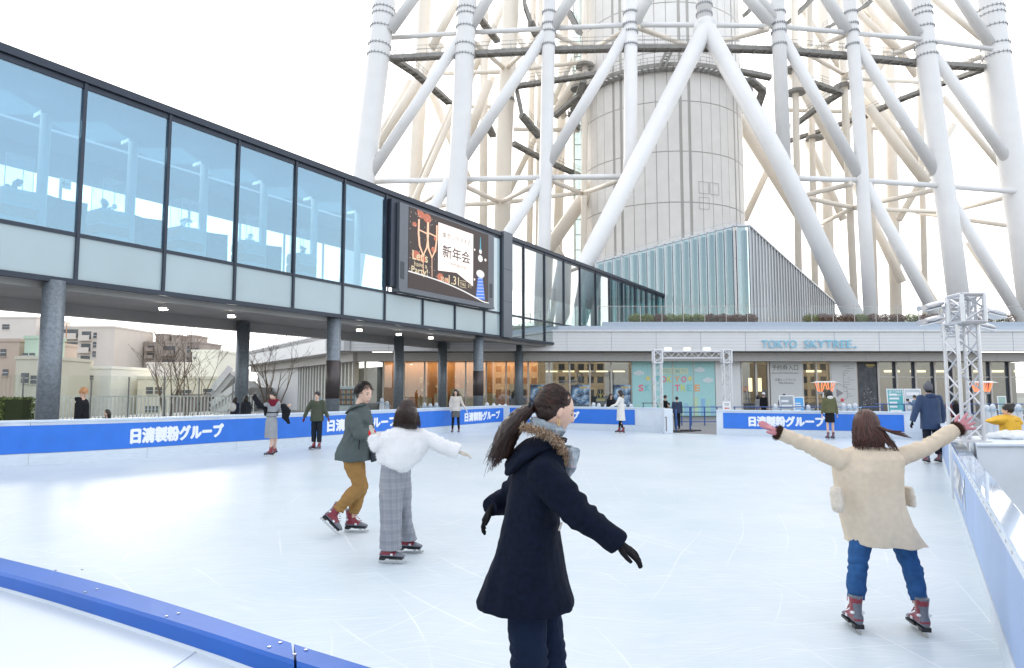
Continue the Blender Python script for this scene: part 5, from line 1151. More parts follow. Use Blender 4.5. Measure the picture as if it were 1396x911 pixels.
# ================================================================= PEOPLE
m_skin = mat('skin', (.66, .44, .34), .5, var=.04, vscale=20, spec=.35); m_lips = mat('lips', (.52, .26, .21), .4, var=0)
m_black = mat('black cloth', (.012, .013, .016), .9, var=.2, vscale=15, spec=.2); m_eye = mat('eye dark', (.015, .01, .01), .2, var=0)
def hairmat(n, c): return [mat(n, c, .38, var=.35, vscale=30, stretch=(1, 1, .15), spec=.5), mat(n + ' light', tuple(x * 1.7 for x in c), .38, var=.2, vscale=30, spec=.5)]
H_blk = hairmat('hair black', (.014, .010, .009)); H_br = hairmat('hair brown', (.026, .013, .010)); H_rb = hairmat('hair red brown', (.060, .022, .016)); H_gin = hairmat('hair ginger', (.42, .20, .08))
def fabric(n, c, var=.1, bump=.25, bs=350, sheen=0, rough=.9, vs=7): return mat(n, c, rough, var=var, vscale=vs, bump=bump, bscale=bs, bdist=.003, sheen=sheen, spec=.15)
def remesh(mb, name, mats, parent, voxel, it=2, disp=None, matfn=None, fac=.5):
    off = Vector(parent['_o']) if parent is not None else Vector()
    me = bpy.data.meshes.new('tmp'); me.from_pydata([tuple(v) for v in mb.v], [], mb.f); me.update()
    bm = bmesh.new(); bm.from_mesh(me); bmesh.ops.recalc_face_normals(bm, faces=bm.faces); bm.to_mesh(me); bm.free()
    o = bpy.data.objects.new('tmp', me); COL.objects.link(o)
    r = o.modifiers.new('r', 'REMESH'); r.mode = 'VOXEL'; r.voxel_size = voxel; r.adaptivity = 0
    if it: s = o.modifiers.new('s', 'SMOOTH'); s.factor = fac; s.iterations = it
    dg = bpy.context.evaluated_depsgraph_get(); n = bpy.data.meshes.new_from_object(o.evaluated_get(dg)); bpy.data.objects.remove(o); bpy.data.meshes.remove(me)
    n.name = name; k = len(n.vertices)
    co = np.empty(k * 3); n.vertices.foreach_get('co', co); co = co.reshape(-1, 3)
    if disp:
        no = np.empty(k * 3); n.vertices.foreach_get('normal', no); no = no.reshape(-1, 3)
        d = np.array([disp(Vector(p)) for p in co]); co = co + no * d[:, None]
    n.materials.clear()
    if not isinstance(mats, (list, tuple)): mats = [mats]
    for m in mats: n.materials.append(m)
    if matfn and len(mats) > 1:
        n.polygons.foreach_set('material_index', [matfn(Vector(p.center)) for p in n.polygons])
    else: n.polygons.foreach_set('material_index', [0] * len(n.polygons))
    co -= np.array(off); n.vertices.foreach_set('co', co.ravel()); n.polygons.foreach_set('use_smooth', [True] * len(n.polygons)); n.update()
    q = bpy.data.objects.new(name, n); COL.objects.link(q); q.parent = parent; q['_o'] = tuple(off); return q
def folds(amp, sx=9, sz=2.2, seed=0):
    return lambda p: amp * (.12 * noise.noise(Vector((p.x * 26, p.y * 26 + seed, p.z * 26))) + noise.noise(Vector((p.x * sx + seed, p.y * sx, p.z * sz))) + .5 * noise.noise(Vector((p.x * sx * 2.3, p.y * sx * 2.3 + seed, p.z * sz * 2.6))))
def fuzz(o, n, L_, m, parent, name='fuzz', r=.0006, seed=1):
    rnd = random.Random(seed); me = o.data; nv = len(me.vertices); mb = MB(); off = Vector(parent['_o'])
    for _ in range(n):
        v = me.vertices[rnd.randrange(nv)]; p = v.co + off; d = (v.normal + Vector((rnd.gauss(0, .5), rnd.gauss(0, .5), rnd.gauss(-.1, .5)))).normalized() * L_ * rnd.uniform(.5, 1.2)
        mb.tube([p - d * .1, p + d * .6, p + d + Vector((0, 0, -L_ * .2))], [r, r * .8, r * .3], n=3)
    return mb.build(name, m, parent)
def ell(mb, c, Mx, r, n=18, fn=None): mb.ball(c, r, n=n, M=Mx, fn=fn)
def headfn(s, face=1):
    E = math.exp
    def f(p):
        x, y, z = p; X_ = x * .074; Y_ = y * .094; Z_ = z * .118
        if z < 0:
            t = -z; X_ *= 1 - .30 * t ** 1.5
            Y_ *= (1 - .42 * t) if y < 0 else (1 - .02 * t)
        if y > .3 and face:
            a = min(1, (y - .3) / .2)
            Y_ += a * (.027 * E(-(x / .13) ** 2) * max(0, 1 - abs(z + .25) / (.13 if z < -.25 else .42)) - .007 * E(-((abs(x) - .38) / .18) ** 2 - ((z - .03) / .13) ** 2)
                 + .0055 * E(-(x / .27) ** 2) * (E(-((z + .53) / .055) ** 2) + E(-((z + .66) / .06) ** 2)) + .004 * E(-((z - .2) / .09) ** 2) * E(-(x / .6) ** 2))
        if z < -.6 and y > 0: Y_ += .012 * E(-(x / .35) ** 2) * min(1, (-z - .6) / .25)
        return Vector((X_, Y_, Z_)) * s
    return f
def frame(f, up=(0, 0, 1)):
    f = Vector(f).normalized(); up = Vector(up); r = f.cross(up).normalized(); u = r.cross(f).normalized()
    return Matrix((r, f, u)).transposed().to_4x4()
def hand(mb, w, d, pn, size=.18, spread=10, curl=20, thumb=1, thumbang=45, rf=.009):
    """w wrist, d pointing direction, pn palm normal, thumb=+1/-1 side"""
    d = Vector(d).normalized(); pn = Vector(pn); pn = (pn - d * pn.dot(d)).normalized(); s = d.cross(pn) * thumb; k = size / .18
    pl_ = .088 * k
    mb.loft([(w - d * .02, s * .024 * k, pn * .018 * k), (w + d * .01, s * .027 * k, pn * .018 * k), (w + d * pl_ * .5, s * .038 * k, pn * .017 * k), (w + d * pl_, s * .040 * k, pn * .013 * k), (w + d * (pl_ + .008), s * .034 * k, pn * .009 * k)], n=14)
    for i, (o, L_) in enumerate(((.030, .066), (.010, .076), (-.010, .070), (-.030, .055))):
        p = w + d * (pl_ - .012) + s * o * k; a = R(spread) * (o / .03); dd = (d * math.cos(a) + s * math.sin(a)).normalized(); pts = [p]; c = R(curl)
        for q in range(3):
            dd2 = (dd * math.cos(c * (q + .6)) + pn * math.sin(c * (q + .6))); p = p + dd2 * (L_ * k * (.44, .32, .26)[q] + (.012 if q == 0 else 0)); pts.append(p)
        mb.tube(pts, [rf * k * 1.05, rf * k, rf * k * .95, rf * k * .75], n=8)
    a = R(thumbang); td = (d * math.cos(a) + s * math.sin(a) + pn * .25).normalized(); p = w + d * .022 * k + s * .022 * k
    mb.tube([p, p + td * .035 * k, p + (td + d * .25).normalized() * .065 * k, p + (td + d * .45).normalized() * .088 * k], [.014 * k, .0125 * k, .011 * k, .008 * k], n=8)
m_bm = mat('boot maroon', (.22, .025, .04), .35, var=.1, vscale=12); m_bg = mat('boot grey', (.13, .14, .17), .4, var=.1, vscale=12); m_bk = mat('sole black', (.012, .012, .014), .45, var=.1); m_bl = mat('blade steel', (.62, .62, .62), .22, metal=1, var=.05)
m_lace = mat('lace red', (.30, .02, .04), .6, var=0); m_bw = mat('boot patch white', (.7, .72, .75), .4, var=0)
def skate(root, anch, fwd, up=(0, 0, 1), s=1.0, detail=True):
    """anch: point on the blade bottom under the ankle"""
    M = frame(fwd, up); M.translation = Vector(anch)
    T = lambda x, y, z: M @ Vector((y * s, x * s, z * s))          # x forward, y sideways
    ax = (M.to_3x3() @ Vector((1, 0, 0))); fx = M.to_3x3() @ Vector((0, 1, 0)); uz = M.to_3x3() @ Vector((0, 0, 1))
    mb = MB()
    sect = [(-.075, .026, .062, .10), (-.06, .036, .062, .14), (-.02, .037, .062, .165), (.03, .038, .062, .155), (.08, .043, .062, .125), (.125, .045, .062, .105), (.16, .038, .062, .094), (.185, .02, .066, .082)]
    mb.loft([(T(x, 0, (z0 + z1) / 2), ax * w_ * s, uz * (z1 - z0) / 2 * s) for x, w_, z0, z1 in sect], n=16)
    mb.loft([(T(-.012, 0, .075), ax * .034 * s, fx * .055 * s), (T(-.008, 0, .13), ax * .037 * s, fx * .062 * s), (T(-.015, 0, .175), ax * .038 * s, fx * .052 * s), (T(-.02, 0, .22), ax * .043 * s, fx * .054 * s), (T(-.022, 0, .255), ax * .047 * s, fx * .058 * s)], n=16)
    Mi = M.inverted()
    def mf(p):
        q = (Mi @ p) / s; x, z = q.y, q.z
        if z < .088 or (x > .095 and z < .12) : return 1
        if x < -.045 and .10 < z < .205: return 1
        if z > .24: return 1
        return 0
    bt = remesh(mb, 'skate', [m_bm, m_bg], root, .007 * s if detail else .014 * s, 2, matfn=mf)
    mb = MB(); mb.box(-.032, .032, -.072, -.018, .034, .064, 0, M @ Matrix.Scale(s, 4)).box(-.028, .028, -.018, .03, .05, .064, 0, M @ Matrix.Scale(s, 4)).box(-.038, .038, .03, .165, .046, .064, 0, M @ Matrix.Scale(s, 4)); o = mb.build('sole', m_bk, root); o.parent = bt
    prof = [(-.09, .004), (-.085, 0), (.16, 0), (.19, .010), (.205, .026), (.19, .030), (.165, .024), (.02, .022), (-.09, .022)]
    mb = MB(); mb.poly([T(x, -.002, z) for x, z in prof], ax * .004 * s); 
    for x in (-.05, .10, .15): mb.box(-.003, .003, x - .014, x + .014, .020, .045, 0, M @ Matrix.Scale(s, 4))
    o = mb.build('blade', m_bl, root); o.parent = bt
    if detail:
        mb = MB()
        for k in range(6):
            x = .10 - k * .018; z = .128 + k * .018; mb.tube([T(x, -.022, z - .006), T(x + .008, 0, z + .006), T(x - .006, .022, z + .002)], .0035 * s, n=5)
        for k in (-1, 1): mb.tube([T(.03, 0, .225), T(.045, k * .03, .235), T(.03, k * .04, .20)], .003 * s, n=5)
        o = mb.build('laces', m_lace, root); o.parent = bt
        mb = MB()
        for k in (-1, 1): mb.ball(T(-.045, k * .034, .14), (.016 * s, .016 * s, .011 * s), n=10); mb.box(k * .040 - .003, k * .040 + .003, .045, .07, .085, .105, 0, M @ Matrix.Scale(s, 4))
        o = mb.build('patch', m_bw, root); o.parent = bt
def strands(lines, rad, mats, parent, name='hair_strands', n=4, taper=.35):
    mb = MB(); rnd = random.Random(1)
    for L_ in lines: mb.tube(L_, [rad * (1 - (1 - taper) * i / (len(L_) - 1)) for i in range(len(L_))], n=n, mi=0 if rnd.random() < .72 else 1)
    return mb.build(name, mats, parent, smooth=True)
def capdir(M, hc, s, d, lift=1.0, c=(0, -.024, .026), r=(.083, .094, .106)):
    d = Vector(d).normalized(); return hc + M.to_3x3() @ (Vector((c[0] + d.x * r[0] * lift, c[1] + d.y * r[1] * lift, c[2] + d.z * r[2] * lift)) * s)
def person(label, px, Y, H=1.62, yaw=180, J=None, top=None, bot=None, hair='short', hm=H_blk, head=None, arms=None, legs=None, lean=(0, 0, 1), skates=True, vox=.012,
           hands='skin', gl_m=None, sex='f', extra=None, detail=False, toes=None, hs=1.0, z0=0.0, eyes=True, handopt=None, name='person'):
    J = J or {}; fr = math.radians(yaw); f = Vector((math.sin(fr), math.cos(fr), 0)); r = Vector((math.cos(fr), -math.sin(fr), 0)); up = Vector((0, 0, 1))
    base = P(px, 533, Y); base.z = z0
    root = thing(name, label, 'person', base)
    ah = (.155 if skates else .085); lt, ls = .245 * H, .235 * H
    legs = legs or {}; lv = {k: legs.get(k, ((0, 0, -1), (0, 0, -1))) for k in 'LR'}
    drop = max(-(Vector(a).normalized().z * lt + Vector(b).normalized().z * ls) for a, b in lv.values())
    pel = base + up * (ah + drop) ; ln = Vector(lean).normalized()
    sw = (.118 if sex == 'f' else .132) * H
    j = {'pel': pel, 'neck': pel + ln * .315 * H}
    j['shc'] = pel + ln * .288 * H
    for s, k in ((-1, 'L'), (1, 'R')):
        j['sh' + k] = j['shc'] + r * s * sw * .88; a = (arms or {}).get(k, ((s * r.x * .15, s * r.y * .15, -1), (s * r.x * .05, s * r.y * .05, -1)))
        j['el' + k] = j['sh' + k] + Vector(a[0]).normalized() * .175 * H; j['wr' + k] = j['el' + k] + Vector(a[1]).normalized() * .15 * H
        j['hi' + k] = pel + r * s * .055 * H; t, b = lv[k]; j['kn' + k] = j['hi' + k] + Vector(t).normalized() * lt; j['an' + k] = j['kn' + k] + Vector(b).normalized() * ls
    hd = Vector(head) if head else f; j['head'] = j['neck'] + (ln + hd * .12).normalized() * .105 * H
    for k, v in J.items(): j[k] = P(v[0], v[1], Y + (v[2] if len(v) > 2 else 0))
    for k in 'LR':
        if 'ha' + k not in j: j['ha' + k] = j['wr' + k] + (j['wr' + k] - j['el' + k]).normalized() * .1
    if skates:
        for k in 'LR':
            if 'up' + k not in (toes or {}): j['an' + k].z = .160
    s = hs * H / 1.66; HM = frame(hd, ln if not head else (0, 0, 1)); hc = j['head']
    # ---- body, one continuous surface
    mb = MB(); nk = j['neck']; pe = j['pel']
    mb.ball(hc, 1, n=56 if detail else 24, M=HM, fn=headfn(s))
    for sg in (-1, 1): mb.ball(hc + HM.to_3x3() @ (Vector((sg * .076, .008, -.006)) * s), (.0085 * s, .015 * s, .027 * s), n=14, M=HM)
    mb.loft([(nk - (hc - nk) * .25, r * .055 * s, f * .055 * s), (nk.lerp(hc, .4) , r * .050 * s, f * .052 * s), (nk.lerp(hc, .75), r * .048 * s, f * .05 * s)], n=16)
    q = H / 1.66; dv = (nk - pe)
    mb.loft([(pe - dv * .06, r * .09 * q, f * .06 * q), (pe, r * .115 * q, f * .075 * q), (pe + dv * .35, r * .10 * q, f * .07 * q), (pe + dv * .7, r * .14 * q, f * .10 * q), (pe + dv * .9, r * .13 * q, f * .08 * q), (nk, r * .06 * q, f * .055 * q)], n=20)
    for k in 'LR':
        mb.tube([j['sh' + k], j['el' + k], j['wr' + k]], [.048 * q, .038 * q, .026 * q], n=12); mb.ball(j['sh' + k], .05 * q, n=12); mb.ball(j['el' + k], .038 * q, n=10)
        mb.tube([j['hi' + k], j['kn' + k], j['kn' + k].lerp(j['an' + k], .35), j['an' + k]], [.060 * q, .047 * q, .047 * q, .034 * q], n=14); mb.ball(j['kn' + k], .047 * q, n=10)
        ft = (toes or {}).get(k, f)
        if not skates: mb.tube([j['an' + k], j['an' + k] + Vector((0, 0, -.035)) + Vector(ft) * .05, j['an' + k] + Vector((0, 0, -.045)) + Vector(ft) * .12], [.036 * q, .034 * q, .022 * q], n=10)
        if hands == 'skin':
            d = j['ha' + k] - j['wr' + k]; 
            hand(mb, j['wr' + k] + d.normalized() * .01, d, -r * (1 if k == 'R' else -1) if abs(d.normalized().z) > .5 else (0, 0, -1), .165 * q, curl=22, thumb=-1 if k == 'R' else 1, rf=max(.009, vox * .8))
    HMi = HM.to_3x3().inverted()
    def lips(p):
        v_ = HMi @ (p - hc) / s; return 1 if (abs(v_.x) < .023 - abs(v_.z + .070) * .8 and v_.y > .06 and -.082 < v_.z < -.058) else 0
    remesh(mb, 'body', [m_skin, m_lips], root, vox * (.36 if detail else .9), 2, matfn=lips)
    for sg in (-1, 1):
        if eyes:
            mb = MB(); p = hc + HM.to_3x3() @ (Vector((sg * .030, .0795, .001)) * s); mb.ball(p, (.0125 * s, .006 * s, .0048 * s), n=12, M=HM); mb.build('eye', m_eye, root, smooth=True)
            mb = MB(); mb.tube([hc + HM.to_3x3() @ (Vector((sg * x, y, z)) * s) for x, y, z in ((.014, .088, .020), (.030, .0865, .026), (.046, .0765, .021))], [.0022 * s, .003 * s, .0015 * s], n=5); mb.build('eyebrow', hm[0], root)
    # ---- garments
    if bot:
        bm_ = bot['m']; kind = bot.get('k', 'trousers')
        if kind == 'trousers':
            rr_ = bot.get('r', (.092, .075, .062)); mb = MB()
            if 'rings' in bot:
                for rg in bot['rings']: mb.loft([ring(a, b, y, Y + dy, dp) for a, b, y, dy, dp in rg], n=24)
                mb.ball(pe, (.13 * q, .11 * q, .09 * q), n=16)
            else:
                for k in 'LR':
                    a_, k_, c_ = j['hi' + k], j['kn' + k], j['an' + k]; e = a_ + (a_ - k_).normalized() * .06
                    mb.tube([e, a_, a_.lerp(k_, .5), k_, k_.lerp(c_, .5), c_ + (k_ - c_).normalized() * (.06 if skates else .0)], [rr_[0] * q, rr_[0] * q, (rr_[0] + rr_[1]) / 2 * q, rr_[1] * q, (rr_[1] + rr_[2]) / 2 * q, rr_[2] * q], n=16); mb.ball(k_, rr_[1] * q, n=12)
                mb.loft([(pe - up * .10, r * .15 * q, f * .10 * q), (pe, r * .16 * q, f * .11 * q), (pe + dv * .25, r * .13 * q, f * .10 * q)], n=20)
            fd2 = folds(bot.get('fold', .008), 6, 7, 3)
            def dst(p):
                v_ = fd2(p)
                for k in 'LR':
                    for jt, am, wd3 in (('kn', .0045, .09), ('an', .0035, .12)):
                        q_ = p - j[jt + k] - (Vector((0, 0, .12)) if jt == 'an' else Vector()); 
                        if abs(q_.z) < .25 and abs(q_.x) < .16: v_ += am * math.exp(-(q_.z / wd3) ** 2) * math.sin(q_.z * 105 + q_.x * 25 + 6 * noise.noise(p * 7))
                return v_
            remesh(mb, 'trousers', bm_, root, vox * .75, 2, disp=dst if detail and 'rings' not in bot else fd2)
        else:
            hz = bot['hem']; mb = MB(); c0 = pe + dv * .2; c1 = Vector((pe.x, pe.y, hz)) + Vector(bot.get('sh', (0, 0, 0)))
            w1 = bot.get('w', .19)
            mb.loft([(c0, r * .13 * q, f * .10 * q), (pe - up * .03, r * .165 * q, f * .13 * q), (c1, r * w1 * q, f * w1 * .85 * q)], n=32, fold=lambda t_, an: .05 * t_ * math.sin(an * 7))
            remesh(mb, 'skirt', bm_, root, vox * .8, 1, disp=folds(.006, 9, 2))
            if bot.get('tights'):
                mb = MB()
                for k in 'LR': mb.tube([j['hi' + k], j['kn' + k], j['kn' + k].lerp(j['an' + k], .35), j['an' + k]], [.082 * q, .058 * q, .056 * q, .042 * q], n=12)
                remesh(mb, 'tights', bot['tights'], root, vox * .8, 1)
    if top:
        mb = MB(); dep = top.get('dep', 1)
        if 'rings' in top:
            lay = [ring(a, b, y, Y + dy, dp) for a, b, y, dp, dy, tl in [(g + (0, None))[:6] if len(g) == 4 else g for g in top['rings']]]
            mb.loft(lay, n=40, fold=top.get('fn'))
        else:
            w = top.get('w', .018); hz = top['hem']; fl = top.get('fl', .03); L0 = []
            for t_, a_, b_ in ((1.0, .062, .062), (.95, .105, .08), (.90, .145 if sex == 'f' else .16, .095), (.78, .15 if sex == 'f' else .17, .108), (.5, .135 if sex == 'f' else .16, .105), (.2, .15 if sex == 'f' else .16, .115)):
                L0.append((pe + dv * t_, r * (a_ + w) * q, f * (b_ + w) * q))
            zc = (pe + dv * .2).z
            if hz < zc - .05: L0.append((Vector((pe.x, pe.y, (hz + zc) / 2)), r * (.165 + w + fl * .5) * q, f * (.125 + w + fl * .5) * q)); L0.append((Vector((pe.x, pe.y, hz)), r * (.168 + w + fl) * q, f * (.13 + w + fl) * q))
            mb.loft(L0, n=30, fold=lambda t_, an: .03 * max(0, t_ - .5) * math.sin(an * 6))
        sr = top.get('sr', (.068, .056, .046))
        for k in 'LR':
            if k in top.get('nosleeve', ''): continue
            a_, e_2, w_ = j['sh' + k], j['el' + k], j['wr' + k]; 
            mb.tube([a_.lerp(j['shc'], .35), a_, a_.lerp(e_2, .5), e_2, e_2.lerp(w_, .5), w_ + (w_ - e_2).normalized() * top.get('cuff', .0)], [sr[0] * q, sr[0] * q, (sr[0] + sr[1]) / 2 * q, sr[1] * q, (sr[1] + sr[2]) / 2 * q, sr[2] * q], n=16); mb.ball(e_2, sr[1] * q, n=12); mb.ball(a_, sr[0] * q * 1.02, n=12)
        if 'more' in top: top['more'](mb, j)
        fd = folds(top.get('amp', .010), top.get('fs', 8), top.get('fz', 3), px)
        def dsp(p):
            v_ = fd(p)
            for k in 'LR':
                e_2 = j['el' + k]; ax_ = (j['wr' + k] - j['sh' + k]).normalized(); q_ = p - e_2; t_ = q_.dot(ax_); rad = (q_ - ax_ * t_).length
                if rad < .16 and abs(t_) < .3: v_ += .0085 * q * math.exp(-(t_ / .13) ** 2) * math.sin(t_ * 95 + 5 * noise.noise(p * 9)) * (.55 + .45 * math.sin(math.atan2(q_.z, q_.y) + 1))
            return v_
        tob = remesh(mb, top.get('name', 'coat'), top['m'], root, vox * (.6 if detail else .85), top.get('it', 2), disp=dsp if detail else fd, matfn=top.get('matfn'))
        if top.get('fuzz'): fuzz(tob, top['fuzz'][0], top['fuzz'][1], top['m'], root)
        if top.get('hood'):
            mb = MB(); c = nk + f * -.07 * q + up * .01; mb.ball(c, (.115 * q, .085 * q, .06 * q), n=18, M=frame(f, (0, 0, 1)) ); mb.ball(c + up * .03, (.10 * q, .10 * q, .035 * q), n=18, M=frame(f))
            remesh(mb, 'hood', top['hood'], root, vox * .8, 3, disp=folds(.008, 14, 10))
    if hands == 'glove':
        for k in 'LR':
            d = j['ha' + k] - j['wr' + k]; ho = (handopt or {}).get(k, {}); mb = MB()
            pn = ho.get('pn', (-r * (1 if k == 'R' else -1)) if abs(d.normalized().z) > .5 else (0, 0, -1)); hand(mb, j['wr' + k], d, pn, ho.get('size', .175 * q), ho.get('spread', 10), ho.get('curl', 18), ho.get('thumb', -1 if k == 'R' else 1), ho.get('ta', 45), rf=.0105 if detail else max(.011, vox * .8))
            remesh(mb, 'glove', gl_m, root, vox * (.34 if detail else .7), 1)
    if skates:
        for k in 'LR':
            td = Vector((toes or {}).get(k, f)).normalized(); u_ = (toes or {}).get('up' + k, (0, 0, 1)); M = frame(td, u_); a = j['an' + k] - (M.to_3x3() @ Vector((0, 0, .155)))
            skate(root, a, td, u_, s=H / 1.66 * 1.02, detail=detail)
    else:
        for k in 'LR':
            mb = MB(); a = j['an' + k]; ft = (toes or {}).get(k, f); ft = Vector(ft); sdv = ft.cross(up)
            mb.loft([(a - ft * .06 + up * -.04, sdv * .035, up * .042), (a + up * -.035, sdv * .04, up * .05), (a + ft * .08 - up * .05, sdv * .045, up * .032), (a + ft * .17 - up * .06, sdv * .03, up * .02)], n=12); mb.build('shoe', m_bk, root, smooth=True)
    # ---- hair / headwear
    rnd = random.Random(int(px)); Md = HM.to_3x3()
    if hair in ('short', 'bob', 'long', 'pony', 'bun'):
        mb = MB(); mb.ball(hc + Md @ (Vector((0, -.024, .026) if detail else (0, -.012, .028)) * s), (.083 * s, .094 * s, .106 * s) if detail else (.089 * s, .100 * s, .104 * s), n=26, M=HM)
        if hair in ('bob', 'long'):
            L_ = {'bob': .17, 'long': .26}[hair]
            mb.loft([(hc + Md @ (Vector((0, -.03, .05)) * s), Md @ Vector((.098, 0, 0)) * s, Md @ Vector((0, .088, 0)) * s), (hc + Md @ (Vector((0, -.035, -.02)) * s), Md @ Vector((.122, 0, 0)) * s, Md @ Vector((0, .086, 0)) * s), (hc + Md @ (Vector((0, -.045, -.09)) * s), Md @ Vector((.130, 0, 0)) * s, Md @ Vector((0, .070, 0)) * s), (hc + Md @ (Vector((0, -.05, 0)) * s) - up * L_ * s, Md @ Vector((.125, 0, 0)) * s, Md @ Vector((0, .06, 0)) * s)], n=24)
        if hair == 'bun': mb.ball(hc + Md @ (Vector((0, -.085, .095)) * s), .042 * s, n=14)
        remesh(mb, 'hair', hm, root, vox * (.55 if detail else .85), 1, disp=folds(.002 if detail else .006, 40, 25))
        lines = []; dense = 800 if detail else (90 if vox < .016 else 0)
        if hair == 'short' and dense:
            for _ in range(dense):
                ph = rnd.uniform(0, 6.283); th = math.acos(rnd.uniform(-.15, 1)); d = Vector((math.sin(th) * math.cos(ph), math.sin(th) * math.sin(ph), math.cos(th)))
                if d.y > .55 and d.z < .35: continue
                p0 = capdir(HM, hc, s, d, .97); tg = (Md @ Vector((d.x * .5 + rnd.gauss(0, .25), .55 + d.y * .4, -.75 * (1 - d.z) + .1 + rnd.gauss(0, .15)))).normalized(); nn_ = (Md @ d)
                Ls = rnd.uniform(.018, .036) * s; lines.append([p0, p0 + (tg * .5 + nn_ * .16) * Ls, p0 + (tg + nn_ * .10) * Ls, p0 + (tg * 1.5 - nn_ * .02 - up * .1) * Ls])
        if hair in ('bob', 'long') and dense:
            for _ in range(dense):
                ph = rnd.uniform(-math.pi, math.pi); d0 = Vector((math.sin(ph), math.cos(ph), 0))
                if abs(ph) < .95: continue
                pts = []; tj = rnd.uniform(0, .35); lf = rnd.uniform(1.0, 1.05)
                for t_ in (tj, tj + .3, 1.0, 1.35, 1.62):
                    th = min(t_, 1.6); pts.append(capdir(HM, hc, s, (d0.x * math.sin(th), d0.y * math.sin(th), math.cos(th)), lf))
                wd_2 = Md @ Vector((d0.x * .052, d0.y * .02, 0)); L_ = ({'bob': .16, 'long': .26}[hair] + rnd.uniform(-.03, .035)) * s; e = pts[-1]; inw = (hc - e); inw.z = 0
                for q_ in (.25, .5, .75, 1): pts.append(e + inw * (.04 * q_) + wd_2 * (.5 + .5 * q_) - up * L_ * q_ * .95 + Vector((rnd.gauss(0, .004), rnd.gauss(0, .004), 0)) * q_ * 2)
                lines.append(pts)
        if lines: strands(lines, (.0024 if detail else .0035) * s, hm, root)
    elif hair == 'beanie':
        mb = MB(); mb.ball(hc + Md @ (Vector((0, -.012, .035)) * s), (.092 * s, .108 * s, .115 * s), n=26, M=HM); mb.ball(hc + Md @ (Vector((0, -.02, .16)) * s), .03 * s, n=10)
        remesh(mb, 'beanie', fabric('beanie grey', (.13, .13, .15)), root, vox * .7, 1); mb = MB(); mb.ball(hc + Md @ (Vector((0, -.03, -.03)) * s), (.078 * s, .075 * s, .07 * s), n=16, M=HM); mb.build('hair', hm[0], root, smooth=True)
    elif hair == 'cap':
        mb = MB(); mb.ball(hc + Md @ (Vector((0, -.010, .04)) * s), (.09 * s, .104 * s, .095 * s), n=22, M=HM); mb.loft([(hc + Md @ (Vector((0, .07, .055)) * s), Md @ Vector((.06, 0, 0)), Md @ Vector((0, 0, .012))), (hc + Md @ (Vector((0, .16, .04)) * s), Md @ Vector((.045, 0, 0)), Md @ Vector((0, 0, .006)))], n=12)
        mb.build('cap', mat('cap white', (.75, .76, .78), .7), root, smooth=True); mb = MB(); mb.ball(hc + Md @ (Vector((0, -.03, -.02)) * s), (.08 * s, .08 * s, .07 * s), n=16, M=HM); mb.build('hair', hm[0], root, smooth=True)
    if extra: extra(root, j, s, HM, hc)
    return root, j
def ring(a, b, y, Y, dp):
    c = P((a + b) / 2, y, Y); v = Vector((c.x, c.y, 0)).normalized(); sd = Vector((v.y, -v.x, 0)); w = (b - a) / 2 / FPX * Y * v.y
    return (c, sd * w, v * dp)
def ringtube(c, r0, r1, tl, n=24):
    return [Vector(c) + Vector((math.cos(6.2832 * k / n) * r0, math.sin(6.2832 * k / n) * r1, math.cos(6.2832 * k / n) * tl)) for k in range(n + 1)]
# plaid materials
def plaid(name, base, dark, light, sc, rough=.9):
    m = bpy.data.materials.new(name); m.use_nodes = True; N, L = _nt(m); b = N['Principled BSDF']; b.inputs['Roughness'].default_value = rough
    tc = N.new('ShaderNodeTexCoord'); col = None
    def band(axis, s_, w_, ph):
        sp = N.new('ShaderNodeSeparateXYZ'); L.new(tc.outputs['Object'], sp.inputs[0])
        a = N.new('ShaderNodeMath'); a.operation = 'MULTIPLY_ADD'; a.inputs[1].default_value = s_; a.inputs[2].default_value = ph
        if axis == 'X':
            ad = N.new('ShaderNodeMath'); ad.operation = 'ADD'; L.new(sp.outputs['X'], ad.inputs[0]); L.new(sp.outputs['Y'], ad.inputs[1]); L.new(ad.outputs[0], a.inputs[0])
        else: L.new(sp.outputs[axis], a.inputs[0])
        fr_ = N.new('ShaderNodeMath'); fr_.operation = 'FRACT'; L.new(a.outputs[0], fr_.inputs[0]); lt_ = N.new('ShaderNodeMath'); lt_.operation = 'LESS_THAN'; lt_.inputs[1].default_value = w_; L.new(fr_.outputs[0], lt_.inputs[0]); return lt_.outputs[0]
    cur = None; rgb = N.new('ShaderNodeRGB'); rgb.outputs[0].default_value = (*base, 1); cur = rgb.outputs[0]
    for ax, s_, w_, ph, c, k in (('X', sc, .35, 0, dark, .30), ('Z', sc * .8, .35, 0, dark, .30), ('X', sc, .06, .6, light, .4), ('Z', sc * .8, .06, .6, light, .4), ('X', sc * 3, .2, .1, dark, .18), ('Z', sc * 2.4, .2, .1, dark, .18)):
        bd_ = band(ax, s_, w_, ph); mu = N.new('ShaderNodeMath'); mu.operation = 'MULTIPLY'; mu.inputs[1].default_value = k; L.new(bd_, mu.inputs[0]); mx = N.new('ShaderNodeMix'); mx.data_type = 'RGBA'; L.new(mu.outputs[0], mx.inputs[0]); L.new(cur, mx.inputs[6]); mx.inputs[7].default_value = (*c, 1); cur = mx.outputs[2]
    L.new(cur, b.inputs['Base Color']); return m
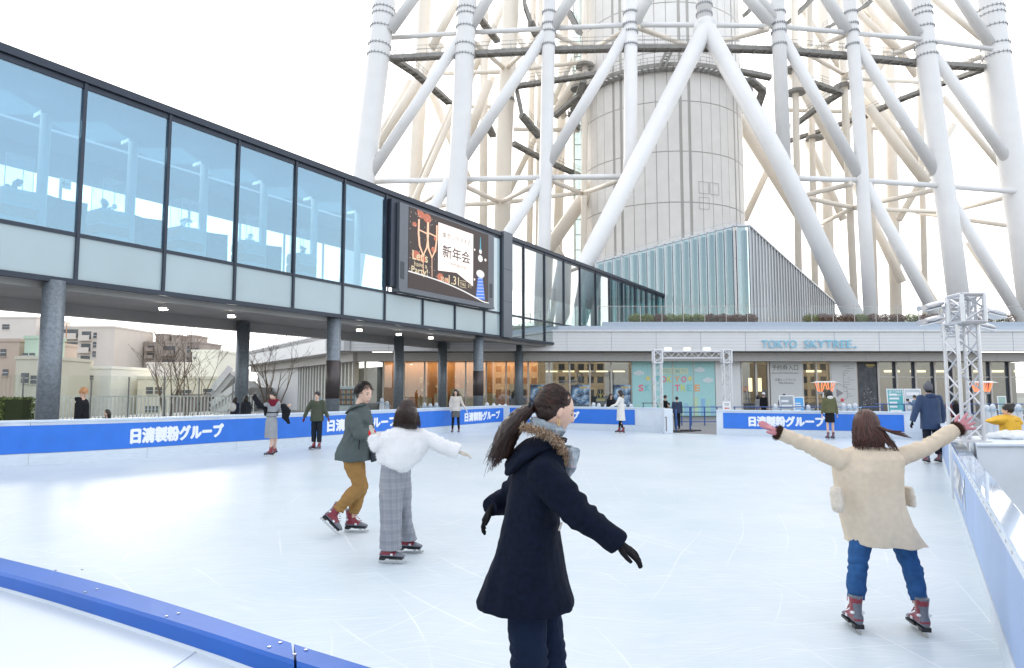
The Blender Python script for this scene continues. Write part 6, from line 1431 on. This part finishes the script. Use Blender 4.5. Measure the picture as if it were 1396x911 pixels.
# ----------------------------------------------------------------- 1. ponytailed skater, nearest
m_navy = fabric('navy wool', (.0045, .0075, .019), var=.25, bump=.3, bs=500, vs=40); m_navyt = fabric('navy trousers', (.008, .015, .036), var=.15)
m_scarf = plaid('plaid scarf', (.34, .40, .44), (.12, .15, .2), (.62, .40, .45), 11)
def lady_extra(root, j, s, HM, hc):
    Md = HM.to_3x3(); Y0 = 3.3
    KV = lambda t: Vector(t) * 1.16
    # hood lying on the back
    mb = MB(); tz = lambda a, b, dy: P(a, b, Y0 + dy)
    mb.loft([(tz(763, 604, 0), KV((.035, 0, .02)), KV((0, .10, 0))), (tz(742, 610, 0), KV((.05, 0, .04)), KV((0, .135, 0))), (tz(722, 616, .0), KV((.055, 0, .075)), KV((0, .15, 0))), (tz(704, 624, .0), KV((.04, 0, .075)), KV((0, .135, 0))), (tz(691, 632, .0), KV((.015, 0, .045)), KV((0, .08, 0)))], n=28)
    mb.ball(tz(700, 634, 0), (.045, .11, .04), n=16)
    remesh(mb, 'hood', m_navy, root, .006, 4, disp=folds(.010, 9, 7, 5))
    # plaid scarf wound round the neck, end falling in front
    mb = MB(); c = tz(751, 594, 0); mb.tube(ringtube(c, .082, .092, -.014), .036, n=12, caps=False); mb.tube(ringtube(c + Vector((-.018, 0, .042)), .062, .072, -.020), .026, n=12, caps=False)
    mb.loft([(tz(771, 612, -.03), KV((.03, 0, 0)), KV((0, .05, 0))), (tz(777, 625, -.03), KV((.035, 0, 0)), KV((0, .035, 0))), (tz(777, 638, -.03), KV((.028, 0, 0)), KV((0, .03, 0))), (tz(772, 652, -.02), KV((.012, 0, 0)), KV((0, .025, 0)))], n=16)
    mb.loft([(tz(778, 612, -.02), KV((.0, 0, .018)), KV((0, .03, 0))), (tz(785, 617, -.02), KV((.012, 0, .014)), KV((0, .03, 0))), (tz(789, 622, -.02), KV((.004, 0, .006)), KV((0, .02, 0)))], n=12)
    remesh(mb, 'scarf', m_scarf, root, .005, 2, disp=folds(.008, 30, 22, 2))
    # fur trim along the hood edge
    rnd = random.Random(3); cv = resample([tz(714, 583, -.11), tz(732, 587, -.14), tz(749, 594, -.15), tz(762, 605, -.14), tz(769, 618, -.10), tz(768, 631, -.07)], .01); mb = MB(); mb.tube(cv, [.014] * len(cv), n=8)
    for _ in range(2300):
        p = cv[rnd.randrange(len(cv))] + Vector((rnd.gauss(0, .008), rnd.gauss(0, .01), rnd.gauss(0, .009))); d = Vector((rnd.gauss(-.15, .7), rnd.gauss(-.5, .6), rnd.gauss(.2, .7))).normalized() * rnd.uniform(.012, .026)
        mb.tube([p, p + d * .6, p + d + Vector((0, 0, -.004))], [.0016, .0011, .0004], n=3, mi=rnd.choice((0, 0, 1, 2)))
    mb.build('fur_trim', [mat('fur tan', (.36, .24, .15), .9), mat('fur cream', (.55, .46, .36), .9), mat('fur brown', (.09, .05, .03), .9)], root)
    # hair swept to the tie, then the tail
    tie = tz(722, 556, .0); dT = (HM.inverted().to_3x3() @ (tie - hc)).normalized(); lines = []
    for _ in range(1500):
        ph = rnd.uniform(0, 6.283); th = math.acos(rnd.uniform(-.35, 1)); d = Vector((math.sin(th) * math.cos(ph), math.sin(th) * math.sin(ph), math.cos(th)))
        if d.y > .34 + .7 * d.z and d.z < .6: continue
        if abs(d.x) > .6 and d.z < -.05 and d.y > -.1: continue
        lf = rnd.uniform(1.0, 1.03); w_ = rnd.gauss(0, .05); pts = []
        for q_ in range(7):
            t_ = q_ / 6; e = (d * (1 - t_) + dT * t_ + Vector((0, 0, .18 * math.sin(3.14 * t_) + w_ * math.sin(3.14 * t_)))).normalized(); pts.append(capdir(HM, hc, s, e, lf * (1 - .0 * t_)))
        lines.append(pts)
    for _ in range(420):                              # side-swept fringe over the temple, then back above the ear
        sd_ = 1 if rnd.random() < .7 else -1; a = Vector((rnd.uniform(-.25, .3), rnd.uniform(.55, .85), .68)); b_ = Vector((sd_ * rnd.uniform(.35, .7), rnd.uniform(.74, 1.0), rnd.uniform(.15, .45))); c_ = Vector((sd_ * .97, rnd.uniform(.02, .34), rnd.uniform(-.02, .2)))
        pts = []; lf = rnd.uniform(1.02, 1.07)
        for q_ in range(11):
            t_ = q_ / 10
            e = a.lerp(b_, t_ / .35) if t_ < .35 else (b_.lerp(c_, (t_ - .35) / .3) if t_ < .65 else c_.lerp(dT, (t_ - .65) / .35))
            pts.append(capdir(HM, hc, s, e, lf))
        for _k in (1, 2): pts = [pts[0]] + [(pts[m - 1] + pts[m] * 2 + pts[m + 1]) / 4 for m in range(1, len(pts) - 1)] + [pts[-1]]
        lines.append(pts)
    gd = resample([tie + Vector((.02, 0, 0)), tz(712, 565, 0), tz(700, 580, -.01), tz(688, 602, -.01), tz(680, 634, 0)], .02)
    for _ in range(1700):
        a, b_ = rnd.gauss(0, .5), rnd.gauss(0, .5); n_ = len(gd); end = rnd.uniform(.55, 1); pts = []; wob = rnd.uniform(0, 6.28); fly = rnd.random() < .16
        for q_ in range(0, n_, 2):
            t_ = q_ / (n_ - 1) 
            if t_ > end: break
            w_ = .014 + .042 * t_ ** .6 + .012 * t_; o = Vector((a * w_ * .8 - (.055 * t_ ** 2 if fly else 0), b_ * w_ * 1.1, a * w_ * .75 + b_ * w_ * .1 + (rnd.uniform(-.01, .03) * t_ if fly else 0)))
            pts.append(gd[q_] + o + Vector((math.sin(t_ * 7 + wob), math.cos(t_ * 6 + wob), math.sin(t_ * 5 + wob))) * .0035)
        if len(pts) > 2: lines.append(pts)
    strands(lines, .00165, [H_br[0], H_rb[0]], root, n=3, taper=.4)
    mb = MB(); mb.tube(gd[:int(len(gd) * .9)], [.022 + .034 * math.sin(min(1, t_ / (len(gd) * .55)) * 1.57) - .02 * max(0, t_ / len(gd) - .55) for t_ in range(int(len(gd) * .9))], n=12); remesh(mb, 'ponytail', H_br[0], root, .006, 2, disp=folds(.006, 60, 20))
    mb = MB(); mb.tube([tie + Vector((0, math.cos(k * .524) * .022, math.sin(k * .524) * .022)) for k in range(13)], .006, n=6, caps=False); mb.build('hair_tie', m_black, root)
    # earring, toggle
    ear = hc + Md @ (Vector((.084, .006, -.040)) * s); mb = MB(); mb.tube([ear + Vector((math.sin(k * .55) * .007, 0, -.012 + math.cos(k * .55) * .014)) for k in range(12)], .0018, n=6); mb.ball(ear + Vector((0, 0, -.03)), .004, n=8)
    mb.build('earring', mat('gold', (.75, .52, .18), .25, metal=1, var=0), root, smooth=True)
    mb = MB(); c = tz(764, 718, -.17); mb.cyl(c + Vector((-.006, 0, -.018)), c + Vector((.006, 0, .018)), .005, n=8); mb.build('toggle', mat('toggle horn', (.55, .5, .45), .4, var=0), root)
def lfold(t_, an): return (.08 * max(0, t_ - .4) * (abs(math.sin(an * 3 + .4)) - .6) + .03 * max(0, t_ - .45) * math.sin(an * 5 + 1) + .03 * max(0, t_ - .5) * math.sin(an * 9))
person('nearest skater in a long navy coat with ponytail, fur-trimmed hood and plaid scarf', 722, 3.3, H=1.60, yaw=82, sex='f', detail=True, vox=.010, skates=True,
    J={'pel': (722, 776, 0), 'neck': (742, 603, 0), 'head': (757, 560, 0), 'shc': (737, 638, 0), 'shR': (741, 645, -.155), 'elR': (789, 701, -.22), 'wrR': (838, 738, -.22), 'haR': (866, 756, -.22), 'shL': (728, 642, .15), 'elL': (690, 684, .26), 'wrL': (672, 690, .20), 'haL': (658, 712, .20),
       'hiL': (738, 800, .09), 'knL': (748, 895, .10), 'anL': (750, 970, .14), 'hiR': (718, 800, -.06), 'knR': (720, 900, -.05), 'anR': (716, 975, -.06)}, head=(.91, .17, -.26), hs=.97,
    top=dict(m=m_navy, amp=.016, fs=6, fz=2, sr=(.086, .074, .056), cuff=.022, fn=lfold, rings=[(734, 764, 596, .07), (722, 770, 606, .12), (708, 772, 620, .175), (700, 774, 642, .20), (694, 771, 668, .19), (688, 765, 700, .175), (680, 764, 730, .18), (669, 768, 765, .20), (657, 774, 795, .215), (649, 780, 817, .225), (651, 779, 826, .222)]),
    bot=dict(m=m_navyt, r=(.096, .090, .090), fold=.012), hands='glove', gl_m=fabric('black knit', (.010, .010, .012)), handopt={'R': dict(spread=5, curl=16, pn=(-.5, .2, -.6), size=.18), 'L': dict(spread=4, curl=26, pn=(.7, 0, -.2), size=.17)}, hair='pony', hm=H_br, extra=lady_extra)
# ----------------------------------------------------------------- 2. beige coat, arms spread, from behind
m_beige = fabric('beige wool', (.60, .51, .40), var=.05, vs=25, bs=420); m_jean = fabric('jeans blue', (.030, .095, .24), var=.22, vs=14, bs=600); m_pink = fabric('pink leather', (.52, .22, .25), var=.08, rough=.55, sheen=.1); m_fur = fabric('brown fur cuff', (.06, .03, .022), bump=1, bs=200)
m_plush = fabric('plush cream', (.64, .58, .50), bump=1, bs=150)
def beige_extra(root, j, s, HM, hc):
    Y0 = 4.85; tz = lambda a, b, dy: P(a, b, Y0 + dy); rnd = random.Random(8)
    for k, sgn in (('L', -1), ('R', 1)):
        d = (j['wr' + k] - j['el' + k]).normalized(); c = j['wr' + k] + d * .018; mb = MB(); a1 = d.orthogonal().normalized(); a2 = d.cross(a1)
        for q_ in range(14): an = q_ * .449; mb.ball(c + (a1 * math.cos(an) + a2 * math.sin(an)) * .034, .017, n=8)
        fuzz(remesh(mb, 'fur_cuff', m_fur, root, .006, 1, disp=folds(.008, 90, 90)), 1500, .016, m_fur, root)
    mb = MB(); mb.loft([(tz(1140, 664, -.10), Vector((.030, 0, .0)), Vector((0, .035, 0))), (tz(1140, 670, -.10), Vector((.036, 0, 0)), Vector((0, .05, 0))), (tz(1142, 690, -.10), Vector((.036, 0, 0)), Vector((0, .05, 0))), (tz(1143, 698, -.10), Vector((.028, 0, 0)), Vector((0, .035, 0)))], n=14); fuzz(remesh(mb, 'pocket', m_plush, root, .007, 2, disp=folds(.004, 70, 70)), 1200, .008, m_plush, root)
    mb = MB(); mb.loft([(tz(1237, 664, -.02), Vector((.02, 0, .0)), Vector((0, .05, 0))), (tz(1239, 675, -.02), Vector((.026, 0, 0)), Vector((0, .06, 0))), (tz(1242, 690, -.02), Vector((.022, 0, 0)), Vector((0, .05, 0)))], n=14); fuzz(remesh(mb, 'pocket', m_plush, root, .007, 2, disp=folds(.004, 70, 70)), 1200, .008, m_plush, root)
    lines = []                                       # long hair swinging to the right
    for _ in range(560):
        ph = rnd.uniform(-math.pi, math.pi)
        if abs(ph) < .9: continue
        d0 = Vector((math.sin(ph), math.cos(ph), 0)); tj = rnd.uniform(0, .4); lf = rnd.uniform(1.0, 1.06)
        pts = [capdir(HM, hc, s, (d0.x * math.sin(t_), d0.y * math.sin(t_), math.cos(t_)), lf) for t_ in (tj, tj + .35, 1.0, 1.35, 1.62)]
        e = pts[-1]; Ln = rnd.uniform(.11, .175); sw = .25 + max(0, d0.x) * 1.0 + rnd.gauss(0, .08)
        sw = .95 if (d0.x > .55 and rnd.random() < .45) else sw * .35
        for q_ in (.3, .6, .85, 1): pts.append(e + Vector((Ln * sw * q_ + d0.x * .03 * q_, -.03 * q_, -Ln * q_ * (1 if sw < .6 else .75) + (.05 * q_ * q_ if sw > .9 else 0))) + Vector((rnd.gauss(0, .003), rnd.gauss(0, .003), 0)))
        lines.append(pts)
    strands(lines, .0042, H_rb, root, n=4)
    mb = MB(); mb.loft([(hc + Vector((0, -.03, .0)), Vector((.088, 0, 0)), Vector((0, .078, 0))), (hc + Vector((.004, -.035, -.08)), Vector((.094, 0, 0)), Vector((0, .07, 0))), (hc + Vector((.012, -.04, -.16)), Vector((.085, 0, 0)), Vector((0, .05, 0))), (hc + Vector((.018, -.045, -.205)), Vector((.070, 0, 0)), Vector((0, .035, 0)))], n=24)
    remesh(mb, 'hair_back', H_rb, root, .008, 1, disp=folds(.010, 55, 6))
def capmesh(root, j, s, HM, hc):
    mb = MB(); Md = HM.to_3x3(); mb.ball(hc + Md @ (Vector((0, -.016, .022)) * s), (.088 * s, .102 * s, .110 * s), n=26, M=HM); remesh(mb, 'hair', H_rb, root, .007, 1, disp=folds(.006, 40, 12))
person('skater seen from behind in a cream knee-length coat with both arms spread wide', 1200, 4.85, H=1.58, yaw=27, detail=True, vox=.011,
    J={'pel': (1197, 706, 0), 'neck': (1184, 614, 0), 'head': (1181, 585, .02), 'shc': (1184, 624, 0), 'shL': (1146, 627, 0), 'elL': (1104, 608, .05), 'wrL': (1064, 591, .10), 'haL': (1032, 574, .12), 'shR': (1222, 625, 0), 'elR': (1262, 611, .05), 'wrR': (1303, 586, .10), 'haR': (1331, 571, .12),
       'hiL': (1178, 716, 0), 'knL': (1168, 775, .04), 'anL': (1165, 815, .0), 'hiR': (1222, 716, 0), 'knR': (1243, 773, .03), 'anR': (1255, 822, -.06)}, head=(.42, .9, -.12), hs=1.04,
    top=dict(m=m_beige, amp=.018, fs=5, fz=1.0, sr=(.070, .058, .053), cuff=.0, fn=lambda t_, an: .10 * max(0, t_ - .25) * (abs(math.sin(an * 3.5 + 1.2)) - .6) + .02 * t_ * math.sin(an * 3), rings=[(1160, 1207, 608, .075), (1146, 1222, 614, .11), (1136, 1232, 624, .14), (1134, 1231, 640, .155), (1136, 1230, 660, .15), (1138, 1231, 685, .15), (1144, 1242, 712, .165), (1150, 1256, 733, .175), (1151, 1264, 742, .175)]),
    bot=dict(m=m_jean, r=(.086, .068, .060), fold=.014), hands='glove', gl_m=m_pink, handopt={'L': dict(spread=13, curl=3, pn=(0, .4, -1), size=.185, thumb=1, ta=40), 'R': dict(spread=22, curl=4, pn=(0, 1, -.2), size=.185, thumb=1, ta=50)},
    toes={'L': (.10, .99, 0), 'R': (.12, .99, 0)}, hair='x', hm=H_rb, extra=lambda *a: (capmesh(*a), beige_extra(*a)), eyes=False)
# ----------------------------------------------------------------- 3. man, grey hooded jacket, tan trousers
m_gj = fabric('grey green melton', (.085, .105, .105), var=.08); m_tan = fabric('tan chino', (.30, .17, .06), var=.08)
def man_extra(root, j, s, HM, hc):
    Y0 = 8.05; tz = lambda a, b, dy: P(a, b, Y0 + dy)
    mb = MB(); mb.loft([(tz(497, 553, 0), Vector((.04, 0, .02)), Vector((0, .12, 0))), (tz(488, 554, 0), Vector((.06, 0, .05)), Vector((0, .14, 0))), (tz(478, 558, 0), Vector((.045, 0, .06)), Vector((0, .12, 0))), (tz(472, 562, 0), Vector((.02, 0, .035)), Vector((0, .08, 0)))], n=20); remesh(mb, 'hood', m_gj, root, .012, 3, disp=folds(.012, 9, 9))
    mb = MB(); d = (j['wrR'] - j['elR']).normalized(); mb.cyl(j['wrR'] - d * .01, j['wrR'] + d * .035, .050, n=14); mb.build('red_cuff', fabric('red knit', (.5, .03, .03)), root)
    mb = MB(); mb.loft([(tz(506, 578, .02), Vector((.02, 0, 0)), Vector((0, .12, 0))), (tz(509, 600, .02), Vector((.022, 0, 0)), Vector((0, .14, 0))), (tz(510, 629, .02), Vector((.03, 0, 0)), Vector((0, .15, 0)))], n=12); remesh(mb, 'front_lining', fabric('lining dark', (.03, .035, .045)), root, .012, 1)
    mb = MB(); mb.tube([tz(490, 600, -.24), tz(489, 613, -.24)], .006, n=5); mb.build('pocket_seam', m_black, root)
person('man in a grey-green hooded jacket and tan trousers pushing off on one skate', 480, 8.05, H=1.70, yaw=85, sex='m', detail=True, vox=.015,
    J={'pel': (482, 618, 0), 'neck': (489, 557, 0), 'head': (496, 537, 0), 'shc': (488, 565, 0), 'shR': (482, 571, -.17), 'elR': (490, 592, -.24), 'wrR': (506, 592, -.30), 'haR': (518, 592, -.32), 'shL': (494, 568, .17), 'elL': (503, 590, .22), 'wrL': (510, 604, .22), 'haL': (513, 611, .2),
       'hiR': (480, 626, -.08), 'knR': (490, 664, -.06), 'anR': (456, 700, -.10), 'hiL': (484, 626, .08), 'knL': (492, 664, .10), 'anL': (480, 702, .10)}, head=(.86, -.48, -.12), hs=1.04,
    top=dict(m=m_gj, amp=.020, fs=5, fz=4, sr=(.085, .072, .056), name='jacket', rings=[(480, 500, 552, .09), (474, 505, 560, .15), (471, 507, 570, .185), (468, 508, 588, .19), (463, 508, 604, .20), (457, 509, 618, .215), (456, 509, 627, .22)]),
    bot=dict(m=m_tan, r=(.105, .082, .068), fold=.018), hands='skin', toes={'R': (.72, -.1, -.62), 'upR': (.6, 0, .75), 'L': (.99, -.12, 0)}, hair='short', hm=H_blk, extra=man_extra)
# ----------------------------------------------------------------- 4. woman, white sweater, grey plaid trousers
m_fleece = fabric('white fleece', (.74, .74, .75), var=.03, bump=.9, bs=120); m_pl = plaid('grey plaid trousers', (.27, .28, .31), (.16, .18, .22), (.33, .30, .29), 13)
def girl_extra(root, j, s, HM, hc): pass
person('woman in a fluffy white sweater and wide grey plaid trousers seen from behind', 548, 6.8, H=1.56, yaw=25, detail=True, vox=.013,
    J={'pel': (541, 640, 0), 'neck': (552, 585, 0), 'head': (556, 562, 0), 'shc': (551, 592, 0), 'shL': (530, 596, -.02), 'elL': (514, 606, -.08), 'wrL': (511, 595, -.05), 'haL': (507, 588, 0), 'shR': (574, 595, 0), 'elR': (602, 608, .04), 'wrR': (625, 616, .05), 'haR': (636, 619, .05),
       'hiL': (530, 648, -.04), 'knL': (532, 700, -.05), 'anL': (528, 742, -.10), 'hiR': (549, 648, .06), 'knR': (553, 690, .16), 'anR': (553, 731, .32)}, head=(.25, .97, -.05), hs=1.03,
    top=dict(m=m_fleece, amp=.015, fs=6, fz=5, fuzz=(9000, .014), sr=(.082, .080, .078), name='sweater', rings=[(540, 568, 582, .075), (528, 578, 587, .12), (518, 584, 595, .155), (514, 585, 606, .17), (513, 581, 618, .175), (515, 574, 629, .17), (526, 563, 637, .15), (540, 558, 643, .10)]),
    bot=dict(m=m_pl, fold=.010, rings=[[(519, 549, 632, 0, .13), (518, 551, 655, -.02, .12), (518, 549, 690, -.04, .11), (519, 547, 725, -.06, .115), (518, 547, 749, -.07, .12)], [(534, 560, 634, .02, .12), (539, 561, 665, .06, .11), (543, 561, 695, .14, .10), (544, 564, 720, .24, .105), (545, 569, 736, .30, .11)]]),
    hands='glove', gl_m=fabric('beige knit', (.50, .46, .40)), toes={'L': (.98, -.15, 0), 'R': (.98, -.1, 0)}, hair='bob', hm=H_br, eyes=False, extra=girl_extra)
# ----------------------------------------------------------------- far skaters
def YF_(fy): return CAMZ * FPX / (fy - HZ)
m_gd = fabric('grey knit dress', (.30, .31, .33)); m_wine = fabric('burgundy scarf', (.16, .015, .03)); m_olive = fabric('olive nylon', (.07, .08, .055), rough=.6); m_cream = fabric('cream duffle', (.60, .55, .50)); m_wc = fabric('white coat', (.70, .68, .64)); m_dkt = fabric('dark trousers', (.018, .022, .03)); m_gsk = fabric('grey shorts', (.12, .12, .12))
Y = YF_(621)
def dress_extra(root, j, s, HM, hc):
    tz = lambda a, b, dy: P(a, b, Y + dy)
    mb = MB(); mb.tube(ringtube(j['neck'] + Vector((0, -.02, .02)), .09, .10, 0), .05, n=10, caps=False); mb.ball(j['neck'] + Vector((0, -.1, -.04)), (.09, .05, .09), n=12); remesh(mb, 'scarf', m_wine, root, .015, 2, disp=folds(.01, 20, 20))
    mb = MB(); mb.tube([tz(361, 553, 0), tz(354, 554, .03), tz(349, 545, .05), tz(346, 539, .06)], [.07, .085, .07, .055], n=12); mb.loft([(tz(363, 556, .06), Vector((.06, 0, 0)), Vector((0, .06, 0))), (tz(363, 566, .08), Vector((.05, 0, 0)), Vector((0, .04, 0))), (tz(366, 570, .08), Vector((.015, 0, 0)), Vector((0, .03, 0)))], n=10)
    mb.loft([(tz(386, 551, 0), Vector((.07, 0, 0)), Vector((0, .08, 0))), (tz(390, 560, 0), Vector((.13, 0, 0)), Vector((0, .09, 0))), (tz(389, 570, .02), Vector((.08, 0, 0)), Vector((0, .06, 0))), (tz(394, 578, .02), Vector((.05, 0, 0)), Vector((0, .04, 0)))], n=14)
    remesh(mb, 'coat_off_shoulders', m_black, root, .015, 2, disp=folds(.02, 8, 8))
    mb = MB(); mb.tube([j['pel'] + (j['neck'] - j['pel']) * .42 + Vector((math.cos(k * .262) * .15, math.sin(k * .262) * .125, 0)) for k in range(25)], .014, n=6); mb.build('belt', m_black, root)
person('woman in a grey dress and burgundy scarf with a black coat slipping off her arms', 371, Y, H=1.58, yaw=195, J={'neck': (374, 548), 'head': (372, 540, -.05), 'elL': (385, 560, 0), 'wrL': (391, 556, 0), 'shR': (363, 552, 0), 'elR': (354, 554, .02), 'wrR': (348, 545, .05), 'anL': (374, 610, .5), 'knL': (376, 596, .2), 'anR': (369, 611, 0), 'knR': (371, 594, 0)},
    top=dict(m=m_gd, hem=1.02, sr=(.06, .05, .045), name='dress_top', nosleeve=''), bot=dict(m=m_gd, k='skirt', hem=.46, w=.17), hair='short', hm=H_blk, vox=.017, toes={'R': (-.75, -.65, 0), 'L': (-.3, -.9, -.3)}, extra=dress_extra)
person('boy in an olive hooded jacket and black trousers gliding along the left boards', 433, YF_(612.5), H=1.52, yaw=190, sex='f', J={'elL': (441.5, 556, 0), 'wrL': (447, 569, 0), 'elR': (420, 557, 0), 'wrR': (415, 569, -.05)}, top=dict(m=m_olive, hem=.80, fl=.0, name='jacket', hood=fabric('hood lining blue', (.15, .28, .36)), w=.045, sr=(.08, .07, .058)), bot=dict(m=m_dkt, r=(.088, .08, .07)), hands='glove', gl_m=fabric('maroon knit', (.14, .03, .04)), hair='short', vox=.017, toes={'L': (-.2, -.97, 0), 'R': (-.5, -.85, 0)})
person('skater in a cream duffle coat, grey shorts and black tights by the far boards', 621.5, YF_(590), H=1.60, yaw=185, J={'elL': (631, 552, 0), 'wrL': (635, 558, 0), 'elR': (614, 550, 0), 'wrR': (614, 557, 0)}, top=dict(m=m_cream, hem=.86, fl=.01, w=.03, hood=m_cream), bot=dict(m=m_gsk, k='skirt', hem=.62, w=.19, tights=m_black), hands='glove', gl_m=m_wc, hair='bob', vox=.022, legs={'L': ((.04, 0, -1), (.06, 0, -1)), 'R': ((-.04, 0, -1), (-.06, 0, -1))})
person('skater in a long white coat and black tights facing left near the gate', 846, YF_(590.5), H=1.58, yaw=-70, arms={'L': ((-.6, -.3, -1), (-1, -.2, -.4)), 'R': ((-.5, .3, -1), (-1, 0, -.3))}, top=dict(m=m_wc, hem=.50, fl=.02, w=.03, hood=fabric('fur hood tan', (.35, .26, .18))), bot=dict(m=m_black, r=(.07, .055, .045)), hands='glove', gl_m=m_wc, hair='bob', vox=.022, legs={'L': ((0, 0, -1), (.25, 0, -1)), 'R': ((-.1, 0, -1), (-.15, 0, -1))})
person('girl in an olive bomber jacket and black skirt seen from behind at the far boards', 1130, YF_(598.5), H=1.58, yaw=0, arms={'L': ((-.28, 0, -1), (-.12, 0, -1)), 'R': ((.22, 0, -1), (.1, 0, -1))}, top=dict(m=fabric('olive bomber', (.12, .12, .06), rough=.6), hem=.90, fl=-.01, w=.04, name='jacket', hood=m_wc), bot=dict(m=m_black, k='skirt', hem=.58, w=.165), hair='long', hm=H_blk, vox=.022, eyes=False)
person('man in a navy padded jacket and grey beanie skating away by the right boards', 1267, YF_(631), H=1.72, yaw=5, sex='m', arms={'L': ((-.42, -.05, -1), (-.38, 0, -1)), 'R': ((.28, .05, -1), (.02, .05, -1))}, lean=(.02, .08, 1), legs={'L': ((-.02, 0, -1), (-.04, 0, -1)), 'R': ((.06, 0, -1), (.06, 0, -1))},
       top=dict(m=fabric('navy nylon', (.035, .06, .125), rough=.55, sheen=.1), hem=.78, fl=.0, w=.05, name='jacket', hood=fabric('navy nylon', (.035, .06, .125)), sr=(.085, .075, .06)), bot=dict(m=m_dkt, r=(.095, .08, .072)), hands='glove', gl_m=m_black, hair='beanie', hm=H_blk, vox=.016, eyes=False)
# people off the ice
def crowd(label, px, Yd, topy, yaw, tm_, bm_=m_dkt, hem=.78, **k):
    H_ = P(px, topy, Yd).z - .02
    return person(label, px, Yd, H=max(.9, H_) / 1.035, yaw=yaw, top=dict(m=tm_, hem=hem * H_ / 1.6, fl=.01, w=.035, name='jacket', **({'hood': k.pop('hd')} if 'hd' in k else {})), bot=dict(m=bm_, r=(.088, .072, .06)), skates=False, vox=k.pop('vox', .024), **k)
crowd('ginger-haired man in a black coat looking down behind the left boards', 113, 16.4, 526, 75, m_black, hd=m_black, vox=.018, hm=H_gin, sex='m', head=(.85, -.1, -.5))
crowd('dark-haired woman whose face just shows above the left boards', 148, 16.6, 558, 200, m_black, hair='bob', vox=.02)
crowd('person with a white backpack looking over the fence left of the dark pillar', 321, 27.5, 541, 20, fabric('dark blue coat', (.03, .035, .06)), hair='bob', hm=H_br, extra=lambda root, j, s, HM, hc: MB().ball(j['shc'] + Vector((-.02, -.17, -.12)), (.14, .08, .18), n=14).build('backpack', m_wc, root, smooth=True))
crowd('person in a dark coat standing right of the white backpack', 336, 27.8, 539, 10, fabric('slate coat', (.04, .045, .055)), hair='bob', hm=H_br)
crowd('dark-jacketed person holding a small child just inside the gate', 906.5, 30.6, 538, 120, m_black, bm_=m_black, extra=lambda root, j, s, HM, hc: None, sex='m')
crowd('small child held against the dark-jacketed person at the gate', 911.5, 30.35, 549, -90, fabric('tan child jacket', (.25, .2, .14)), hair='short', hm=H_br)
crowd('person in a slate blue jacket with back turned at the gate opening', 922.5, 29.8, 540, 10, fabric('slate blue', (.05, .07, .12)), sex='m', eyes=False)
crowd('person in black standing behind the white-coated skater', 832.5, 31.2, 536, 160, m_black, hair='bob')
crowd('visitor in black jacket and white cap at the ticket entrance', 1040.5, 38, 534.5, 60, m_black, hair='cap', sex='m')
crowd('visitor in pale jacket half hidden behind the white-capped person', 1033, 38.8, 538, 60, m_gd, bm_=m_gd, hair='bob')
crowd('visitor in a blue jacket with black backpack at the entrance sign', 1068.5, 37, 536.5, 60, fabric('teal blue jacket', (.03, .11, .20)), sex='m', extra=lambda root, j, s, HM, hc: MB().ball(j['shc'] + Vector((-.2, -.1, -.2)), (.16, .13, .24), n=14).build('backpack', m_black, root, smooth=True))
crowd('visitor with long hair in a taupe coat by the entrance sign', 1079.5, 37.2, 539, 20, fabric('taupe coat', (.22, .17, .16)), hem=.55, hair='long', hm=H_rb)
crowd('man in light blue jacket taking a photo beside the sign boards', 1246.5, 34.8, 538, -70, fabric('light blue jacket', (.16, .26, .38)), sex='m', arms={'L': ((-.5, 0, -.8), (-.7, 0, .6)), 'R': ((-.5, 0, -.8), (-.7, 0, .6))}, extra=lambda root, j, s, HM, hc: MB().box(j['haL'].x - .06, j['haL'].x, j['haL'].y - .08, j['haL'].y + .08, j['haL'].z, j['haL'].z + .1).build('camera', m_bk, root))
crowd('dark-haired visitor behind the man in light blue', 1256, 36, 538.5, -60, m_black, hair='bob')
crowd('visitor in dark red checked coat between navy skater and truss', 1292, 26, 540, -70, plaid('red check', (.14, .02, .03), (.02, .02, .03), (.2, .1, .1), 12), hair='short')
crowd('visitor in black jacket standing just behind the lighting truss', 1302, 26.8, 545, 20, m_black, hair='bob', eyes=False)
m_yel = fabric('yellow padded jacket', (.72, .42, .05), rough=.6, bump=.1)
def yel_extra(root, j, s, HM, hc):
    tz = lambda a, b, dy: P(a, b, 11 + dy); mb = MB(); mb.loft([(tz(1349, 573, 0), Vector((.03, 0, .02)), Vector((0, .12, 0))), (tz(1360, 572, 0), Vector((.08, 0, .075)), Vector((0, .16, 0))), (tz(1377, 573, 0), Vector((.08, 0, .07)), Vector((0, .16, 0))), (tz(1388, 577, 0), Vector((.04, 0, .04)), Vector((0, .12, 0)))], n=20); remesh(mb, 'hood', m_yel, root, .015, 3, disp=folds(.02, 10, 10))
person('child with a hair bun in a yellow hooded jacket beside the truss ledge', 1374, 11.0, H=1.40, yaw=-55, skates=False, top=dict(m=m_yel, hem=.6, fl=.02, w=.07, name='jacket', sr=(.09, .08, .06), amp=.02), bot=dict(m=m_dkt), hair='bun', hm=H_blk, vox=.015, extra=yel_extra)
t = thing('folded_cloth', 'white folded cloth lying on the ledge in front of the yellow-hooded child', 'cloth', (P(1370, 600, 9.6).x, 9.6, .985)); c = P(1372, 600, 9.6); mb = MB(); mb.ball((c.x, 9.6, 1.02), (.25, .2, .06), n=18); mb.ball((c.x + .1, 9.65, 1.05), (.2, .15, .05), n=14); remesh(mb, 'cloth', fabric('white cloth', (.7, .72, .74)), t, .015, 2, disp=folds(.03, 8, 8))
